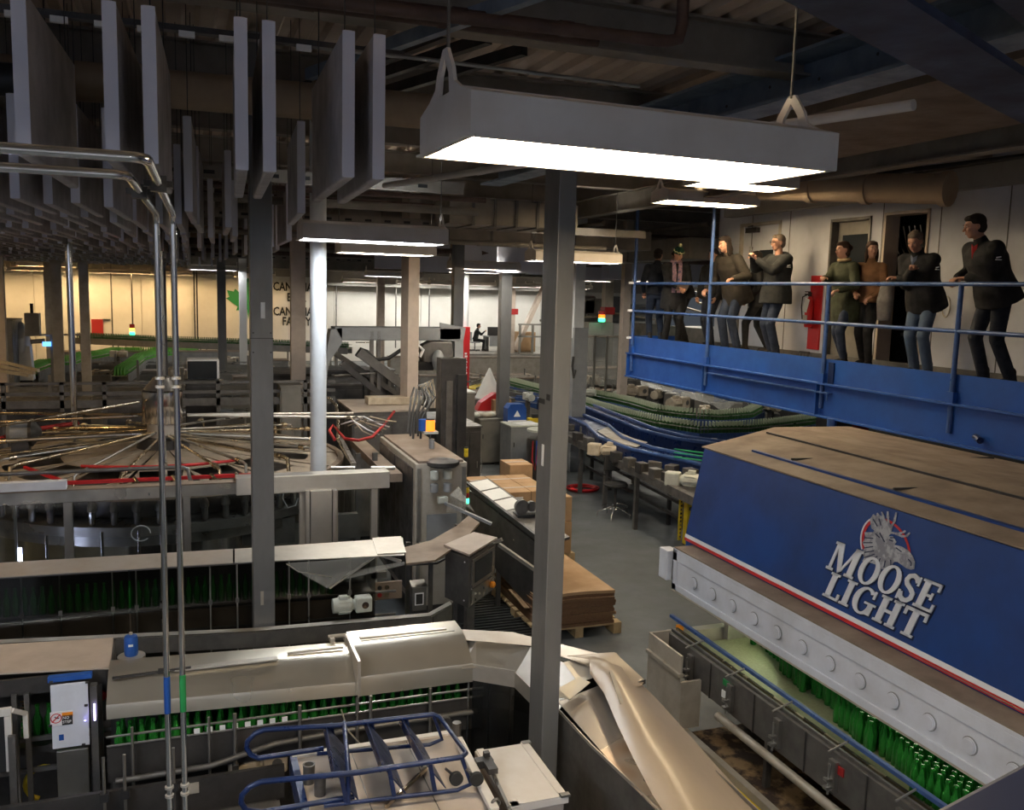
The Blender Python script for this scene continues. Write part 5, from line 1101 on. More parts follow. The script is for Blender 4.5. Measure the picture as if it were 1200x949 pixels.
MB().lathe([(1.5, .1), (1.62, .12), (1.62, 1.18), (1.5, 1.2)], n=48).build('drum', 'chrome', K, smooth=40)
MB().lathe([(1.9, 1.45), (1.9, 1.70), (.3, 1.72)], n=40).build('inner_drum', 'dark_steel', K, smooth=40)
vv = MB()
for i in range(60):
    a = 2 * PI * i / 60; c = V((2.17 * math.cos(a), 2.17 * math.sin(a), 1.56))
    vb = MB().lathe([(.02, -.12), (.035, -.1), (.035, .02), (.05, .03), (.05, .08), (.02, .13)], c, 8); vb.build('filling_valve', 'mid_steel' if i % 3 else 'steel', K, smooth=40)
angs = [i * 2 * PI / 24 + Rk.uniform(-.09, .09) for i in range(24)]
for i, a in enumerate(angs):
    r1 = Rk.uniform(1.9, 2.2); z0 = 2.04 + Rk.uniform(0, .1); z1 = 1.93 + Rk.uniform(0, .08); ca, sa = math.cos(a), math.sin(a)
    pts_ = [V((.2 * ca, .2 * sa, z0)), V((r1 * ca, r1 * sa, z1)), V(((r1 + .06) * ca, (r1 + .06) * sa, z1 - .02)), V(((r1 + .075) * ca, (r1 + .075) * sa, z1 - .16))]
    MB().tube(pts_, .017 if i % 3 else .024, 8).build('radial_pipe', 'brass_pipe' if i % 2 else 'steel', K, smooth=50)
    MB().tube([lerp(pts_[0], pts_[1], .93), lerp(pts_[0], pts_[1], .97)], .034, 8).build('pipe_union', 'brass_pipe', K, smooth=50)
for a, m in ((3.55, 'brass_pipe'), (.22, 'stainless'), (.05, 'stainless'), (2.6, 'brass_pipe'), (3.0, 'brass_pipe')):
    ca, sa = math.cos(a), math.sin(a); MB().tube([(.3 * ca, .3 * sa, 2.5 if a == 3.55 else 2.3), (2.6 * ca, 2.6 * sa, 2.25 if a == 3.55 else 2.2)], .019, 10).build('supply_pipe', m, K, smooth=50)
MB().tube([V((1.75 * math.cos(a), 1.75 * math.sin(a), 1.98)) for a in [-2.05 + i * .09 for i in range(12)]], .018, 8).build('red_hose', 'red', K, smooth=60)
MB().tube([V((1.95 * math.cos(a), 1.95 * math.sin(a), 2.0)) for a in [2.2 + i * .08 for i in range(10)]], .03, 8).build('red_hose', 'red_dark', K, smooth=60)
MB().beam((-1.35, -1.6, 2.0), (-.95, -2.05, 1.93), .03).build('red_bar', 'red', K)
MB().beam((-.9, -2.42, 1.98), (.95, -2.42, 1.98), .035).build('red_bar', 'red', K)
for x in (-.25, .12, .5, .75): MB().tube([(x, -2.40, 1.88), (x + .02, -2.42, 2.0), (x + .06, -2.5, 1.96)], .02, 8).build('fitting', 'brass_pipe', K, smooth=50)
pm = thing('pump_head', 'round grey pump behind the filler pipes at the far left', 'pump', tuple(at(24, 507, 2.05)))
MB().lathe([(.1, -.15), (.15, -.1), (.16, .1), (.08, .16)], n=16, axis='x').build('pump_body', 'cabinet_grey', pm, smooth=40); MB().lathe([(.17, .1), (.18, .14), (.05, .24)], n=14, axis='x').build('pump_cap', 'dark_steel', pm, smooth=40); MB().bb(-.1, .1, -.1, .1, -.9, -.1).build('stand', 'dark_steel', pm)
wk = thing('violet_work_light', 'bluish tube lamp glowing inside the filler guard at the left', 'lamp', (-1.45, 9.75, 1.15)); MB().tube([(-.12, 0, -.25), (-.12, 0, .2)], .015, 8).build('tube', 'glow_work', wk, smooth=60); MB().bb(-.16, -.14, -.03, .03, -.3, .75).build('holder', 'steel', wk)
# guard in front of the filler -----------------------------------------------
G = thing('filler_guard', 'framed plexiglass guard in front of the round filler', 'guard')
MB().bb(-2.2, .46, 9.33, 9.42, 1.88, 2.0).build('top_rail', 'steel', G, bevel=.004); MB().bb(-2.2, .46, 9.30, 9.45, 2.0, 2.012).build('top_flange', 'dust_tan', G)
a, c = at(-40, 563, 2.06), at(76, 571, 2.06); MB().bb(-2.2, c.x, 9.28, 9.38, 2.02, 2.1).build('light_strip_cover', 'white_paint', G)
B_ = MB(); x0, x1 = .46, at(458, 560, 2.0).x; B_.bb(x0, x1, 9.25, 9.45, 1.88, 2.06); B_.build('box_beam', 'stainless', G, bevel=.008)
for px, w_ in ((80, .08), (219, .07), (354, .06), (393, .05), (438, .07)):
    x = atY(px, 600, 9.4).x; MB().bb(x - w_ / 2, x + w_ / 2, 9.37, 9.43, .6, 1.9).build('post', 'stainless' if px > 300 else 'steel', G, bevel=.004)
x = atY(375, 600, 9.3).x; MB().bb(x - .11, x + .11, 9.2, 9.28, 1.18, 1.9).build('column_cover', 'stainless', G, bevel=.006); MB().bb(x - .155, x - .12, 9.2, 9.3, 1.1, 1.9).bb(x + .12, x + .155, 9.2, 9.3, 1.1, 1.9).build('side_channel', 'stainless', G)
for i, (p0, p1) in enumerate(((-2.2, atY(80, 600, 9.4).x), (atY(80, 600, 9.4).x, atY(219, 600, 9.4).x), (atY(219, 600, 9.4).x, atY(354, 600, 9.4).x), (atY(393, 600, 9.4).x, atY(438, 600, 9.4).x))):
    MB().bb(p0 + .04, p1 - .04, 9.395, 9.403, .9, 1.88).build('plexi_panel', 'plexi', G)
MB().bb(-2.2, x1, 9.37, 9.43, .85, .92).build('bottom_rail', 'steel', G)
for px, m, z0 in ((55, 'glow', 1.1), (120, '', 1.1), (163, '', 1.2)):
    x = atY(px, 640, 9.6).x; MB().tube([(x, 9.6, .9), (x, 9.6, 1.5)], .015, 8).build('rod', 'chrome', G, smooth=60)
lk = thing('loose_cable', 'looped white cable hanging inside the filler guard', 'cable', tuple(atY(165, 625, 9.55)))
MB().tube([(.09 * math.cos(a), 0, .08 * math.sin(a)) for a in [i * PI / 8 for i in range(15)]] , .007, 6).build('cable', 'stripe_white', lk, smooth=60)
lk2 = thing('loose_cable', 'white cable hooked below the box beam right of the sticker column', 'cable', tuple(atY(335, 595, 9.5)))
MB().tube([(-.02, 0, .25), (-.03, 0, .1), (.02, 0, .0), (.1, 0, .02), (.13, 0, .1)], .007, 6).build('cable', 'stripe_white', lk2, smooth=60)
MB().tube([(-2.2, 9.55, 2.14), (atY(212, 553, 9.55).x, 9.55, 2.14), (atY(220, 553, 9.55).x, 9.55, 2.12), (atY(223, 570, 9.55).x, 9.55, 2.0)], .02, 8).build('bent_pipe', 'mid_steel', G, smooth=60)
t = thing('rear_guard', 'dark rail and posts behind the filler', 'guard')
for z, w_ in ((2.02, .12), (2.22, .05), (2.38, .04)): MB().bb(-3.6, 2.4, 15.3, 15.36, z, z + w_).build('rail', 'mid_steel', t)
for x in (-3.2, -2.6, -1.8, -1.2, -.4, .5, 1.2, 1.9): MB().bb(x - .03, x + .03, 15.3, 15.36, 0, 2.42).build('post', 'mid_steel', t)
tk = MB()
for k, (px, py, z) in enumerate(((15, 430, 0), (10, 436, 0), (20, 442, 0))):
    tag(MB().beam(at(-30, 416 + k * 7, 2.3), at(45 - k * 5, 434 + k * 3, 2.3), .05, .05).build('rail_section', 'cream'), ('upper cream rail at the left edge beside the green bottles', 'middle cream rail at the left edge beside the green bottles', 'lower cream rail at the left edge beside the green bottles')[k], 'rail')

# ======================= generic machinery ===============================
def conveyor(label, path, z, w=.25, bottles=0, bm='glass_green_far', guide='steel', legs=True, body='mid_steel', rows=2, group=None, topm='mid_steel', gh=.12):
    t = thing('conveyor', label, 'conveyor', (0, 0, 0), 0, group)
    pts = [V((p[0], p[1], 0)) for p in path]; n = len(pts); nr = []
    for i in range(n):
        d = (pts[min(i + 1, n - 1)] - pts[max(i - 1, 0)]).normalized(); nr.append(V((d.y, -d.x, 0)))
    def strip(o0, o1, z0, z1, nm, m):
        b_ = MB()
        for i in range(n - 1):
            A, B = pts[i], pts[i + 1]; b_.prism([A + nr[i] * o0, B + nr[i + 1] * o0, B + nr[i + 1] * o1, A + nr[i] * o1], (0, 0, 0)) if 0 else None
            vs = [(A + nr[i] * o) + V((0, 0, zz)) for zz in (z0, z1) for o in (o0, o1)] + [(B + nr[i + 1] * o) + V((0, 0, zz)) for zz in (z0, z1) for o in (o0, o1)]
            b_.add(vs, [(0, 1, 5, 4), (2, 6, 7, 3), (0, 4, 6, 2), (1, 3, 7, 5), (0, 2, 3, 1), (4, 5, 7, 6)])
        return b_.build(nm, m, t)
    strip(-w / 2, w / 2, z - .03, z, 'chain', topm); strip(-w / 2 - .03, -w / 2, z - .22, z + .03, 'side_plate', body); strip(w / 2, w / 2 + .03, z - .22, z + .03, 'side_plate', body)
    for o in (-w / 2 - .02, w / 2 + .02): MB().tube([p + q_ * o + V((0, 0, z + gh)) for p, q_ in zip(pts, nr)], .012 if guide == 'steel' else .035, 6).build('guide_rail', guide, t, smooth=60)
    L = [0]
    for i in range(n - 1): L.append(L[-1] + (pts[i + 1] - pts[i]).length)
    def along(s):
        for i in range(n - 1):
            if s <= L[i + 1]: f = (s - L[i]) / max(1e-6, L[i + 1] - L[i]); return pts[i].lerp(pts[i + 1], f), nr[i].lerp(nr[i + 1], f)
        return pts[-1], nr[-1]
    if legs:
        s = .3
        while s < L[-1]:
            p, q_ = along(s)
            MB().bb(p.x + q_.x * w / 2 - .025, p.x + q_.x * w / 2 + .025, p.y + q_.y * w / 2 - .025, p.y + q_.y * w / 2 + .025, 0, z - .2).build('leg', body, t); MB().bb(p.x - q_.x * w / 2 - .025, p.x - q_.x * w / 2 + .025, p.y - q_.y * w / 2 - .025, p.y - q_.y * w / 2 + .025, 0, z - .2).build('leg', body, t)
            s += 1.8
    return t, along, L[-1]
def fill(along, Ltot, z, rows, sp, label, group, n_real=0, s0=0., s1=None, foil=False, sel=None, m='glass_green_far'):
    b_ = MB(); f_ = MB(); s = s0 + .04; k = 0; s1 = s1 or Ltot; prof = [(.03, 0), (.03, .13), (.014, .18), (.014, .24)]
    while s < s1:
        p, q_ = along(s)
        for r_ in range(rows):
            c = p + q_ * ((r_ - (rows - 1) / 2) * sp * .95) + V((0, 0, z))
            b_.lathe(prof, c, 6)
            if foil: f_.lathe([(.021, .15), (.018, .25)], c, 6)
        s += sp; k += 1
    tag(b_.build('bottle_row', m, smooth=50), label, 'bottles', group, 'stuff')
    if foil: o = f_.build('foil_cap', 'foil', smooth=50); tag(o, label.replace('bottles', 'foil tops of the bottles'), 'bottles', group, 'stuff')
def box_machine(label, x0, x1, y0, y1, z1, m='mid_steel', top='dust_tan', name='machine', panels=3, seed=0, stack=None, z0=.1):
    t = thing(name, label, 'machine', ((x0 + x1) / 2, (y0 + y1) / 2, 0)); rr = random.Random(seed); hx, hy = (x1 - x0) / 2, (y1 - y0) / 2
    MB().bb(-hx, hx, -hy, hy, z0, z1).build('body', m, t, bevel=.01); MB().bb(-hx - .02, hx + .02, -hy - .02, hy + .02, z1, z1 + .03).build('top', top, t)
    for k in range(panels):
        a = -hx + 2 * hx * k / panels + .02; c = -hx + 2 * hx * (k + 1) / panels - .02
        d_ = MB().bb(a, c, -hy - .015, -hy, z0 + .08, z1 - .08).build('door_panel', m, t); MB().bb(c - .06, c - .045, -hy - .035, -hy - .015, z1 * .5, z1 * .5 + .12).build('handle', 'steel', d_)
    for k in range(max(1, int(2 * hy / .7))):
        a = -hy + 2 * hy * k / max(1, int(2 * hy / .7)) + .02; c = a + 2 * hy / max(1, int(2 * hy / .7)) - .04
        MB().bb(-hx - .012, -hx, a, c, z0 + .08, z1 - .08).build('side_panel', m, t)
    for sx in (-1, 1):
        for sy in (-1, 1): MB().bb(sx * (hx - .05) - .03, sx * (hx - .05) + .03, sy * (hy - .05) - .03, sy * (hy - .05) + .03, 0, z0).build('foot', 'dark_steel', t)
    return t
def beacon(label, p, cols, h=.09, r=.035, pole=.3, group=None):
    t = thing('signal_tower', label, 'signal light', tuple(p), 0, group); MB().tube([(0, 0, -pole), (0, 0, 0)], .012, 8).build('pole', 'mid_steel', t, smooth=60)
    for i, c in enumerate(cols): MB().lathe([(r * .9, i * h), (r, i * h + .005), (r, i * h + h - .008), (r * .9, i * h + h)], n=14).build('lens', c, t, smooth=40)
    MB().lathe([(r * .9, len(cols) * h), (r * .9, len(cols) * h + .015)], n=14).build('cap', 'black', t); return t
# -------- capper beside the filler ---------------------------------------
CP = thing('capper_cabinet', 'worn steel capper cabinet with dark side doors, under the orange beacon', 'machine')
t4 = [at(459, 516, 2.0), at(487, 544, 2.0), at(528, 540, 2.0), at(512, 515, 2.0)]
xa, xb_, ya, yb = t4[1].x - .0, t4[1].x + .62, t4[1].y, t4[1].y + 2.0
MB().bb(xa, xb_, ya, yb, .3, 2.0).build('body', 'cream', CP, bevel=.008)
MB().bb(xa + .04, xb_ - .04, ya + .02, yb - .05, 2.0, 2.03).build('top', 'dust_tan', CP)
for k in range(2): MB().bb(xa - .015, xa, ya + .1 + k * .95, ya + 1.0 + k * .95, .4, 1.93).build('side_door', 'dark_steel', CP)
MB().bb(xa + .02, xa + .06, ya - .03, ya, .5, 1.95).bb(xb_ - .06, xb_ - .02, ya - .03, ya, .5, 1.95).build('front_post', 'steel', CP)
MB().bb(xa + .14, xa + .5, ya - .02, ya, .95, 1.4).build('inspection_cover', 'cabinet_grey', CP)
MB().lathe([(.17, -.02), (.2, 0), (.2, .04), (.12, .06)], ((xa + xb_) / 2 + .02, ya + .05, 1.98), 20).build('lift_ring', 'dark_steel', CP, smooth=40)
for i, (dx, dz) in enumerate(((-.1, -.1), (.06, -.1), (-.1, -.25), (.06, -.25))): MB().lathe([(.03, -.06), (.05, -.05), (.05, .04), (.03, .05)], ((xa + xb_) / 2 + dx, ya - .06, 1.98 + dz), 14).build('valve_cup', 'motor_white' if i < 2 else 'cabinet_grey', CP, smooth=40)
MB().box(((xa + xb_) / 2, ya - .06, 1.58), (.12, .08, .08)).build('regulator', 'motor_white', CP, bevel=.01)
MB().beam(((xa + xb_) / 2 + .02, ya - .1, 1.55), (xb_ + .18, ya - .4, 1.35), .05, .03).build('arm', 'cabinet_grey', CP)
MB().bb(xa, xb_, ya, ya + .4, 0, .3).build('plinth', 'dark_steel', CP)
hs = thing('hose_bundle', 'bundle of black and grey hoses on top of the capper cabinet', 'hoses')
for i in range(7):
    a = at(478 + i * 3, 508 + (i % 3) * 3, 2.1); MB().tube([a, a + V((.04, .1, .25)), a + V((.1 + .02 * i, .25, .45)), a + V((.2, .5, .55))], .016, 6).build('hose', 'black' if i % 4 else 'dark_steel', hs, smooth=60)
bcn = beacon('orange and violet lamp glass on a stand above the capper', at(504, 505, 2.25), ['glow_orange'], .14, .06, .3); MB().lathe([(.065, .0), (.065, .14)], (-.07, .05, 0), 12).build('violet_glass', 'lens_blue', bcn, smooth=40)
MB().bb(-.09, .09, -.06, .08, -.03, 0).build('bracket', 'motor_white', bcn); MB().tube([(.02, .0, -.1), (.03, .0, -.42)], .035, 10).build('stem', 'cabinet_grey', bcn, smooth=50)
beacon('signal tower with yellow, red and lit green lenses beside the papers', at(546, 590, 1.35), ['glow_green', 'red_dark', 'yellow'], .07, .04, 1.35)
beacon('dark switch column with yellow band left of the papers', at(546, 540, 1.62), ['black', 'yellow', 'yellow'], .06, .03, 1.62)
beacon('black and yellow post with lens below the signal tower', at(546, 660, 1.05), ['black', 'yellow', 'black', 'black'], .07, .045, 1.05)
sd = thing('gantry_post', 'dark tall cabinet column behind the capper, right of the orange beacon', 'cabinet', tuple(atY(527, 540, 13.4)))
sd.location.z = 0; MB().bb(-.2, .2, -.15, .15, 0, 2.95).build('body', 'dark_steel', sd, bevel=.01); MB().bb(-.12, -.02, -.17, -.15, 1.2, 2.6).build('door_panel', 'mid_steel', sd); MB().bb(.05, .2, -.2, -.15, .8, 2.7).build('cable_duct', 'black', sd)
# robot style gantry with tan arm
RB = thing('packer_gantry', 'grey gantry arm spanning right behind the tan square column', 'machine')
Yg = 15.2; g = lambda x, y, Y=Yg: atY(x, y, Y)
MB().prism([g(391, 383), g(541, 384), g(541, 399), g(400, 399)], (0, .4, 0)).build('arm', 'cabinet_grey', RB, bevel=.02)
MB().prism([g(388, 386), g(401, 384), g(401, 402), g(385, 425), g(382, 455), g(378, 455), g(381, 420)], (0, .35, 0)).build('leg', 'cabinet_grey', RB)
for px in (434, 442): MB().prism([g(px, 388), g(px + 4, 388), g(px + 4, 470), g(px, 470)], (0, .08, 0)).build('post', 'mid_steel', RB)
MB().tube([g(392, 440), g(440, 437)], .015, 6).build('rail', 'steel', RB); MB().beam(g(420, 412), g(470, 450), .2, .15).build('slide', 'mid_steel', RB); MB().beam(g(400, 425), g(455, 470), .15, .1).build('slide', 'dark_steel', RB)
MB().tube([g(418, 418), g(423, 409), g(430, 412), g(440, 421), g(455, 420), g(470, 410)], .035, 8).build('cable', 'black', RB, smooth=60)
MB().prism([g(495, 405), g(505, 400), g(520, 400), g(530, 400), g(534, 436), g(516, 436), g(496, 424)], (0, .3, 0)).build('shoulder', 'mid_steel', RB, bevel=.03)
hd_ = g(512, 422); MB().ell(hd_ + V((0, -.08, 0)), (.11, .12, .19), 14, 10).build('wrist_cover', 'cabinet_grey', RB, smooth=60)
MB().prism([g(486, 424), g(508, 424), g(508, 434), g(486, 434)], (0, .3, 0)).build('motor', 'black', RB)
MB().tube([g(487, 419), g(490, 404), g(496, 410), g(492, 418)], .03, 8).build('hose', 'stripe_white', RB, smooth=60)
MB().prism([g(533, 398), g(543, 398), g(543, 470), g(533, 470)], (0, .25, 0)).build('mast', 'cabinet_grey', RB)
MB().prism([g(516, 378), g(546, 384), g(543, 400), g(516, 399)], (0, .05, 0)).build('head_plate', 'cabinet_grey', RB)
p = g(524, 392); 
# tan box and labelled feeder under the tan column
FB = box_machine('low machine with dusty tan top carrying the tan square column', at(418, 485, 2.1).x, at(510, 485, 2.1).x, 13.7, 15.1, 2.08, 'mid_steel', 'cabinet_tan', panels=2, seed=4)
MB().beam(at(385, 466, 2.25), at(427, 466, 2.25), .03).build('bright_rod', 'brass_pipe', FB)
bpx = MB(); 
a, c = at(430, 473, 2.13), at(497, 473, 2.13); tag(MB().bb(a.x, c.x, a.y - .1, a.y + .2, 2.12, 2.24).build('light_housing', 'motor_cream', bevel=.01), 'cream box lying on the dusty machine top left of the tan column', 'box')
cbx = thing('push_button_box', 'small pale box with a light blue front beside the hoses', 'button box', tuple(at(432, 488, 2.0)))
MB().bb(-.09, .09, -.05, .05, -.1, .1).build('box', 'motor_white', cbx, bevel=.008); MB().bb(-.05, .05, -.07, -.05, -.04, .04).build('blue_front', 'screen_blue', cbx).data.materials[0] = mat('light_blue', (.1, .45, .75), .4); MB().tube([(0, 0, -.1), (0, 0, -.5)], .015, 6).build('pole', 'dark_steel', cbx)
hs = thing('red_hose', 'red hose looping in an arc behind the box beam', 'hose')
MB().tube([at(x, y, 2.1) for x, y in ((392, 515), (386, 505), (390, 498), (404, 514), (420, 516), (436, 512), (450, 498), (462, 482))], .02, 8).build('hose', 'red_dark', hs, smooth=60)
hs = thing('pale_hoses', 'tangle of thin pale hoses behind the box beam', 'hoses')
for i in range(7):
    MB().tube([at(396 + i * 4, 490 + (i * 7) % 12, 2.1), at(410 + i * 4, 488 + (i * 5) % 10, 2.25), at(425 + i * 5, 505 - i * 2, 2.15), at(440 + i * 4, 512 - i * 3, 2.05)], .01, 6).build('hose', ('motor_cream', 'stripe_white', 'steel')[i % 3], hs, smooth=60)
hs = thing('grey_cable_loops', 'grey cable loops right of the tan square column', 'cables')
for i in range(6): MB().tube([atY(490 + i * 2, 452 + i, 14.2), atY(497 + i * 2, 450 - i, 14.2), atY(502 + i * 1.5, 462, 14.2), atY(504 + i, 478, 14.2)], .02, 6).build('cable', 'motor_cream' if i % 2 else 'cabinet_grey', hs, smooth=60)
bt = thing('infeed_beam', 'dusty tan beam running back from the box beam to the machines', 'beam')
MB().beam(at(462, 560, 1.75), at(418, 518, 1.75), .2, .1).build('beam', 'dust_tan', bt); MB().beam(at(415, 545, 1.95), at(398, 512, 1.95), .05).build('pipe', 'steel', bt)
for px, z in ((390, 2.0), (437, 1.95)): MB().tube([at(px - 2, 548, z), at(px + 26, 548, z)], .02, 8).build('pipe', 'stainless', bt, smooth=60)
MB().tube([at(385, 466, 2.25), at(394, 475, 2.2), at(396, 490, 2.1), at(396, 515, 1.95)], .025, 8).build('bent_pipe', 'brass_pipe', bt, smooth=60)
MB().beam(at(396, 515, 1.95), at(414, 545, 1.9), .03).build('pipe', 'brass_pipe', bt)
for px in (424, 445, 470, 500): p = at(px, 600, 1.2); tag(MB().bb(p.x - .03, p.x + .03, 11.2, 11.26, 0, 1.9).build('upright', 'mid_steel'), 'dark upright in the shadow between guard and capper', 'post', 'shadowed uprights')
for k, px in enumerate((300, 330, 405)): 
    p = atY(px, 590, 10.5); tag(MB().bb(p.x - .15, p.x + .15, 10.5, 10.6, 1.0, 1.3).build('grey_plate', 'mid_steel'), 'grey plate dimly seen through the guard near the round filler', 'plate', 'plates behind the guard')
# cabinets and monitor behind the filler
cb1 = box_machine('black double cabinet behind the filler pipes, under the monitor', at(218, 460, 2.2).x, at(256, 460, 2.2).x, 15.9, 16.7, 2.35, 'dark_steel', 'dark_steel', name='cabinet', panels=2, seed=2)
mo = thing('monitor', 'black screen with a white casing standing on the black cabinet', 'monitor', (atY(238, 440, 16.2).x, 16.2, 2.38))
MB().bb(-.26, .26, -.2, .22, 0, .34).build('casing', 'stripe_white', mo, bevel=.02); MB().bb(-.25, .22, -.215, -.2, .01, .31).build('screen', 'screen_dark', mo)
cb2 = box_machine('grey-brown box on the brown column foot behind the round white column', at(336, 470, 2.2).x, at(362, 470, 2.2).x, 15.2, 15.8, 2.32, 'cabinet_brown', 'cabinet_brown', name='cabinet', panels=1, seed=6)
for i, (x0, x1, y0, y1, z1, m) in enumerate(((-3.6, -1.6, 16.2, 17.5, 1.9, 'dark_steel'), (-1.3, -.2, 17, 18, 2.0, 'mid_steel'), (2.1, 3.0, 16, 17.4, 2.25, 'dark_steel'), (3.0, 4.2, 17.8, 19, 2.0, 'mid_steel'), (1.6, 2.6, 18.5, 20, 2.2, 'dark_steel'), (4.4, 5.1, 15.5, 17.5, 1.5, 'dark_steel'), (-5, -2.4, 20, 21.5, 1.0, 'cabinet_brown'), (-1.6, .6, 22, 23, .95, 'cabinet_brown'))):
    box_machine(('dark low machine left behind the filler', 'grey machine behind the filler hub', 'dark machine between the round white and the tan columns', 'grey machine behind the packer gantry', 'dark machine right behind the brown column', 'dark machine under the packer gantry mast', 'brown machine at the far left before the bottle lines', 'brown low machine before the curved bottle lines')[i], x0, x1, y0, y1, z1, m, 'mid_steel', panels=3, seed=20 + i)
dm = box_machine('black machinery block under the grey gantry arm behind the round white column', atY(384, 440, 17.6).x, atY(462, 440, 17.6).x, 17.6, 18.6, 2.35, 'dark_steel', 'mid_steel', panels=5, seed=91)
for i in range(9): MB().bb(-.6 + i * .16, -.54 + i * .16, -.58, -.5, .4, 2.3).build('rib', 'mid_steel', dm)
MB().beam((-.6, -.7, 2.75), (.7, -.6, 1.9), .1, .1).build('slide_rail', 'mid_steel', dm)
# ======================= FAR LEFT: bottle lines ==========================
def pth(px, z): return [tuple(at(x, y, z).xy) for x, y in px]
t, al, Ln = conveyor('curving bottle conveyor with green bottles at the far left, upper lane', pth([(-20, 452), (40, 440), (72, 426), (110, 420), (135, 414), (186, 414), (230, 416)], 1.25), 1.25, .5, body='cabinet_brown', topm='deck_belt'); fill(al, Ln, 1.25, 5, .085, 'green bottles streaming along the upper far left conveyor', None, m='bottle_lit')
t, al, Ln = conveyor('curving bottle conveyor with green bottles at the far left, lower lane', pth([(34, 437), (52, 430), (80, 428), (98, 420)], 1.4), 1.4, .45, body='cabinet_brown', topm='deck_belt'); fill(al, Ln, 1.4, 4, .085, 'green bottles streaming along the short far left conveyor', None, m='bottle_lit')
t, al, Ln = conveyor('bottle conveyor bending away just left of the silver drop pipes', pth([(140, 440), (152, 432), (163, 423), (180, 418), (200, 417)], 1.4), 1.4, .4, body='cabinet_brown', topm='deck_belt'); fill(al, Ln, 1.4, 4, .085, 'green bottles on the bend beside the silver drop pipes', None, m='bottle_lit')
t, al, Ln = conveyor('long far conveyor with a dark green edge along the cream wall', pth([(92, 396), (180, 400), (330, 405), (410, 408)], 1.6), 1.6, .5, body='cabinet_brown', topm='deck_belt'); fill(al, Ln, 1.6, 3, .12, 'dark green bottles along the far cream wall', None)
for i, (px, z, Y) in enumerate(((-10, 1.2, 31), (60, 1.2, 33), (120, 1.3, 37), (190, 1.2, 30), (240, 1.4, 36), (290, 1.3, 33), (330, 1.2, 28), (150, 1.1, 27))):
    p = atY(px, 400, Y)
    box_machine(('brown cased machine at the far left edge', 'brown machine below the white covered machine', 'brown machine under the red board', 'brown machine behind the bent bottle lane', 'long brown machine under the green leaf', 'brown machine left of the brown column foot', 'dark brown machine behind the monitor', 'low brown machine before the bottle bend')[i], p.x - 1.4, p.x + 1.4, Y, Y + .8, z, 'cabinet_brown', 'dust_tan', panels=4, seed=40 + i)
for i in range(12):
    px = 95 + i * 22; Y = 25 + (i * 5) % 11; p = atY(px, 420, Y)
    gearmotor('small cream drive motor among the far left conveyors', (p.x, Y, .9 + (i % 3) * .25), R.uniform(0, 3), 'motor_cream', 1.8, group='far left drive motors', stand=True)
for i in range(16):
    px = 5 + i * 26; Y = 20 + (i * 7) % 12; p = atY(px, 420, Y)
    tag(MB().bb(p.x - .03, p.x + .03, Y, Y + .06, 0, 1.5 + (i % 4) * .2).build('machine_post', 'cabinet_brown'), 'thin brown machine post among the far left lines', 'post', 'far left machine posts')
for i in range(7):
    Y = 21 + i * 2.1; a = -Y * .17
    t, al, Ln = conveyor('plain brown accumulation conveyor among the far left lines', [(a - 1, Y), (a + 2.5, Y + .3), (a + 6 + i * .5, Y + R.uniform(-.6, .6))], 1.0 + (i % 3) * .12, .35, body='cabinet_brown', legs=True, group='accumulation conveyors at the far left')
ws = thing('covered_machine', 'white covered robot-like machine before the cream wall at the far left', 'machine', tuple(atY(24, 420, 27)))
ws.location.z = 0; MB().ell((0, 0, 2.25), (.28, .25, .45), 12, 10).build('shoulder_cover', 'wall_white', ws, smooth=60); MB().prism([(-.3, -.2, 1.3), (.32, -.2, 1.3), (.26, -.2, 2.2), (-.2, -.2, 2.3)], (0, .4, 0)).build('body_cover', 'wall_white', ws); MB().ell((.02, 0, 2.7), (.13, .12, .15), 10, 8).build('head_cover', 'wall_white', ws, smooth=60); MB().bb(-.3, .3, -.2, .2, 0, 1.3).build('pedestal', 'black', ws)
MB().beam((-1.5, 0, 2.15), (.6, 0, 2.35), .1, .12).build('arm', 'cabinet_brown', ws); MB().bb(.55, .75, -.06, 0, 2.2, 2.32).build('blue_screen', 'screen_blue', ws); MB().tube([(.35, .1, 2.5), (.7, .1, 2.5), (1.5, .1, 2.52)], .03, 6).build('rail', 'cream', ws); MB().bb(.72, .78, .05, .12, 0, 2.5).bb(1.5, 1.56, .05, .12, 0, 2.5).build('stand', 'cabinet_brown', ws)
mb_ = box_machine('tall brown machine with a small black beacon at the far left edge', atY(-20, 400, 26).x, atY(15, 400, 26).x, 26, 27.5, 2.9, 'cabinet_brown', 'cabinet_brown', panels=4, seed=70)
MB().bb(.55, .9, -.3, 0, 2.5, 3.1).build('upper_box', 'cabinet_brown', mb_); MB().tube([(.72, -.2, 3.1), (.72, -.2, 3.35)], .04, 8).build('beacon', 'black', mb_)
beacon('tiny signal tower with lit yellow lens before the cream wall', atY(155, 393, 40), ['glow_green', 'glow_yellow', 'red'], .15, .1, 1.6)
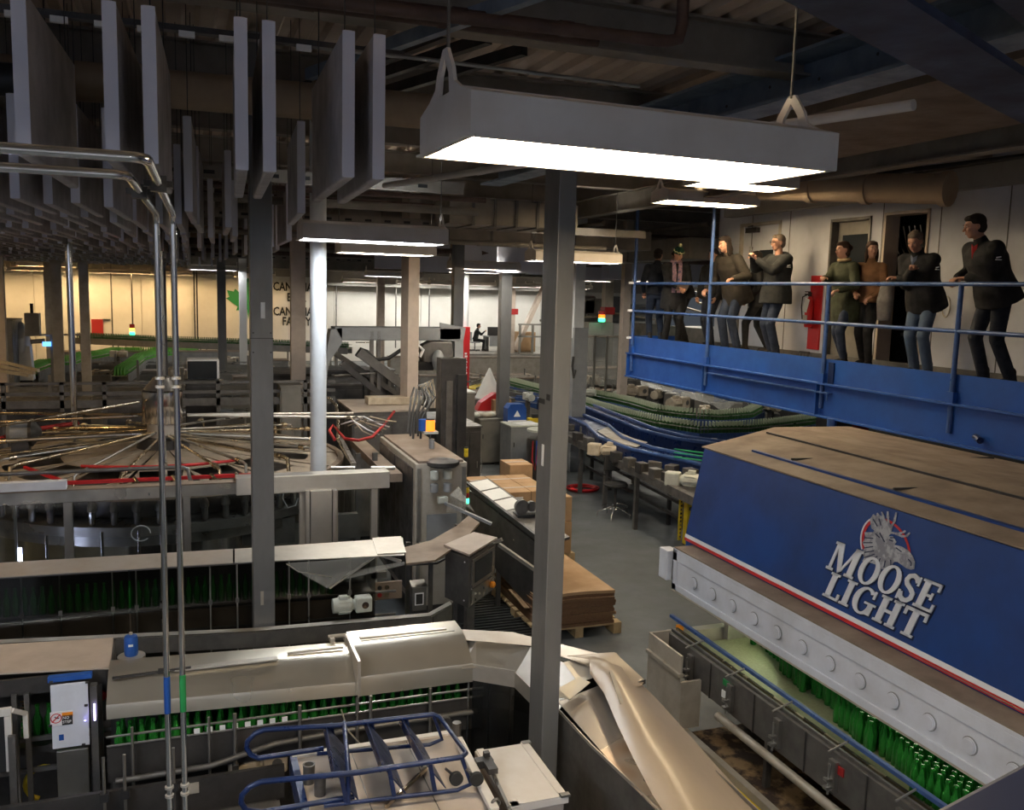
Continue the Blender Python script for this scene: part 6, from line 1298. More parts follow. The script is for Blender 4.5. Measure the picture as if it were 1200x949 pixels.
# ======================= RIGHT CENTRE: blue guided lines =================
t, al, Ln = conveyor('wide conveyor with dark blue guides in front of the bottle loops', pth([(640, 468), (672, 488), (700, 500), (716, 515), (752, 528), (800, 538), (860, 552)], 1.25), 1.25, .42, guide='rail_blue', body='navy_paint', topm='navy_paint', legs=False, gh=.04)
MB().sheet([[at(x, y, 1.27), at(x + 14, y - 6, 1.27)] for x, y in ((700, 505), (715, 514), (730, 520), (745, 524))], .004).build('worn_plate', 'cream', t)
t, al, Ln = conveyor('second conveyor with dark blue guides behind the first one', pth([(650, 455), (690, 478), (720, 490), (760, 506), (800, 516), (860, 524)], 1.25), 1.25, .3, guide='rail_blue', body='navy_paint', topm='navy_paint', legs=False, gh=.05)
for k, py in enumerate((527, 531, 536)):
    a, c = at(790, py - 1, 1.33), at(842, py + 6, 1.33); tag(MB().beam(a, c, .03, .015).build('green_guide', 'green_belt'), ('upper green belt strip beside the blue panel corner', 'middle green belt strip beside the blue panel corner', 'lower green belt strip beside the blue panel corner')[k], 'strip')
bn = thing('support_bench', 'dark steel bench frame carrying motors along the near side of the blue guided line', 'frame')
p0, p1 = at(660, 510, 1.0), at(835, 597, 1.0)
MB().beam(p0, p1, .12, .14).build('front_beam', 'mid_steel', bn, bevel=.006)
MB().prism([p0 + V((.06, 0, .05)), p1 + V((.06, 0, .05)), p1 + V((.9, .3, .05)), p0 + V((.9, .3, .05))], (0, 0, .02)).build('deck', 'dark_steel', bn)
for px, py in ((662, 560), (690, 575), (764, 612), (726, 590)):
    q = lerp(p0, p1, (px - 660) / 175); MB().bb(q.x - .03, q.x + .04, q.y - .03, q.y + .04, 0, .94).build('leg', 'mid_steel', bn); MB().bb(q.x + .7, q.x + .76, q.y + .1, q.y + .16, 0, 1.0).build('leg', 'dark_steel', bn)
for z in (.35, .6): MB().beam(lerp(p0, p1, .05) + V((.5, .1, z - 1)), lerp(p0, p1, .9) + V((.5, .1, z - 1)), .05).build('lower_rail', 'dark_steel', bn)
gearmotor('white gear motor on the bench beam, left one beside the big grey column', at(706, 527, 1.15), 2.4, 'motor_cream', 1.7)
gearmotor('white gear motor on the bench beam near the blue panel corner', at(800, 562, 1.15), 2.4, 'motor_white', 1.7)
gearmotor('white gear motor half hidden behind the blue panel corner', at(828, 522, 1.15), 2.4, 'motor_white', 1.6)
for i, (px, py) in enumerate(((677, 512), (690, 518), (722, 535), (738, 542), (752, 548), (768, 555), (783, 560), (692, 500))):
    tag(MB().box(at(px, py, 1.12), (.16, .2, .18)).build('drive_box', 'mid_steel' if i % 2 else 'dark_steel', bevel=.01), 'small dark drive box fixed along the bench beam', 'box', 'drive boxes on the bench')
for i in range(14):
    q = lerp(p0, p1, i / 14.); tag(MB().box(q + V((.35 + .1 * (i % 3), .3, .12)), (.22, .18, .12 + .05 * (i % 3)), rz=i).build('chain_cover', 'mid_steel', bevel=.01), 'dark chain cover under the blue guided line', 'cover', 'chain covers under the blue line')
# bottle loops ---------------------------------------------------------------
z = 1.15
outer = [(600, 452), (665, 470), (700, 482), (740, 493), (775, 501), (820, 508), (870, 507), (910, 503), (960, 496)]
t, al, Ln = conveyor('outer bottle loop conveyor, nearest lane crowded with pale topped bottles', pth(outer, z), z, .32, body='rail_blue', topm='dark_steel', legs=False)
S = 0
reals = []
def lane_real(al, Ln, z, rows, sp, label, group, s0, s1, pr):
    s = s0
    while s < s1:
        p, q_ = al(s)
        for r_ in range(rows): bottle(p + q_ * ((r_ - (rows - 1) / 2) * sp * .95) + V((0, 0, z)), label, group)
        s += sp
capm = MB()
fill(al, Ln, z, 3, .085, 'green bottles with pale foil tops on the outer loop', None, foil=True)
inner = [(690, 466), (720, 472), (745, 478), (770, 486), (800, 490), (840, 493), (875, 490), (888, 483), (880, 474), (862, 467), (830, 460), (800, 452), (760, 444)]
t, al, Ln = conveyor('inner bottle loop conveyor with a tight bend, pale topped bottles', pth(inner, z), z, .3, body='rail_blue', topm='dark_steel', legs=False)
fill(al, Ln, z, 3, .085, 'green bottles with pale foil tops on the inner loop', None, foil=True)
t, al, Ln = conveyor('straight back lane of bottles under the far end of the walkway', pth([(735, 438), (790, 448), (850, 464), (900, 476)], z), z, .3, body='mid_steel', topm='dark_steel', legs=False)
fill(al, Ln, z, 2, .085, 'green bottles on the straight back lane', None, foil=True)
fr = thing('skirt_frame', 'dull grey frame skirts under the bottle loops', 'frame')
pp = [at(x, y, .95) for x, y in ((600, 470), (668, 492), (745, 515), (790, 524), (860, 527), (960, 520))]
for a, c in zip(pp[:-1], pp[1:]): MB().prism([a, c, c - V((0, 0, .35)), a - V((0, 0, .35))], (0, .03, 0)).build('skirt', 'cabinet_brown', fr); MB().bb(a.x - .03, a.x + .03, a.y, a.y + .06, 0, .7).build('leg', 'mid_steel', fr)
for i, (px, py) in enumerate(((672, 497), (690, 502), (704, 506), (722, 511), (746, 514), (762, 519))):
    tag(MB().box(at(px, py, .9), (.12, .05, .1)).build('sensor_box', 'motor_white' if i % 2 else 'cabinet_grey'), 'tiny pale sensor box on the skirt below the bottle loops', 'box', 'sensor boxes below the loops')
for i, (px, py, s_) in enumerate(((745, 458, 2.2), (795, 472, 2.2), (770, 462, 1.8), (826, 482, 1.8), (905, 476, 1.6), (693, 445, 2))):
    gearmotor(('cream motor between the loops beside the olive column', 'cream motor in the middle of the inner loop', 'cream motor at the back of the inner loop', 'cream motor at the bend of the inner loop', 'cream motor at the right end beyond the bend', 'cream motor left of the olive column')[i], at(px, py, 1.3), .4 * i, 'motor_cream', s_, stand=True)
for i in range(10):
    p = at(730 + i * 19, 452 + i * 4, 1.0); tag(MB().box((p.x, p.y, .55 + .05 * (i % 3)), (.5, .35, 1.1 + .1 * (i % 3)), rz=.3 * i).build('loop_machine_box', 'cabinet_brown' if i % 2 else 'mid_steel', bevel=.02), 'dull machine box standing between the bottle loops', 'box', 'boxes between the loops')
gl = thing('clear_chute', 'clear plastic chute cover between the straight lane and the inner loop', 'plastic cover')
MB().sheet([[at(750, 446, 1.5), at(752, 452, 1.4)], [at(840, 466, 1.5), at(835, 474, 1.4)], [at(862, 472, 1.4), at(848, 484, 1.3)]], .004).build('sheet', 'plexi_cloudy', gl)
# low machines further back, middle ------------------------------------------
mids = (('tan long conveyor frame under the desk worker', 545, 410, 34, 6, .5, 1.35, 'cream'), ('tan long frame right of the braced column', 615, 408, 33, 5, .5, 1.4, 'cream'), ('brown machine below the tan frame', 560, 425, 29, 4, .6, 1.1, 'cabinet_brown'), ('brown conveyor machine behind the big grey column', 640, 430, 27, 5, .6, 1.2, 'cabinet_brown'),
        ('olive machine right of the pale column', 700, 420, 27, 3, .8, 1.5, 'cabinet_brown'), ('olive machine beneath the far end of the walkway', 740, 430, 25, 3, .8, 1.0, 'cabinet_brown'), ('dark machine behind the red post', 530, 430, 24, 2.5, .8, 1.1, 'dark_steel'), ('grey machine behind the yellow conveyor', 600, 436, 26, 4, .6, 1.0, 'mid_steel'))
for i, (l, px, py, Y, w_, d_, z1, m) in enumerate(mids):
    x = atY(px, py, Y).x; box_machine(l, x - w_ / 2, x + w_ / 2, Y, Y + d_, z1, m, 'dust_tan', panels=5, seed=80 + i)
for i, (l, pts_, z_, m, g_) in enumerate((('yellow edged conveyor right of the red post', [(550, 455), (580, 446), (640, 444)], 1.15, 'mid_steel', 'yellow'), ('green edged conveyor left of the thin grey column', [(545, 440), (575, 447), (610, 458)], 1.1, 'mid_steel', 'foil'), ('grey conveyor crossing behind the workbenches', [(548, 465), (600, 462), (650, 455)], 1.0, 'mid_steel', 'steel'), ('blue conveyor behind the workbenches', [(600, 470), (640, 474), (690, 492)], 1.0, 'rail_blue', 'rail_blue'),
                                         ('back conveyor with thin steel guides right of the pale column', [(680, 440), (720, 445), (790, 449)], 1.3, 'mid_steel', 'steel'), ('upper back conveyor near the olive column', [(675, 425), (720, 430), (760, 436)], 1.5, 'cabinet_brown', 'steel'), ('blue green conveyor behind the big grey column', [(600, 460), (650, 466), (700, 478)], 1.1, 'green_paint' if 0 else 'mid_steel', 'green_belt' if 0 else 'steel'))):
    conveyor(l, pth(pts_, z_), z_, .4, body=m, guide=g_ if g_ in ('steel', 'rail_blue') else 'steel', topm={'yellow': 'yellow', 'foil': 'foil'}.get(g_, 'mid_steel'))
for i in range(16):
    px = 550 + i * 13; Y = 22 + (i * 5) % 9; p = atY(px, 430, Y)
    tag(MB().tube([(p.x, Y, 0), (p.x, Y, 1.2 + .15 * (i % 4))], .03, 6).build('machine_post', 'cabinet_brown', smooth=60), 'thin post among the machines behind the workbenches', 'post', 'posts behind the workbenches')
for i in range(12):
    px = 552 + i * 17; Y = 21.5 + (i * 4) % 8; p = atY(px, 440, Y); gearmotor('small pale motor among the machines behind the workbenches', (p.x, Y, 1.2 + .1 * (i % 3)), R.uniform(0, 6), 'motor_white', 1.5, group='motors behind the workbenches', stand=True)
pf = thing('raised_platform', 'raised steel platform with railing in front of the far white wall', 'platform')
MB().bb(11, 24, 41.5, 47, .85, .95).build('deck', 'cabinet_brown', pf); MB().bb(11, 24, 41.4, 41.5, .3, .95).build('skirt', 'cabinet_brown', pf)
for x in [atY(610 + i * 15, 380, 41.5).x for i in range(4)]: MB().bb(x - .05, x + .05, 41.5, 41.6, .95, 2.4).build('post', 'cabinet_brown', pf)
for z_ in (2.35, 1.75): MB().bb(atY(608, 380, 41.5).x, 24, 41.5, 41.58, z_, z_ + .08).build('rail', 'cabinet_brown', pf)
for x in (12, 15, 18, 21): MB().bb(x, x + .1, 41.6, 41.7, 0, .85).build('leg', 'cabinet_brown', pf)
bxx = thing('brown_crate', 'brown crate beside the column with red collar on the far platform', 'crate', (atY(596, 390, 43).x + .9, 43.2, .95)); MB().bb(-.5, .5, -.4, .4, 0, 1.0).build('body', 'cardboard', bxx)
for px, Y in ((601, 42), (712, 31)):
    p = atY(px, 365 if px == 601 else 364, Y); tag(MB().box(p, (.42, .4, .28)).build('collar', 'red_dark'), 'red collar box around the far tan column' if px == 601 else 'red collar box on the tan column before the machine bay', 'box')
# red post with white writing
rp = thing('red_post_cover', 'tall red cover with white vertical writing on the thin white column', 'sign', tuple(atY(545, 400, 23.3))); p = rp.location.copy(); rp.location.z = 0
z0_, z1_ = atY(545, 478, 23.3).z, atY(545, 383, 23.3).z
MB().bb(-.1, .1, -.12, .1, z0_, z1_).build('cover', 'red', rp); MB().bb(-.06, .05, -.13, -.12, z0_ + .45, z0_ + .62).build('notice', 'paper', rp)
tx = text('DANGER', .17, 'stripe_white', rp, (.05, -.125, z0_ + .95), (PI / 2, -PI / 2, 0), ext=.005, align='LEFT', sx=.9) if 0 else None
wr_ = MB()
for k in range(8): wr_.bb(-.04, .035 - .015 * (k % 2), -.125, -.12, z0_ + .95 + k * .075, z0_ + 1.0 + k * .075)
wr_.build('white_writing', 'stripe_white', rp)['kind'] = 'stuff'
MB().bb(-.14, .16, -.13, .1, z0_ + .72, z0_ + .76).build('band', 'mid_steel', rp)
# far bay beyond the column -----------------------------------------------------
for i, (px, py, Y, w_, z0, z1, m) in enumerate(((688, 342, 33, .9, 3.1, 3.9, 'duct_grey'), (700, 350, 33, 1.2, 2.8, 3.8, 'cabinet_brown'), (722, 350, 33, .6, 2.8, 3.9, 'cabinet_grey'), (745, 352, 33, 1.5, 2.9, 3.6, 'cabinet_grey'))):
    p = atY(px, py, Y); tag(MB().bb(p.x - w_ / 2, p.x + w_ / 2, Y, Y + .6, z0, z1).build('process_vessel', m, bevel=.1), ('small grey vessel high in the far bay beside the pale column', 'olive vessel in the far bay', 'pale upright vessel left of the olive column', 'grey vessel behind the walkway end post')[i], 'vessel')
for i in range(8): tag(MB().tube([(13 + i, 32.5, 2.9 + .12 * i), (14.5 + i * 1.2, 32.5, 3.0 + .1 * (i % 3)), (14.6 + i * 1.2, 32.5, 0)], .05, 6).build('process_pipe', 'motor_cream' if i % 2 else 'duct_grey', smooth=60), 'bent process pipe in the far bay beyond the big grey column', 'pipe', 'process pipes in the far bay')
pn = thing('control_cabinet', 'grey-green control cabinet with lit beacon in the far bay', 'cabinet', (atY(705, 375, 29.6).x, 29.6, 0)); MB().bb(-.5, .5, 0, .5, 0, 2.95).build('body', 'cabinet_brown', pn); MB().bb(-.3, .2, -.03, 0, 1.7, 2.5).build('display', 'screen_dark', pn)
beacon('lit signal tower glowing green and orange in the far bay', atY(705, 377, 29.3), ['glow_green', 'glow_orange', 'red_dark'], .13, .12, .3)
ps = thing('plexi_partition', 'plexiglass partition in front of the far bay, right of the pale column', 'partition', (0, 0, 0))
p0_, p1_ = atY(683, 393, 24), atY(726, 396, 24); MB().bb(p0_.x, p1_.x, 24, 24.02, 1.3, p0_.z).build('pane', 'plexi_cloudy', ps)
for k in range(4): xx = lerp(p0_, p1_, k / 3).x; MB().bb(xx - .03, xx + .03, 23.97, 24.03, 0, p0_.z).build('post', 'cabinet_brown', ps)
MB().bb(p0_.x, p1_.x, 23.97, 24.03, p0_.z - .05, p0_.z).build('top_rail', 'cabinet_tan', ps)
cp = thing('column_guard', 'grey square guard box around the foot of the pale column', 'guard', (atY(679, 430, 18.2).x, 18.35, 0)); MB().bb(-.17, .17, -.2, -.1, 0, atY(679, 384, 18.2).z).bb(-.17, -.14, -.1, .05, 0, 3.0).build('box', 'cabinet_grey', cp, bevel=.01); MB().tube([(-.2, -.25, 2.6), (-.24, -.3, 2.4), (-.2, -.3, 2.15), (-.14, -.25, 2.3)], .03, 8).build('black_cable', 'black', cp, smooth=60)

# ======================= FLOOR ITEMS =====================================
YL = thing('yellow_bollard', 'yellow corner bollard beside the blue machine panel', 'bollard', tuple(at(805, 637, 0)))
MB().bb(-.06, .06, -.06, .06, 0, 1.05).build('post', 'yellow', YL, bevel=.01)
pr = thing('perforated_strip', 'yellow perforated rubber strip hanging left of the bollard', 'strip', tuple(at(796, 634, 0)))
MB().bb(-.03, .02, -.02, .02, .02, .98).build('strip', 'yellow', pr)
for k in range(14): MB().box((-.005, -.022, .08 + k * .065), (.03, .006, .035)).build('hole', 'rust', pr)
# stool
so = thing('workshop_stool', 'black swivel stool with chrome foot ring under the bench line', 'stool', tuple(at(720, 606, 0)))
MB().lathe([(.02, .56), (.2, .57), (.22, .6), (.2, .64), (.05, .65)], n=20).build('seat', 'rubber', so, smooth=40)
MB().tube([(0, 0, .12), (0, 0, .57)], .025, 10).build('pedestal', 'dark_steel', so, smooth=50)
MB().tube([(.23 * math.cos(a), .23 * math.sin(a), .2) for a in [i * PI / 12 for i in range(25)]], .01, 6, cap=False).build('foot_ring', 'chrome', so, smooth=60)
for k in range(5):
    a = k * 2 * PI / 5 + .3; MB().tube([(.02 * math.cos(a), .02 * math.sin(a), .2), (.31 * math.cos(a), .31 * math.sin(a), .1), (.32 * math.cos(a), .32 * math.sin(a), .0)], .012, 6).build('leg', 'chrome', so, smooth=60)
MB().bb(-.16, .16, .15, .19, .82, 1.12).build('backrest', 'rubber', so, bevel=.015); MB().tube([(0, .1, .57), (0, .2, .7), (0, .19, .9)], .012, 6).build('back_support', 'dark_steel', so, smooth=60)
MB().tube([(-.25, .0, .8), (-.25, -.1, .82), (-.22, .1, .78)], .015, 6).tube([(.25, .05, .74), (.26, -.1, .76), (.22, .14, .74)], .015, 6).build('armrest', 'rubber', so, smooth=60)
# red hose coil
rc = thing('red_hose_coil', 'coil of red hose on the floor behind the cardboard boxes', 'hose', tuple(at(683, 574, 0)))
for k in range(4): MB().tube([((.24 + .03 * k) * math.cos(a), (.24 + .03 * k) * math.sin(a) * .9, .02 + .03 * (k % 2)) for a in [i * PI / 14 for i in range(29)]], .018, 8, cap=False).build('hose_turn', 'red', rc, smooth=60)
# cardboard cartons on a pallet
def pallet(label, x0, x1, y0, y1):
    t = thing('wooden_pallet', label, 'pallet'); n = max(4, int((y1 - y0) / .16))
    for k in range(n): a = y0 + (y1 - y0) * k / n; MB().bb(x0, x1, a, a + (y1 - y0) / n * .7, .115, .135).build('plank', 'wood', t)
    for x in (x0 + .05, (x0 + x1) / 2, x1 - .05):
        MB().bb(x - .05, x + .05, y0, y1, 0, .02).build('runner', 'wood', t)
        for y in (y0 + .07, (y0 + y1) / 2, y1 - .07): MB().bb(x - .05, x + .05, y - .07, y + .07, .02, .115).build('block', 'wood', t)
    return t
def carton(label, x0, x1, y0, y1, z0, z1, lab=True, group=None, rz=0):
    t = thing('cardboard_carton', label, 'carton', ((x0 + x1) / 2, (y0 + y1) / 2, z0), rz, group); hx, hy = (x1 - x0) / 2 - .004, (y1 - y0) / 2 - .004; h = z1 - z0 - .004
    MB().bb(-hx, hx, -hy, hy, 0, h).build('body', 'cardboard', t, bevel=.008)
    MB().bb(-hx, hx, -.03, .03, h, h + .003).build('tape', 'cabinet_tan', t)
    if lab: MB().bb(-hx * .45, hx * .25, -hy - .004, -hy + .001, h * .5, h * .85).build('paper_label', 'paper', t)
    return t
bx0 = at(572, 566, 1.2); bx1 = at(640, 580, 1.2); yb0 = 11.9
xL = atY(572, 566, yb0).x
pallet('wooden pallet under the cardboard cartons, right end showing', xL, xL + 1.4, yb0, yb0 + 1.2)
ww = .335
for k in range(4):
    nm = ('left', 'second', 'third', 'rightmost')[k]
    carton('cardboard carton with paper label in the lower front row, %s one' % nm, xL + k * ww, xL + (k + 1) * ww, yb0, yb0 + .6, .137, .62)
    if k < 3: carton('cardboard carton with paper label in the upper front row, %s one' % ('left', 'middle', 'right')[k], xL + k * ww, xL + (k + 1) * ww, yb0, yb0 + .6, .62, 1.12)
for k in range(3):
    carton('plain carton in the lower back row of the pallet, %s one' % ('left', 'middle', 'right')[k], xL + k * ww, xL + (k + 1) * ww, yb0 + .6, yb0 + 1.2, .137, .62, False); carton('plain carton in the upper back row of the pallet, %s one' % ('left', 'middle', 'right')[k], xL + k * ww, xL + (k + 1) * ww, yb0 + .6, yb0 + 1.2, .62, 1.12, False)
carton('right end carton on the pallet beside the big grey column', xL + 1.005, xL + 1.34, yb0 + .02, yb0 + .6, .62, 1.0, False)
carton('opened carton standing behind the stacked cartons', xL + .8, xL + 1.2, yb0 + 1.3, yb0 + 1.8, .0, 1.25, False)
# flattened cardboard stack on pallet
s0 = at(660, 655, .5); sx0, sx1, sy0, sy1 = 3.78, 4.72, 9.15, 10.75
pallet('wooden pallet under the flattened cardboard stack', sx0 - .05, sx1 + .1, sy0, sy1)
st = thing('flat_cardboard_stack', 'tall stack of flattened brown cardboard sheets with sagging top', 'cardboard')
Rc = random.Random(9)
for k in range(11):
    z_ = .137 + k * .038; o1, o2 = Rc.uniform(-.02, .02), Rc.uniform(-.02, .02)
    n = 8; rows = []
    for i in range(n + 1):
        f = i / n; x = sx0 + o1 + (sx1 - sx0) * f; sag = -.07 * (k / 10) * max(0, 1 - f * 3.5) - .05 * (k / 10) * max(0, f - .6)
        rows.append([(x, sy0 + o2, z_ + .036 + sag), (x, sy1 + o2, z_ + .036 + sag)])
    MB().sheet(rows, .034).build('cardboard_sheet', 'cardboard_edge' if k < 10 else 'cardboard', st)
# sloped magazine table with papers in front of the cartons
mg = thing('sloped_table', 'long dark sloping table with a black edge, in front of the cartons', 'table')
a, c = at(548, 566, 1.42), at(632, 640, 1.06); a2, c2 = a + V((.42, .3, 0)), c + V((.42, .3, 0))
a, c = at(546, 568, 1.42), at(640, 640, 1.12)
w3 = V((.38, .2, 0))
MB().prism([a, c, c + w3, a + w3], (0, 0, .03)).build('top', 'mid_steel', mg); MB().beam(a + V((0, 0, .02)), c + V((0, 0, .02)), .04, .06).build('edge', 'black', mg)
MB().prism([a - V((0, 0, .05)), c - V((0, 0, .05)), (c.x, c.y, .2), (a.x, a.y, .75)], w3 * .08).build('side_panel', 'dark_steel', mg)
for q in (a, lerp(a, c, .45), c): MB().bb(q.x, q.x + .05, q.y, q.y + .05, 0, q.z).build('leg', 'mid_steel', mg)
MB().beam(at(545, 650, 1.0), at(588, 632, 1.25), .04).build('brace', 'cabinet_brown', mg); MB().beam(at(585, 638, 1.1), at(628, 668, .9), .04).build('brace', 'cabinet_brown', mg)
for k in range(3):
    f0, f1 = .02 + k * .17, .17 + k * .17; q0, q1 = lerp(a, c, f0) + V((0, 0, .034)) + w3 * .05, lerp(a, c, f1) + V((0, 0, .034)) + w3 * .05
    tag(MB().prism([q0, q1, q1 + w3 * .85, q0 + w3 * .85], (0, 0, .004)).build('paper_sheet', 'paper'), ('white paper sheet at the upper end of the sloping table', 'white paper sheet in the middle of the sloping table', 'white paper sheet nearest the tape machine on the sloping table')[k], 'paper')
tm = thing('tape_machine', 'black tape machine with round reels on the sloping table', 'machine', tuple(lerp(a, c, .62) + w3 * .5 + V((0, 0, .06))))
MB().bb(-.12, .18, -.1, .1, -.03, .0).build('base', 'black', tm)
for x, r_ in ((-.04, .09), (.09, .065)): MB().lathe([(r_ * .4, -.03), (r_, -.03), (r_, .03), (r_ * .4, .03)], (x, 0, .08), 18, 'y').build('reel', 'mid_steel', tm, smooth=40)
rk = thing('paper_rack', 'rack of white folders and scattered carton blanks below the sloping table', 'rack', tuple(at(560, 620, .8)))
for k in range(7): MB().bb(-.1 + k * .06, -.07 + k * .06, -.12, .12, 0, .38).build('folder', 'paper' if k < 4 else 'cabinet_tan', rk)
MB().bb(-.15, .5, -.15, .15, -.05, 0).build('shelf', 'mid_steel', rk); MB().bb(-.13, -.1, -.13, .13, -.8, 0).bb(.45, .48, -.13, .13, -.8, 0).build('leg', 'mid_steel', rk)
for i in range(5): MB().box((.2 + .05 * i, -.05, .04 + .03 * i), (.2, .15, .01), M=Matrix.Rotation(.3 * i, 3, 'Z') @ Matrix.Rotation(.2 * (i - 2), 3, 'X')).build('blank', ('cabinet_tan', 'maroon', 'cream', 'red_dark', 'paper')[i], rk)
gh = thing('hand_valve', 'pale spray head with red lever on the sloping table frame', 'valve', tuple(at(606, 632, 1.0)))
MB().box((0, 0, 0), (.1, .06, .06), M=Matrix.Rotation(.5, 3, 'Y')).build('body', 'motor_cream', gh, bevel=.01); MB().tube([(.02, 0, 0), (.1, -.05, .04), (.12, -.06, .02)], .012, 6).build('lever', 'red_dark', gh, smooth=60); MB().tube([(0, 0, -.03), (.04, -.02, -.14), (.1, -.02, -.18)], .014, 6).build('pipe', 'motor_cream', gh, smooth=60)
gr = thing('floor_grating', 'black ribbed floor mat beside the operator panel', 'mat')
g0, g1 = at(556, 745, .02), at(640, 690, .02)
for k in range(26): y = 8.7 + k * .085; MB().bb(3.0, 3.85, y, y + .045, .0, .05).build('rib', 'rubber', gr)
MB().bb(3.0, 3.03, 8.7, 10.9, 0, .05).bb(3.82, 3.85, 8.7, 10.9, 0, .05).build('edge', 'rubber', gr)
og = tag(MB().beam(at(603, 690, .35), at(622, 712, .3), .16, .01).build('wood_board', 'cardboard'), 'small orange-brown board leaning below the sloping table', 'board')
# workbench island in the middle distance
def cabinet(label, px0, px1, pyb, Y, h, m='cabinet_grey', d=.7, top=None, name='cabinet'):
    x0, x1 = atY(px0, pyb, Y).x, atY(px1, pyb, Y).x; t = thing(name, label, 'cabinet', ((x0 + x1) / 2, Y, 0)); hx = (x1 - x0) / 2
    MB().bb(-hx, hx, 0, d, .06, h).build('body', m, t, bevel=.01); MB().bb(-hx - .01, hx + .01, -.01, d + .01, h, h + .025).build('top', top or m, t); MB().bb(-hx + .04, hx - .04, -.012, 0, .12, h - .06).build('door', m, t); MB().bb(-hx + .06, -hx + .08, -.03, -.012, h * .6, h * .6 + .1).build('handle', 'dark_steel', t); MB().bb(-hx + .03, hx - .03, .05, d - .05, 0, .06).build('plinth', 'black', t)
    return t
c1 = cabinet('grey-brown cabinet between the dark post and the blue backrest', 562, 596, 520, 19.3, 1.05, 'cabinet_brown')
c2 = cabinet('light grey cabinet with white papers on top, left of the big grey column', 598, 634, 535, 18.0, 1.08, 'cabinet_grey', top='motor_white')
c3 = cabinet('dark grey cabinet at the back left of the workbenches', 528, 562, 510, 21, 1.1, 'cabinet_brown')
c4_ = cabinet('tall grey cabinet with white top right of the dark gantry column', 540, 556, 500, 17.5, 1.9, 'cabinet_brown', top='paper')
tag(MB().box((c2.location.x + .1, c2.location.y + .3, 1.11), (.5, .4, .008), rz=.4).build('paper_sheet', 'paper'), 'white papers lying on the light grey cabinet', 'paper')
bb2 = thing('sign_panel', 'blue rounded sign panel with white triangle above the cabinets', 'panel', (atY(606, 485, 18.6).x, 18.6, 1.08))
MB().prism([(-.22, 0, 0), (.22, 0, 0), (.22, 0, .32), (.15, 0, .42), (-.15, 0, .42), (-.22, 0, .32)], (0, .3, 0)).build('panel', 'blue_paint', bb2); MB().prism([(-.08, -.01, .14), (.08, -.01, .14), (0, -.01, .28)], (0, .008, 0)).build('white_triangle', 'stripe_white', bb2); MB().bb(-.22, .22, -.012, 0, .02, .06).build('stripe', 'stripe_white', bb2)
rb2 = thing('red_tray', 'red tray with a cardboard box in it on the back workbench', 'tray', (atY(580, 478, 20.5).x, 20.5, 1.1)); MB().prism([(-.45, 0, 0), (.35, 0, 0), (.35, 0, .4), (.0, 0, .42), (-.35, 0, .2)], (0, .3, 0)).build('tray', 'red', rb2); MB().bb(-.1, .35, -.2, 0, .0, .28).build('carton', 'cardboard', rb2); MB().bb(-.5, .5, -.3, .4, -1.05, 0).build('bench', 'cabinet_brown', rb2)
wc = thing('white_paper_cone', 'white paper cone and bottle standing on the machine before the thin grey column', 'cone', (atY(573, 463, 21.5).x, 21.5, 1.3)); MB().lathe([(.36, 0), (.02, .75)], n=12).build('cone', 'paper', wc, smooth=40); MB().lathe([(.09, 0), (.1, .35), (.06, .42), (.1, .5), (.08, .8)], (.42, -.1, .0), 10).build('white_bottle', 'paper', wc, smooth=40); MB().bb(-.5, .6, -.3, .4, -1.3, 0).build('stand', 'mid_steel', wc)
pl = thing('rag_pile', 'pale crumpled rags on the grey-brown cabinet', 'rags', (c1.location.x - .1, c1.location.y + .3, 1.08))
for i in range(6): MB().ell((.1 * (i - 3), .05 * (i % 3), .05), (.16, .14, .07), 8, 6).build('rag', 'cream' if i % 2 else 'motor_white', pl, smooth=60)
for i in range(3): tag(MB().lathe([(.035, 0), (.035, .14), (.015, .18), (.015, .22)], (c3.location.x - .1 + .15 * i, c3.location.y + .2, 1.13), 8).build('spray_bottle', 'stripe_white', smooth=40), ('left white spray bottle on the back cabinet', 'middle white spray bottle on the back cabinet', 'right white spray bottle on the back cabinet')[i], 'bottle')
db = thing('waste_drum', 'dark drum with hanging cables and white round lid left of the big grey column', 'drum', (atY(634, 520, 17.0).x, 17.0, 0)); MB().lathe([(.27, 0), (.3, .05), (.3, .95), (.28, 1.0)], n=20).build('drum', 'dark_steel', db, smooth=40); MB().lathe([(.3, 1.15), (.3, 1.19), (.05, 1.2)], n=20).build('lid', 'motor_white', db, smooth=40)
MB().tube([(0, 0, .98), (0, 0, 1.16)], .05, 8).build('stem', 'mid_steel', db)
for i in range(5): MB().tube([(-.3 + .08 * i, -.3, 1.0), (-.32 + .09 * i, -.33, .6 - .05 * i), (-.25 + .08 * i, -.34, .4), (-.2 + .08 * i, -.32, .9)], .016, 6).build('cable', ('red_dark', 'lens_blue', 'lens_blue', 'steel', 'black')[i], db, smooth=60)
MB().box((-.05, -.36, .42), (.12, .03, .22)).build('blue_tag', 'lens_blue', db); MB().lathe([(.1, 0), (.12, .04), (.1, .2)], (.1, -.42, 0), 10).build('orange_bucket', 'orange', db)
for i, (px, py) in enumerate(((563, 528), (590, 520), (545, 505))): p = at(px, py, .0); tag(MB().box((p.x, p.y, .008), (1.6, 1.0, .016), rz=.1).build('floor_mat', 'maroon'), ('dark red floor mat in front of the grey-brown cabinet', 'dark red floor mat under the cabinet edge', 'dark red floor mat at the back by the tall cabinet')[i], 'mat')
pb_ = tag(MB().ell(at(553, 545, .35), (.22, .3, .35), 12, 8).build('plastic_bag', 'plexi_cloudy', smooth=60), 'clear plastic waste bag behind the signal tower', 'bag')
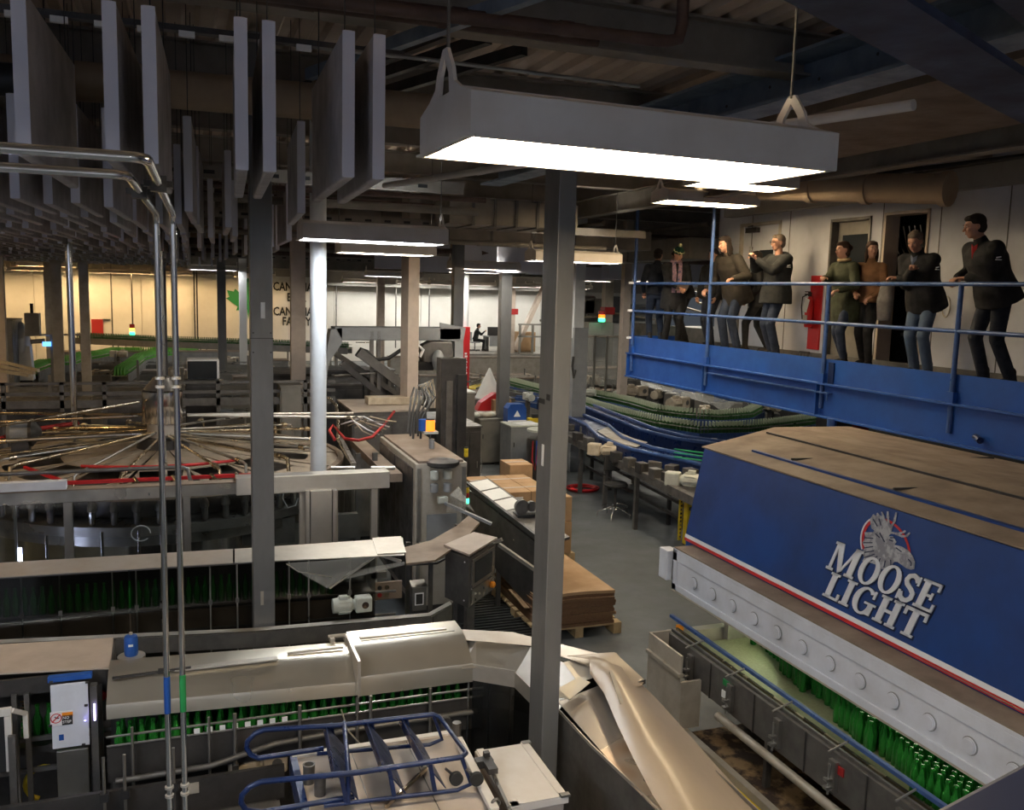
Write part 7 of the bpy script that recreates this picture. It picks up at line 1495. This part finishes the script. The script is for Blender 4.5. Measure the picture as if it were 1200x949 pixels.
yb_t = thing('yellow_tool', 'yellow tool on the dark bench behind the blue sign panel', 'tool', (atY(625, 487, 18.8).x, 18.8, 1.1)); MB().box((0, 0, 0), (.28, .14, .12)).build('body', 'yellow', yb_t, bevel=.02); MB().box((.05, -.02, .1), (.2, .1, .1)).build('grip', 'black', yb_t, bevel=.02); MB().bb(-.5, .9, -.2, .4, -1.1, -.06).build('bench', 'dark_steel', yb_t)
# things seen under the walkway near the machine top
for i, px in enumerate((975, 990, 1010)): 
    p = atY(px, 500, 12.5); tag(MB().bb(p.x - .1, p.x + .15, 12.5, 12.8, 0, 2.4).build('under_walkway_post', 'red_dark' if i == 2 else 'mid_steel'), ('grey post in the dark under the walkway, left', 'grey post in the dark under the walkway, middle', 'dark red post under the walkway behind the machine roof')[i], 'post')
nr_ = thing('near_rail', 'black out-of-focus rail end cutting the bottom right corner', 'rail')
MB().prism([at(1070, 960, 3.3), at(1206, 888, 3.3), at(1330, 850, 3.3), at(1330, 1100, 3.3), at(1070, 1100, 3.3)], (0, 0, -.05)).build('rail_pad', 'letter_dark', nr_, bevel=.01)
struct('wall_under_walkway', MB().bb(15.8, 16, -4, 30, 0, 2.95), 'dark_steel')
# ======================= PEOPLE ==========================================
CLO = {}
def cloth(name, c, c2=None, rough=.85, bump=.2, sc_=9):
    if name not in MT: mat(name, c, rough, 0, c2 or tuple(x * .6 for x in c), sc_, bump=bump)
    return name
cloth('hair_dark', (.02, .013, .010)); cloth('hair_brown', (.055, .028, .016)); cloth('hair_grey', (.17, .13, .10))
cloth('jacket_black', (.012, .012, .014)); cloth('jacket_charcoal', (.018, .02, .022)); cloth('jacket_brown', (.026, .021, .016)); cloth('coat_olive', (.045, .052, .026)); cloth('sweater_tan', (.26, .13, .06)); cloth('coat_navy', (.014, .018, .03)); cloth('shirt_blue', (.14, .17, .25)); cloth('shirt_red', (.4, .02, .025))
cloth('jeans', (.02, .032, .065)); cloth('jeans_faded', (.05, .08, .14), (.09, .13, .2), sc_=4); cloth('trousers_black', (.01, .01, .012)); cloth('boots', (.02, .015, .012)); cloth('beanie_green', (.01, .06, .035)); cloth('beanie_pale', (.65, .62, .35)); cloth('scarf', (.42, .24, .27), (.08, .08, .16), sc_=22); cloth('fur_tan', (.5, .36, .2)); cloth('grey_knit', (.14, .13, .13))
def capsule(b, p0, p1, r0, r1, n=14):
    p0, p1 = V(p0), V(p1); d = (p1 - p0); L = max(d.length, 1e-4); d = d / L
    x = d.cross(V((0, 0, 1)) if abs(d.z) < .95 else V((1, 0, 0))).normalized(); y = d.cross(x)
    M = Matrix((x, y, d)).transposed(); pr = []
    for i in range(5): a = PI / 2 * (1 - i / 4.); pr.append((max(.0006, r0 * math.cos(a)), -r0 * math.sin(a)))
    for i in range(5): a = PI / 2 * i / 4.; pr.append((max(.0006, r1 * math.cos(a)), L + r1 * math.sin(a)))
    return b.lathe(pr, p0, n, M=M)
def loft(b, secs, n=20):       # secs: (centre, rx(front-back), ry(side), forward vector)
    vs = []; fs = []
    for c, rx, ry, f in secs:
        c = V(c); f = V(f).normalized(); s_ = V((-f.y, f.x, 0))
        s_ = V((0, 0, 1)).cross(f); s_.normalize()
        for k in range(n):
            a = 2 * PI * k / n; e = .8; ca, sa = math.cos(a), math.sin(a)
            vs.append(c + f * (rx * math.copysign(abs(ca) ** e, ca)) + s_ * (ry * math.copysign(abs(sa) ** e, sa)))
    m = len(secs)
    for i in range(m - 1):
        for k in range(n): fs.append((i * n + k, i * n + (k + 1) % n, (i + 1) * n + (k + 1) % n, (i + 1) * n + k))
    fs.append(tuple(range(n - 1, -1, -1))); fs.append(tuple((m - 1) * n + k for k in range(n)))
    return b.add(vs, fs)
def ik(S, T, a, b_, pole):
    S, T = V(S), V(T); d = T - S; L = d.length
    if L > (a + b_) * .995: d = d * ((a + b_) * .995 / L); T = S + d; L = d.length
    u = d / L; x = (a * a - b_ * b_ + L * L) / (2 * L); h = math.sqrt(max(0, a * a - x * x)); p = V(pole) - u * V(pole).dot(u); p.normalize()
    return S + u * x + p * h, T
def skinned(b, name, m, parent, vox, sm=4):
    o = b.build(name, m, parent); r = o.modifiers.new('remesh', 'REMESH'); r.mode = 'VOXEL'; r.voxel_size = vox; r.use_smooth_shade = True
    q = o.modifiers.new('smooth', 'SMOOTH'); q.iterations = sm; q.factor = .5; return o
def hand(b, w_, d, nrm_, s, curl=.8, side=1):     # wrist, direction, palm normal
    d = V(d).normalized(); nn = V(nrm_); nn = (nn - d * nn.dot(d)).normalized(); lat = d.cross(nn) * side
    palm = V(w_) + d * .05 * s
    for k in (-1, 0, 1): capsule(b, V(w_) + lat * .012 * k * s, V(w_) + d * .085 * s + lat * .026 * k * s, .018 * s, .014 * s, 8)
    for k in range(4):
        o = V(w_) + d * (.088 - .006 * abs(k - 1.3)) * s + lat * (-.032 + k * .0215) * s
        l = (.036, .042, .04, .03)[k] * s; c = curl; p = o; r = .0088 * s
        for j in range(3):
            dd = d * math.cos(c * (j + .6)) + nn * math.sin(c * (j + .6)); q = p + dd * l * (1, .75, .6)[j]; capsule(b, p, q, r, r * .9, 7); p = q; r *= .93
    o = V(w_) + d * .03 * s - lat * .034 * s; m1 = o + (d * .6 - lat * .7 + nn * .3).normalized() * .038 * s; m2 = m1 + (d * .8 + nn * .55).normalized() * .032 * s
    capsule(b, V(w_) + d * .015 * s - lat * .01 * s, o, .016 * s, .013 * s, 8); capsule(b, o, m1, .0125 * s, .011 * s, 8); capsule(b, m1, m2, .011 * s, .009 * s, 8)
def person(label, loc, yaw, H=1.78, lean=0., hl=(.35, .25, 1.05), hr=(.35, -.25, 1.05), fl=(0, .1), fr=(0, -.1), pelvis=(0, 0), look=0., nod=0., jacket='jacket_black', legs='jeans', hair='hair_dark', hairstyle='short', shoe='boots', hem=.86, bulk=1., curl=.9, collar=None, shirt=None, female=False, inner=None, logo=False, glasses=False, hood=False, group=None, lift=(0, 0), pz=None, sit=False, cat='person', vox=1.):
    s = H / 1.8; t = thing('person', label, 'person', loc, yaw, group)
    S3 = lambda x, y, z: V((x, y, z)) * s
    pv = S3(pelvis[0], pelvis[1], pz or .95); la = math.radians(lean); T = V((math.sin(la), 0, math.cos(la))); F = V((math.cos(la), 0, -math.sin(la)))
    sw = (.175 if female else .195) * s
    nb = pv + T * .53 * s; 
    lk = math.radians(look); nd = math.radians(nod) + la * .45
    Hf = V((math.cos(lk) * math.cos(nd), math.sin(lk) * math.cos(nd), -math.sin(nd))); Hs = V((-math.sin(lk), math.cos(lk), 0)); Hu = Hf.cross(Hs)
    HM = Matrix((Hf, Hs, Hu)).transposed()
    hc = nb + (T * .6 + Hu * .4).normalized() * .185 * s + Hf * .025 * s
    b = MB()
    # torso, neck, head
    loft(b, [(pv - T * .06 * s, .085 * s, .13 * s, F), (pv + T * .04 * s, .10 * s, .155 * s, F), (pv + T * .18 * s, .085 * s, .125 * s, F), (pv + T * .36 * s, .105 * s, .15 * s, F), (pv + T * .47 * s, .085 * s, .16 * s, F), (pv + T * .53 * s, .05 * s, .07 * s, F)], 16)
    capsule(b, nb - T * .05 * s, hc - Hu * .05 * s - Hf * .015 * s, .058 * s, .053 * s)
    E = lambda x, y, z, r, M=HM: b.ell(hc + HM @ (V((x, y, z)) * s), tuple(q * s for q in r), 14, 10, M=M)
    E(-.008, 0, .02, (.098, .076, .10)); E(.02, 0, -.045, (.070, .060, .068)); E(.052, 0, -.088, (.028, .030, .022)); E(.085, 0, .028, (.012, .045, .010)); E(.068, .034, -.02, (.025, .022, .022)); E(.068, -.034, -.02, (.025, .022, .022))
    capsule(b, hc + HM @ (V((.088, 0, .02)) * s), hc + HM @ (V((.112, 0, -.025)) * s), .008 * s, .014 * s, 8)
    E(.078, 0, -.052, (.018, .024, .008)); E(.076, 0, -.064, (.018, .022, .007))
    for q in (-1, 1): E(-.005, q * .077, -.005, (.018, .008, .030))
    # arms
    sh = {}; el = {}; wr = {}
    for q, tg in ((1, hl), (-1, hr)):
        S0 = pv + T * .475 * s + V((0, q * sw, 0)); Tg = V(tg) * s
        e, w2 = ik(S0, Tg, .30 * s, .265 * s, V((-.5, q * .55, -.7))); sh[q], el[q], wr[q] = S0, e, w2
        capsule(b, S0, e, .05 * s, .038 * s); capsule(b, e, w2, .038 * s, .026 * s); capsule(b, S0, nb - T * .06 * s, .045 * s, .05 * s)
        fd = (w2 - e).normalized(); hand(b, w2, fd, V((0, 0, -1)) if abs(fd.z) < .85 else V((.3, -q, 0)), s, curl, q)
    # legs
    hp = {}; kn = {}; an = {}
    for q, ft, lf in ((1, fl, lift[0]), (-1, fr, lift[1])):
        h0 = pv + V((0, q * .09 * s, -.03 * s)); A = V((ft[0], ft[1], .085 + lf)) * s; k_, A = ik(h0, A, .45 * s, .43 * s, V((1, 0, .05 if not sit else .8))); hp[q], kn[q], an[q] = h0, k_, A
        capsule(b, h0, k_, .085 * s, .055 * s); capsule(b, k_, A, .053 * s, .038 * s); capsule(b, A - V((.03, 0, .04)) * s, A + V((.14, q * .02, -.05)) * s, .036 * s, .028 * s)
    skinned(b, 'body', 'skin', t, .0095 * vox, 2)
    # trousers
    b = MB(); lg = 1.0
    loft(b, [(pv - T * .12 * s, .09 * s, .15 * s, F), (pv - T * .02 * s, .118 * s, .172 * s, F), (pv + T * .12 * s, .105 * s, .155 * s, F)], 16)
    for q in (1, -1):
        capsule(b, hp[q], kn[q], .098 * s, .072 * s); capsule(b, kn[q], an[q] + V((0, 0, .0)), .07 * s, (.062 if not female else .052) * s)
    skinned(b, 'trousers', legs, t, .015 * vox)
    # jacket
    b = MB(); B = bulk; zh = hem * s
    tb = pv + T * ((zh - pv.z))
    loft(b, [(tb, .165 * s * B, .205 * s * B, F), (pv + T * .02 * s, .155 * s * B, .195 * s * B, F), (pv + T * .1 * s, .142 * s * B, .18 * s * B, F), (pv + T * .2 * s, .13 * s * B, .17 * s * B, F), (pv + T * .36 * s, .14 * s * B, .19 * s * B, F), (pv + T * .46 * s, .115 * s * B, .185 * s * B, F), (pv + T * .53 * s, .07 * s * B, .09 * s * B, F)])
    for q in (1, -1):
        capsule(b, sh[q] - V((0, q * .01, 0)), el[q], .073 * s * B, .058 * s * B); we = lerp(el[q], wr[q], .93); capsule(b, el[q], we, .058 * s * B, .042 * s * B); capsule(b, sh[q], nb - T * .05 * s, .068 * s * B, .07 * s)
    if hood: b.ell(nb - F * .09 * s + T * .0, (.08 * s, .12 * s, .07 * s), 12, 8)
    else: capsule(b, nb - T * .03 * s, nb + T * .04 * s, .078 * s, .068 * s)
    jk = skinned(b, 'jacket', jacket, t, .014 * vox, 3)
    if logo:
        c_ = sh[1] + V((.02, .055 * s * B, -.09 * s)); MB().box(c_, (.05, .012, .012), M=Matrix.Rotation(.2, 3, 'Y')).box(c_ - V((0, 0, .025)), (.065, .012, .008)).build('white_logo', 'stripe_white', jk)
    if shirt: MB().sheet([[nb + F * .075 * s + V((0, -.045 * s, 0)) + T * .03 * s, nb + F * .105 * s + T * .01 * s, nb + F * .075 * s + V((0, .045 * s, 0)) + T * .03 * s], [nb + F * .12 * s + V((0, -.03 * s, 0)) - T * .08 * s, nb + F * .145 * s - T * .08 * s, nb + F * .12 * s + V((0, .03 * s, 0)) - T * .08 * s], [nb + F * .15 * s - T * .2 * s + V((0, -.008, 0)), nb + F * .158 * s - T * .2 * s, nb + F * .15 * s - T * .2 * s + V((0, .008, 0))]], .012).build('shirt', shirt, t, smooth=60)
    if collar: MB().tube([nb + T * .045 * s + F * (.075 * s * math.cos(a)) + V((0, .08 * s * math.sin(a), 0)) for a in [i * PI / 10 - PI for i in range(21)]], .024 * s, 8, cap=False).build('collar', collar, t, smooth=80)
    # shoes
    for q in (1, -1):
        b = MB(); A = an[q]; capsule(b, A - V((.03, 0, .035)) * s, A + V((.13, q * .02, -.045)) * s, .046 * s, .036 * s); capsule(b, A, A + V((0, 0, .06)) * s, .052 * s, .055 * s); b.box(A + V((.05, q * .01, -.075)) * s, (.27 * s, .085 * s, .02 * s)); skinned(b, 'shoe', shoe, t, .012 * vox)
    # face details
    for q in (-1, 1):
        MB().ell(hc + HM @ (V((.086, q * .031, .012)) * s), (.006 * s, .0115 * s, .006 * s), 10, 8, M=HM).build('eye', 'cream', t, smooth=80)
        MB().ell(hc + HM @ (V((.0925, q * .031, .012)) * s), (.003 * s, .006 * s, .006 * s), 8, 6, M=HM).build('pupil', 'black', t, smooth=80)
        MB().ell(hc + HM @ (V((.091, q * .033, .032)) * s), (.006 * s, .02 * s, .004 * s), 8, 6, M=HM).build('eyebrow', hair, t, smooth=80)
    MB().ell(hc + HM @ (V((.094, 0, -.058)) * s), (.006 * s, .022 * s, .005 * s), 10, 6, M=HM).build('mouth', 'lips', t, smooth=80)
    # hair
    b = MB(); E2 = lambda x, y, z, r: b.ell(hc + HM @ (V((x, y, z)) * s), tuple(q * s for q in r), 14, 10, M=HM)
    if hairstyle != 'beanie':
        E2(-.022, 0, .045, (.097, .085, .088)); E2(-.04, 0, -.01, (.075, .08, .075)); E2(.035, 0, .088, (.055, .062, .034))
    if hairstyle == 'long': E2(-.05, 0, -.08, (.065, .09, .12)); E2(-.055, 0, -.19, (.05, .085, .12)); E2(0, .075, -.08, (.035, .02, .11)); E2(0, -.075, -.08, (.035, .02, .11))
    if hairstyle == 'bun': E2(-.11, 0, .03, (.05, .05, .05)); E2(-.05, 0, -.05, (.06, .075, .06))
    if hairstyle == 'beanie':
        E2(-.01, 0, .06, (.108, .092, .085)); E2(-.03, 0, .03, (.095, .09, .06)); hb_ = skinned(b, 'knit_cap', 'beanie_green', t, .011, 3)
        b = MB(); 
        for i in range(18): a = i * PI / 9; b.ell(hc + HM @ (V((-.012 + .104 * math.cos(a), .09 * math.sin(a), .055 + .012 * (i % 2))) * s), (.016 * s,) * 3, 8, 6)
        skinned(b, 'cap_band', 'beanie_pale', t, .01, 1); b = MB(); b.ell(hc + HM @ (V((-.03, 0, .165)) * s), (.04 * s, .04 * s, .038 * s), 12, 8); skinned(b, 'pompom', 'beanie_pale', t, .01, 1); b = MB(); E2(-.05, 0, -.03, (.055, .075, .04))
    skinned(b, 'hair', hair, t, .009 * vox, 3)
    if glasses:
        g_ = MB()
        for q in (-1, 1): g_.tube([hc + HM @ (V((.104, q * (.034 + .02 * math.cos(a)), .01 + .016 * math.sin(a))) * s) for a in [i * PI / 6 for i in range(13)]], .003, 5, cap=False); g_.tube([hc + HM @ (V((.1, q * .054, .012)) * s), hc + HM @ (V((.0, q * .082, .012)) * s)], .003, 5)
        g_.build('glasses', 'dark_steel', t)
    return t, dict(nb=nb, hc=hc, HM=HM, wr=wr, s=s, T=T, F=F, sh=sh, pv=pv, el=el)
ZW = ZP
def rail_hands(px_l, px_r): pass
def W2L(loc, yaw, p, s):      # world point to the person's local frame, in unit scale
    return tuple((Matrix.Rotation(-yaw, 3, 'Z') @ (V(p) - V(loc))) / s)
def place(px, x): q = atX(px, 440, x); return q.y
XH = XE - .04
def railp(px, z=4.24): q = atX(px, 333, XH); return V((XH + .02, q.y, z))
# man at the right end
loc = V((8.2, place(1160, 8.15), ZW)); yw = math.radians(170); H_ = 1.88
person('man in black jacket with red collar, rightmost at the walkway rail', loc, yw, H_, lean=25, pelvis=(.05, 0), hl=W2L(loc, yw, railp(1122) + V((.13, .02, .03)), H_ / 1.8), hr=W2L(loc, yw, railp(1119) + V((.13, .12, .03)), H_ / 1.8), fl=(-.10, .12), fr=(.02, -.12), look=-18, nod=0, jacket='jacket_black', legs='coat_navy', shirt='shirt_red', logo=True, bulk=1.2, hem=.84, hair='hair_dark')
loc = V((8.22, place(1070, 8.15), ZW)); yw = math.radians(192); H_ = 1.76
person('man with greying dark hair leaning on the rail in black jacket and faded jeans', loc, yw, H_, lean=23, pelvis=(-.02, 0), hl=W2L(loc, yw, railp(1040) + V((.13, .0, .03)), H_ / 1.8), hr=W2L(loc, yw, railp(1055) + V((.12, .0, .12)), H_ / 1.8), fl=(-.04, .1), fr=(-.1, -.12), look=10, nod=14, jacket='jacket_black', legs='jeans_faded', hair='hair_grey', shirt='shirt_blue', logo=True, hem=.80, bulk=1.18)
loc = V((8.55, place(1008, 8.5), ZW)); yw = math.radians(205)
person('woman with long dark hair, tan sweater and a grey coat over her arm', loc, yw, 1.66, lean=3, hl=(.22, .12, 1.0), hr=(.25, -.1, 1.05), fl=(.05, .08), fr=(-.12, -.08), look=40, hairstyle='long', jacket='sweater_tan', legs='trousers_black', hair='hair_brown', female=True, hem=.92, bulk=.92)
t = thing('draped_coat', 'dark grey coat hanging from the arm of the woman in the tan sweater', 'coat', (8.35, place(1034, 8.4), ZW + .62)); b = MB(); loft(b, [((0, 0, 0), .05, .10, (1, 0, 0)), ((0, 0, .25), .07, .12, (1, 0, 0)), ((.02, 0, .5), .06, .08, (1, 0, 0))]); skinned(b, 'coat', 'grey_knit', t, .014)
loc = V((8.35, place(981, 8.3), ZW)); yw = math.radians(185); H_ = 1.66
person('woman in olive green coat with tan fur collar pointing over the rail', loc, yw, H_, lean=8, hl=(.36, .22, 1.08), hr=W2L(loc, yw, railp(955) + V((.12, 0, .04)), H_ / 1.8), fl=(.06, .1), fr=(-.14, -.1), look=-10, hairstyle='bun', jacket='coat_olive', legs='jeans', hair='hair_brown', collar='fur_tan', female=True, hem=.62, bulk=1.1)
loc = V((8.3, place(900, 8.25), ZW)); yw = math.radians(182); H_ = 1.82
t, d = person('grey-haired man with glasses holding up a phone, charcoal puffer jacket', loc, yw, H_, lean=-1, hl=(.40, .05, 1.40), hr=(.42, -.04, 1.44), fl=(.02, .1), fr=(-.06, -.1), look=-6, nod=2, jacket='jacket_charcoal', legs='jeans', hair='hair_grey', glasses=True, hood=True, hem=.78, bulk=1.24, logo=True, curl=.7)
ph = thing('phone', 'black phone held up by the grey-haired man', 'phone', (0, 0, 0)); ph.location = loc + Matrix.Rotation(yw, 3, 'Z') @ ((d['wr'][1] + d['wr'][-1]) / 2 + V((.09, 0, .10))); ph.rotation_euler = (0, -.15, yw); MB().bb(-.005, .005, -.036, .036, -.07, .07).build('case', 'black', ph, bevel=.004); MB().bb(-.0065, -.005, -.032, .032, -.062, .062).build('screen', 'screen_dark', ph)
loc = V((8.66, place(880, 8.62), ZW)); yw = math.radians(150)
person('dark-haired woman in black leggings stepping behind the man with the phone', loc, yw, 1.62, lean=4, hl=(.2, .15, .95), hr=(.2, -.15, .95), fl=(.18, .08), fr=(-.22, -.06), look=20, hairstyle='long', jacket='jacket_black', legs='trousers_black', hair='hair_dark', female=True, hem=.8)
loc = V((8.2, place(850, 8.15), ZW)); yw = math.radians(188); H_ = 1.88
person('tall long-haired person in dark brown jacket leaning forward, hand on the rail', loc, yw, H_, lean=21, pelvis=(-.06, 0), hl=W2L(loc, yw, railp(850) + V((.13, .02, .04)), H_ / 1.8), hr=(.30, -.25, .95), fl=(-.05, .1), fr=(-.02, -.13), look=0, nod=4, hairstyle='long', jacket='jacket_brown', legs='jeans', hair='hair_dark', hem=.74, bulk=1.2)
loc = V((8.62, place(828, 8.6), ZW)); yw = math.radians(200)
person('person in dark clothes half hidden behind the tall long-haired one', loc, yw, 1.7, lean=0, hl=(.15, .2, .9), hr=(.15, -.2, .9), fl=(.08, .1), fr=(-.1, -.1), jacket='jacket_black', legs='coat_navy', hair='hair_dark')
loc = V((8.2, place(782, 8.15), ZW)); yw = math.radians(252); H_ = 1.74
t, d = person('man in a green and pale bobble hat with patterned scarf holding papers', loc, yw, H_, lean=9, hl=(.36, .12, 1.04), hr=(.40, -.02, 1.06), fl=(0, .12), fr=(-.05, -.12), look=20, nod=22, hairstyle='beanie', jacket='jacket_black', legs='trousers_black', hair='hair_dark', bulk=1.15, hem=.66)
s = d['s']; F, T, nb = d['F'], d['T'], d['nb']
sc1 = MB()
for q in (-1, 1): sc1.sheet([[nb + F * .10 * s + T * .03 * s + V((0, q * .03, 0)), nb + F * .09 * s + T * .03 * s + V((0, q * .09, 0))], [nb + F * .17 * s - T * .15 * s + V((0, q * .015, 0)), nb + F * .165 * s - T * .15 * s + V((0, q * .085, 0))], [nb + F * .185 * s - T * .5 * s + V((0, q * .015, 0)), nb + F * .18 * s - T * .5 * s + V((0, q * .08, 0))]], .012)
sc1.tube([nb + T * .05 * s + F * (.08 * s * math.cos(a)) + V((0, .085 * s * math.sin(a), 0)) for a in [i * PI / 10 for i in range(21)]], .03, 8, cap=False); sc1.build('scarf', 'scarf', t, smooth=60)
pw = loc + Matrix.Rotation(yw, 3, 'Z') @ ((d['wr'][1] + d['wr'][-1]) / 2 + V((.12, 0, .02)))
tag(MB().box(pw, (.30, .20, .006), M=Matrix.Rotation(yw, 3, 'Z') @ Matrix.Rotation(-.5, 3, 'Y')).build('paper_sheet', 'cabinet_tan'), 'pale papers held by the man in the bobble hat', 'paper')
loc = V((8.6, place(795, 8.55), ZW)); yw = math.radians(172)
person('man with short hair in dark hooded jacket behind the bobble hat man', loc, yw, 1.72, lean=14, hl=(.35, .1, 1.05), hr=(.3, -.15, 1.0), fl=(0, .12), fr=(-.05, -.1), look=10, nod=14, jacket='jacket_black', legs='trousers_black', hair='hair_brown', hood=True, bulk=1.12)
loc = V((8.3, place(762, 8.25), ZW)); yw = math.radians(75)
person('short-haired man seen from behind in dark jacket and jeans, leftmost on the walkway', loc, yw, 1.74, lean=2, hl=(.2, .2, .95), hr=(.25, -.15, 1.0), fl=(0, .1), fr=(-.05, -.12), look=-40, nod=5, jacket='coat_navy', legs='jeans', hair='hair_dark', hem=.9, bulk=.98)
# desk worker far away on the raised platform
dp = atY(559, 405, 43.5); dz = .95
loc = V((dp.x, 43.5, dz)); t, d = person('person in dark clothes sitting at the far desk before a screen', loc, math.radians(-20), 1.8, lean=12, pelvis=(-.1, 0), pz=.56, hl=(.35, .2, .95), hr=(.38, -.1, 1.0), fl=(.3, .1), fr=(.32, -.1), sit=True, jacket='jacket_charcoal', legs='trousers_black', hair='hair_dark', bulk=1.0, hem=.55, vox=1.6)
ch = thing('office_chair', 'pale office chair under the far desk worker', 'chair', (dp.x - .12, 43.5, dz)); MB().bb(-.22, .22, -.22, .22, .40, .46).build('seat', 'cabinet_grey', ch, bevel=.02); MB().bb(-.26, -.22, -.2, .2, .5, .95).build('backrest', 'cabinet_grey', ch); MB().tube([(0, 0, .05), (0, 0, .4)], .03, 8).build('pedestal', 'dark_steel', ch); MB().bb(-.28, .28, -.03, .03, 0, .06).bb(-.03, .03, -.28, .28, 0, .06).build('base', 'dark_steel', ch)
dk = thing('desk', 'grey desk with papers in front of the far seated person', 'desk', (dp.x + .95, 43.5, dz)); MB().bb(-.55, .75, -.4, .4, .72, .77).build('desk_top', 'cabinet_grey', dk); MB().bb(-.4, .5, -.38, -.34, .25, .72).build('modesty_panel', 'cabinet_grey', dk)
for x in (-.5, .68): MB().bb(x, x + .05, -.38, .38, 0, .72).build('leg', 'dark_steel', dk)
lp_ = thing('laptop', 'black screen on the far desk', 'monitor', (dp.x + .8, 43.35, dz + .77)); MB().bb(-.3, .3, -.02, .02, .02, .45).build('screen', 'black', lp_); MB().bb(-.2, .2, -.1, .1, 0, .02).build('stand', 'black', lp_)
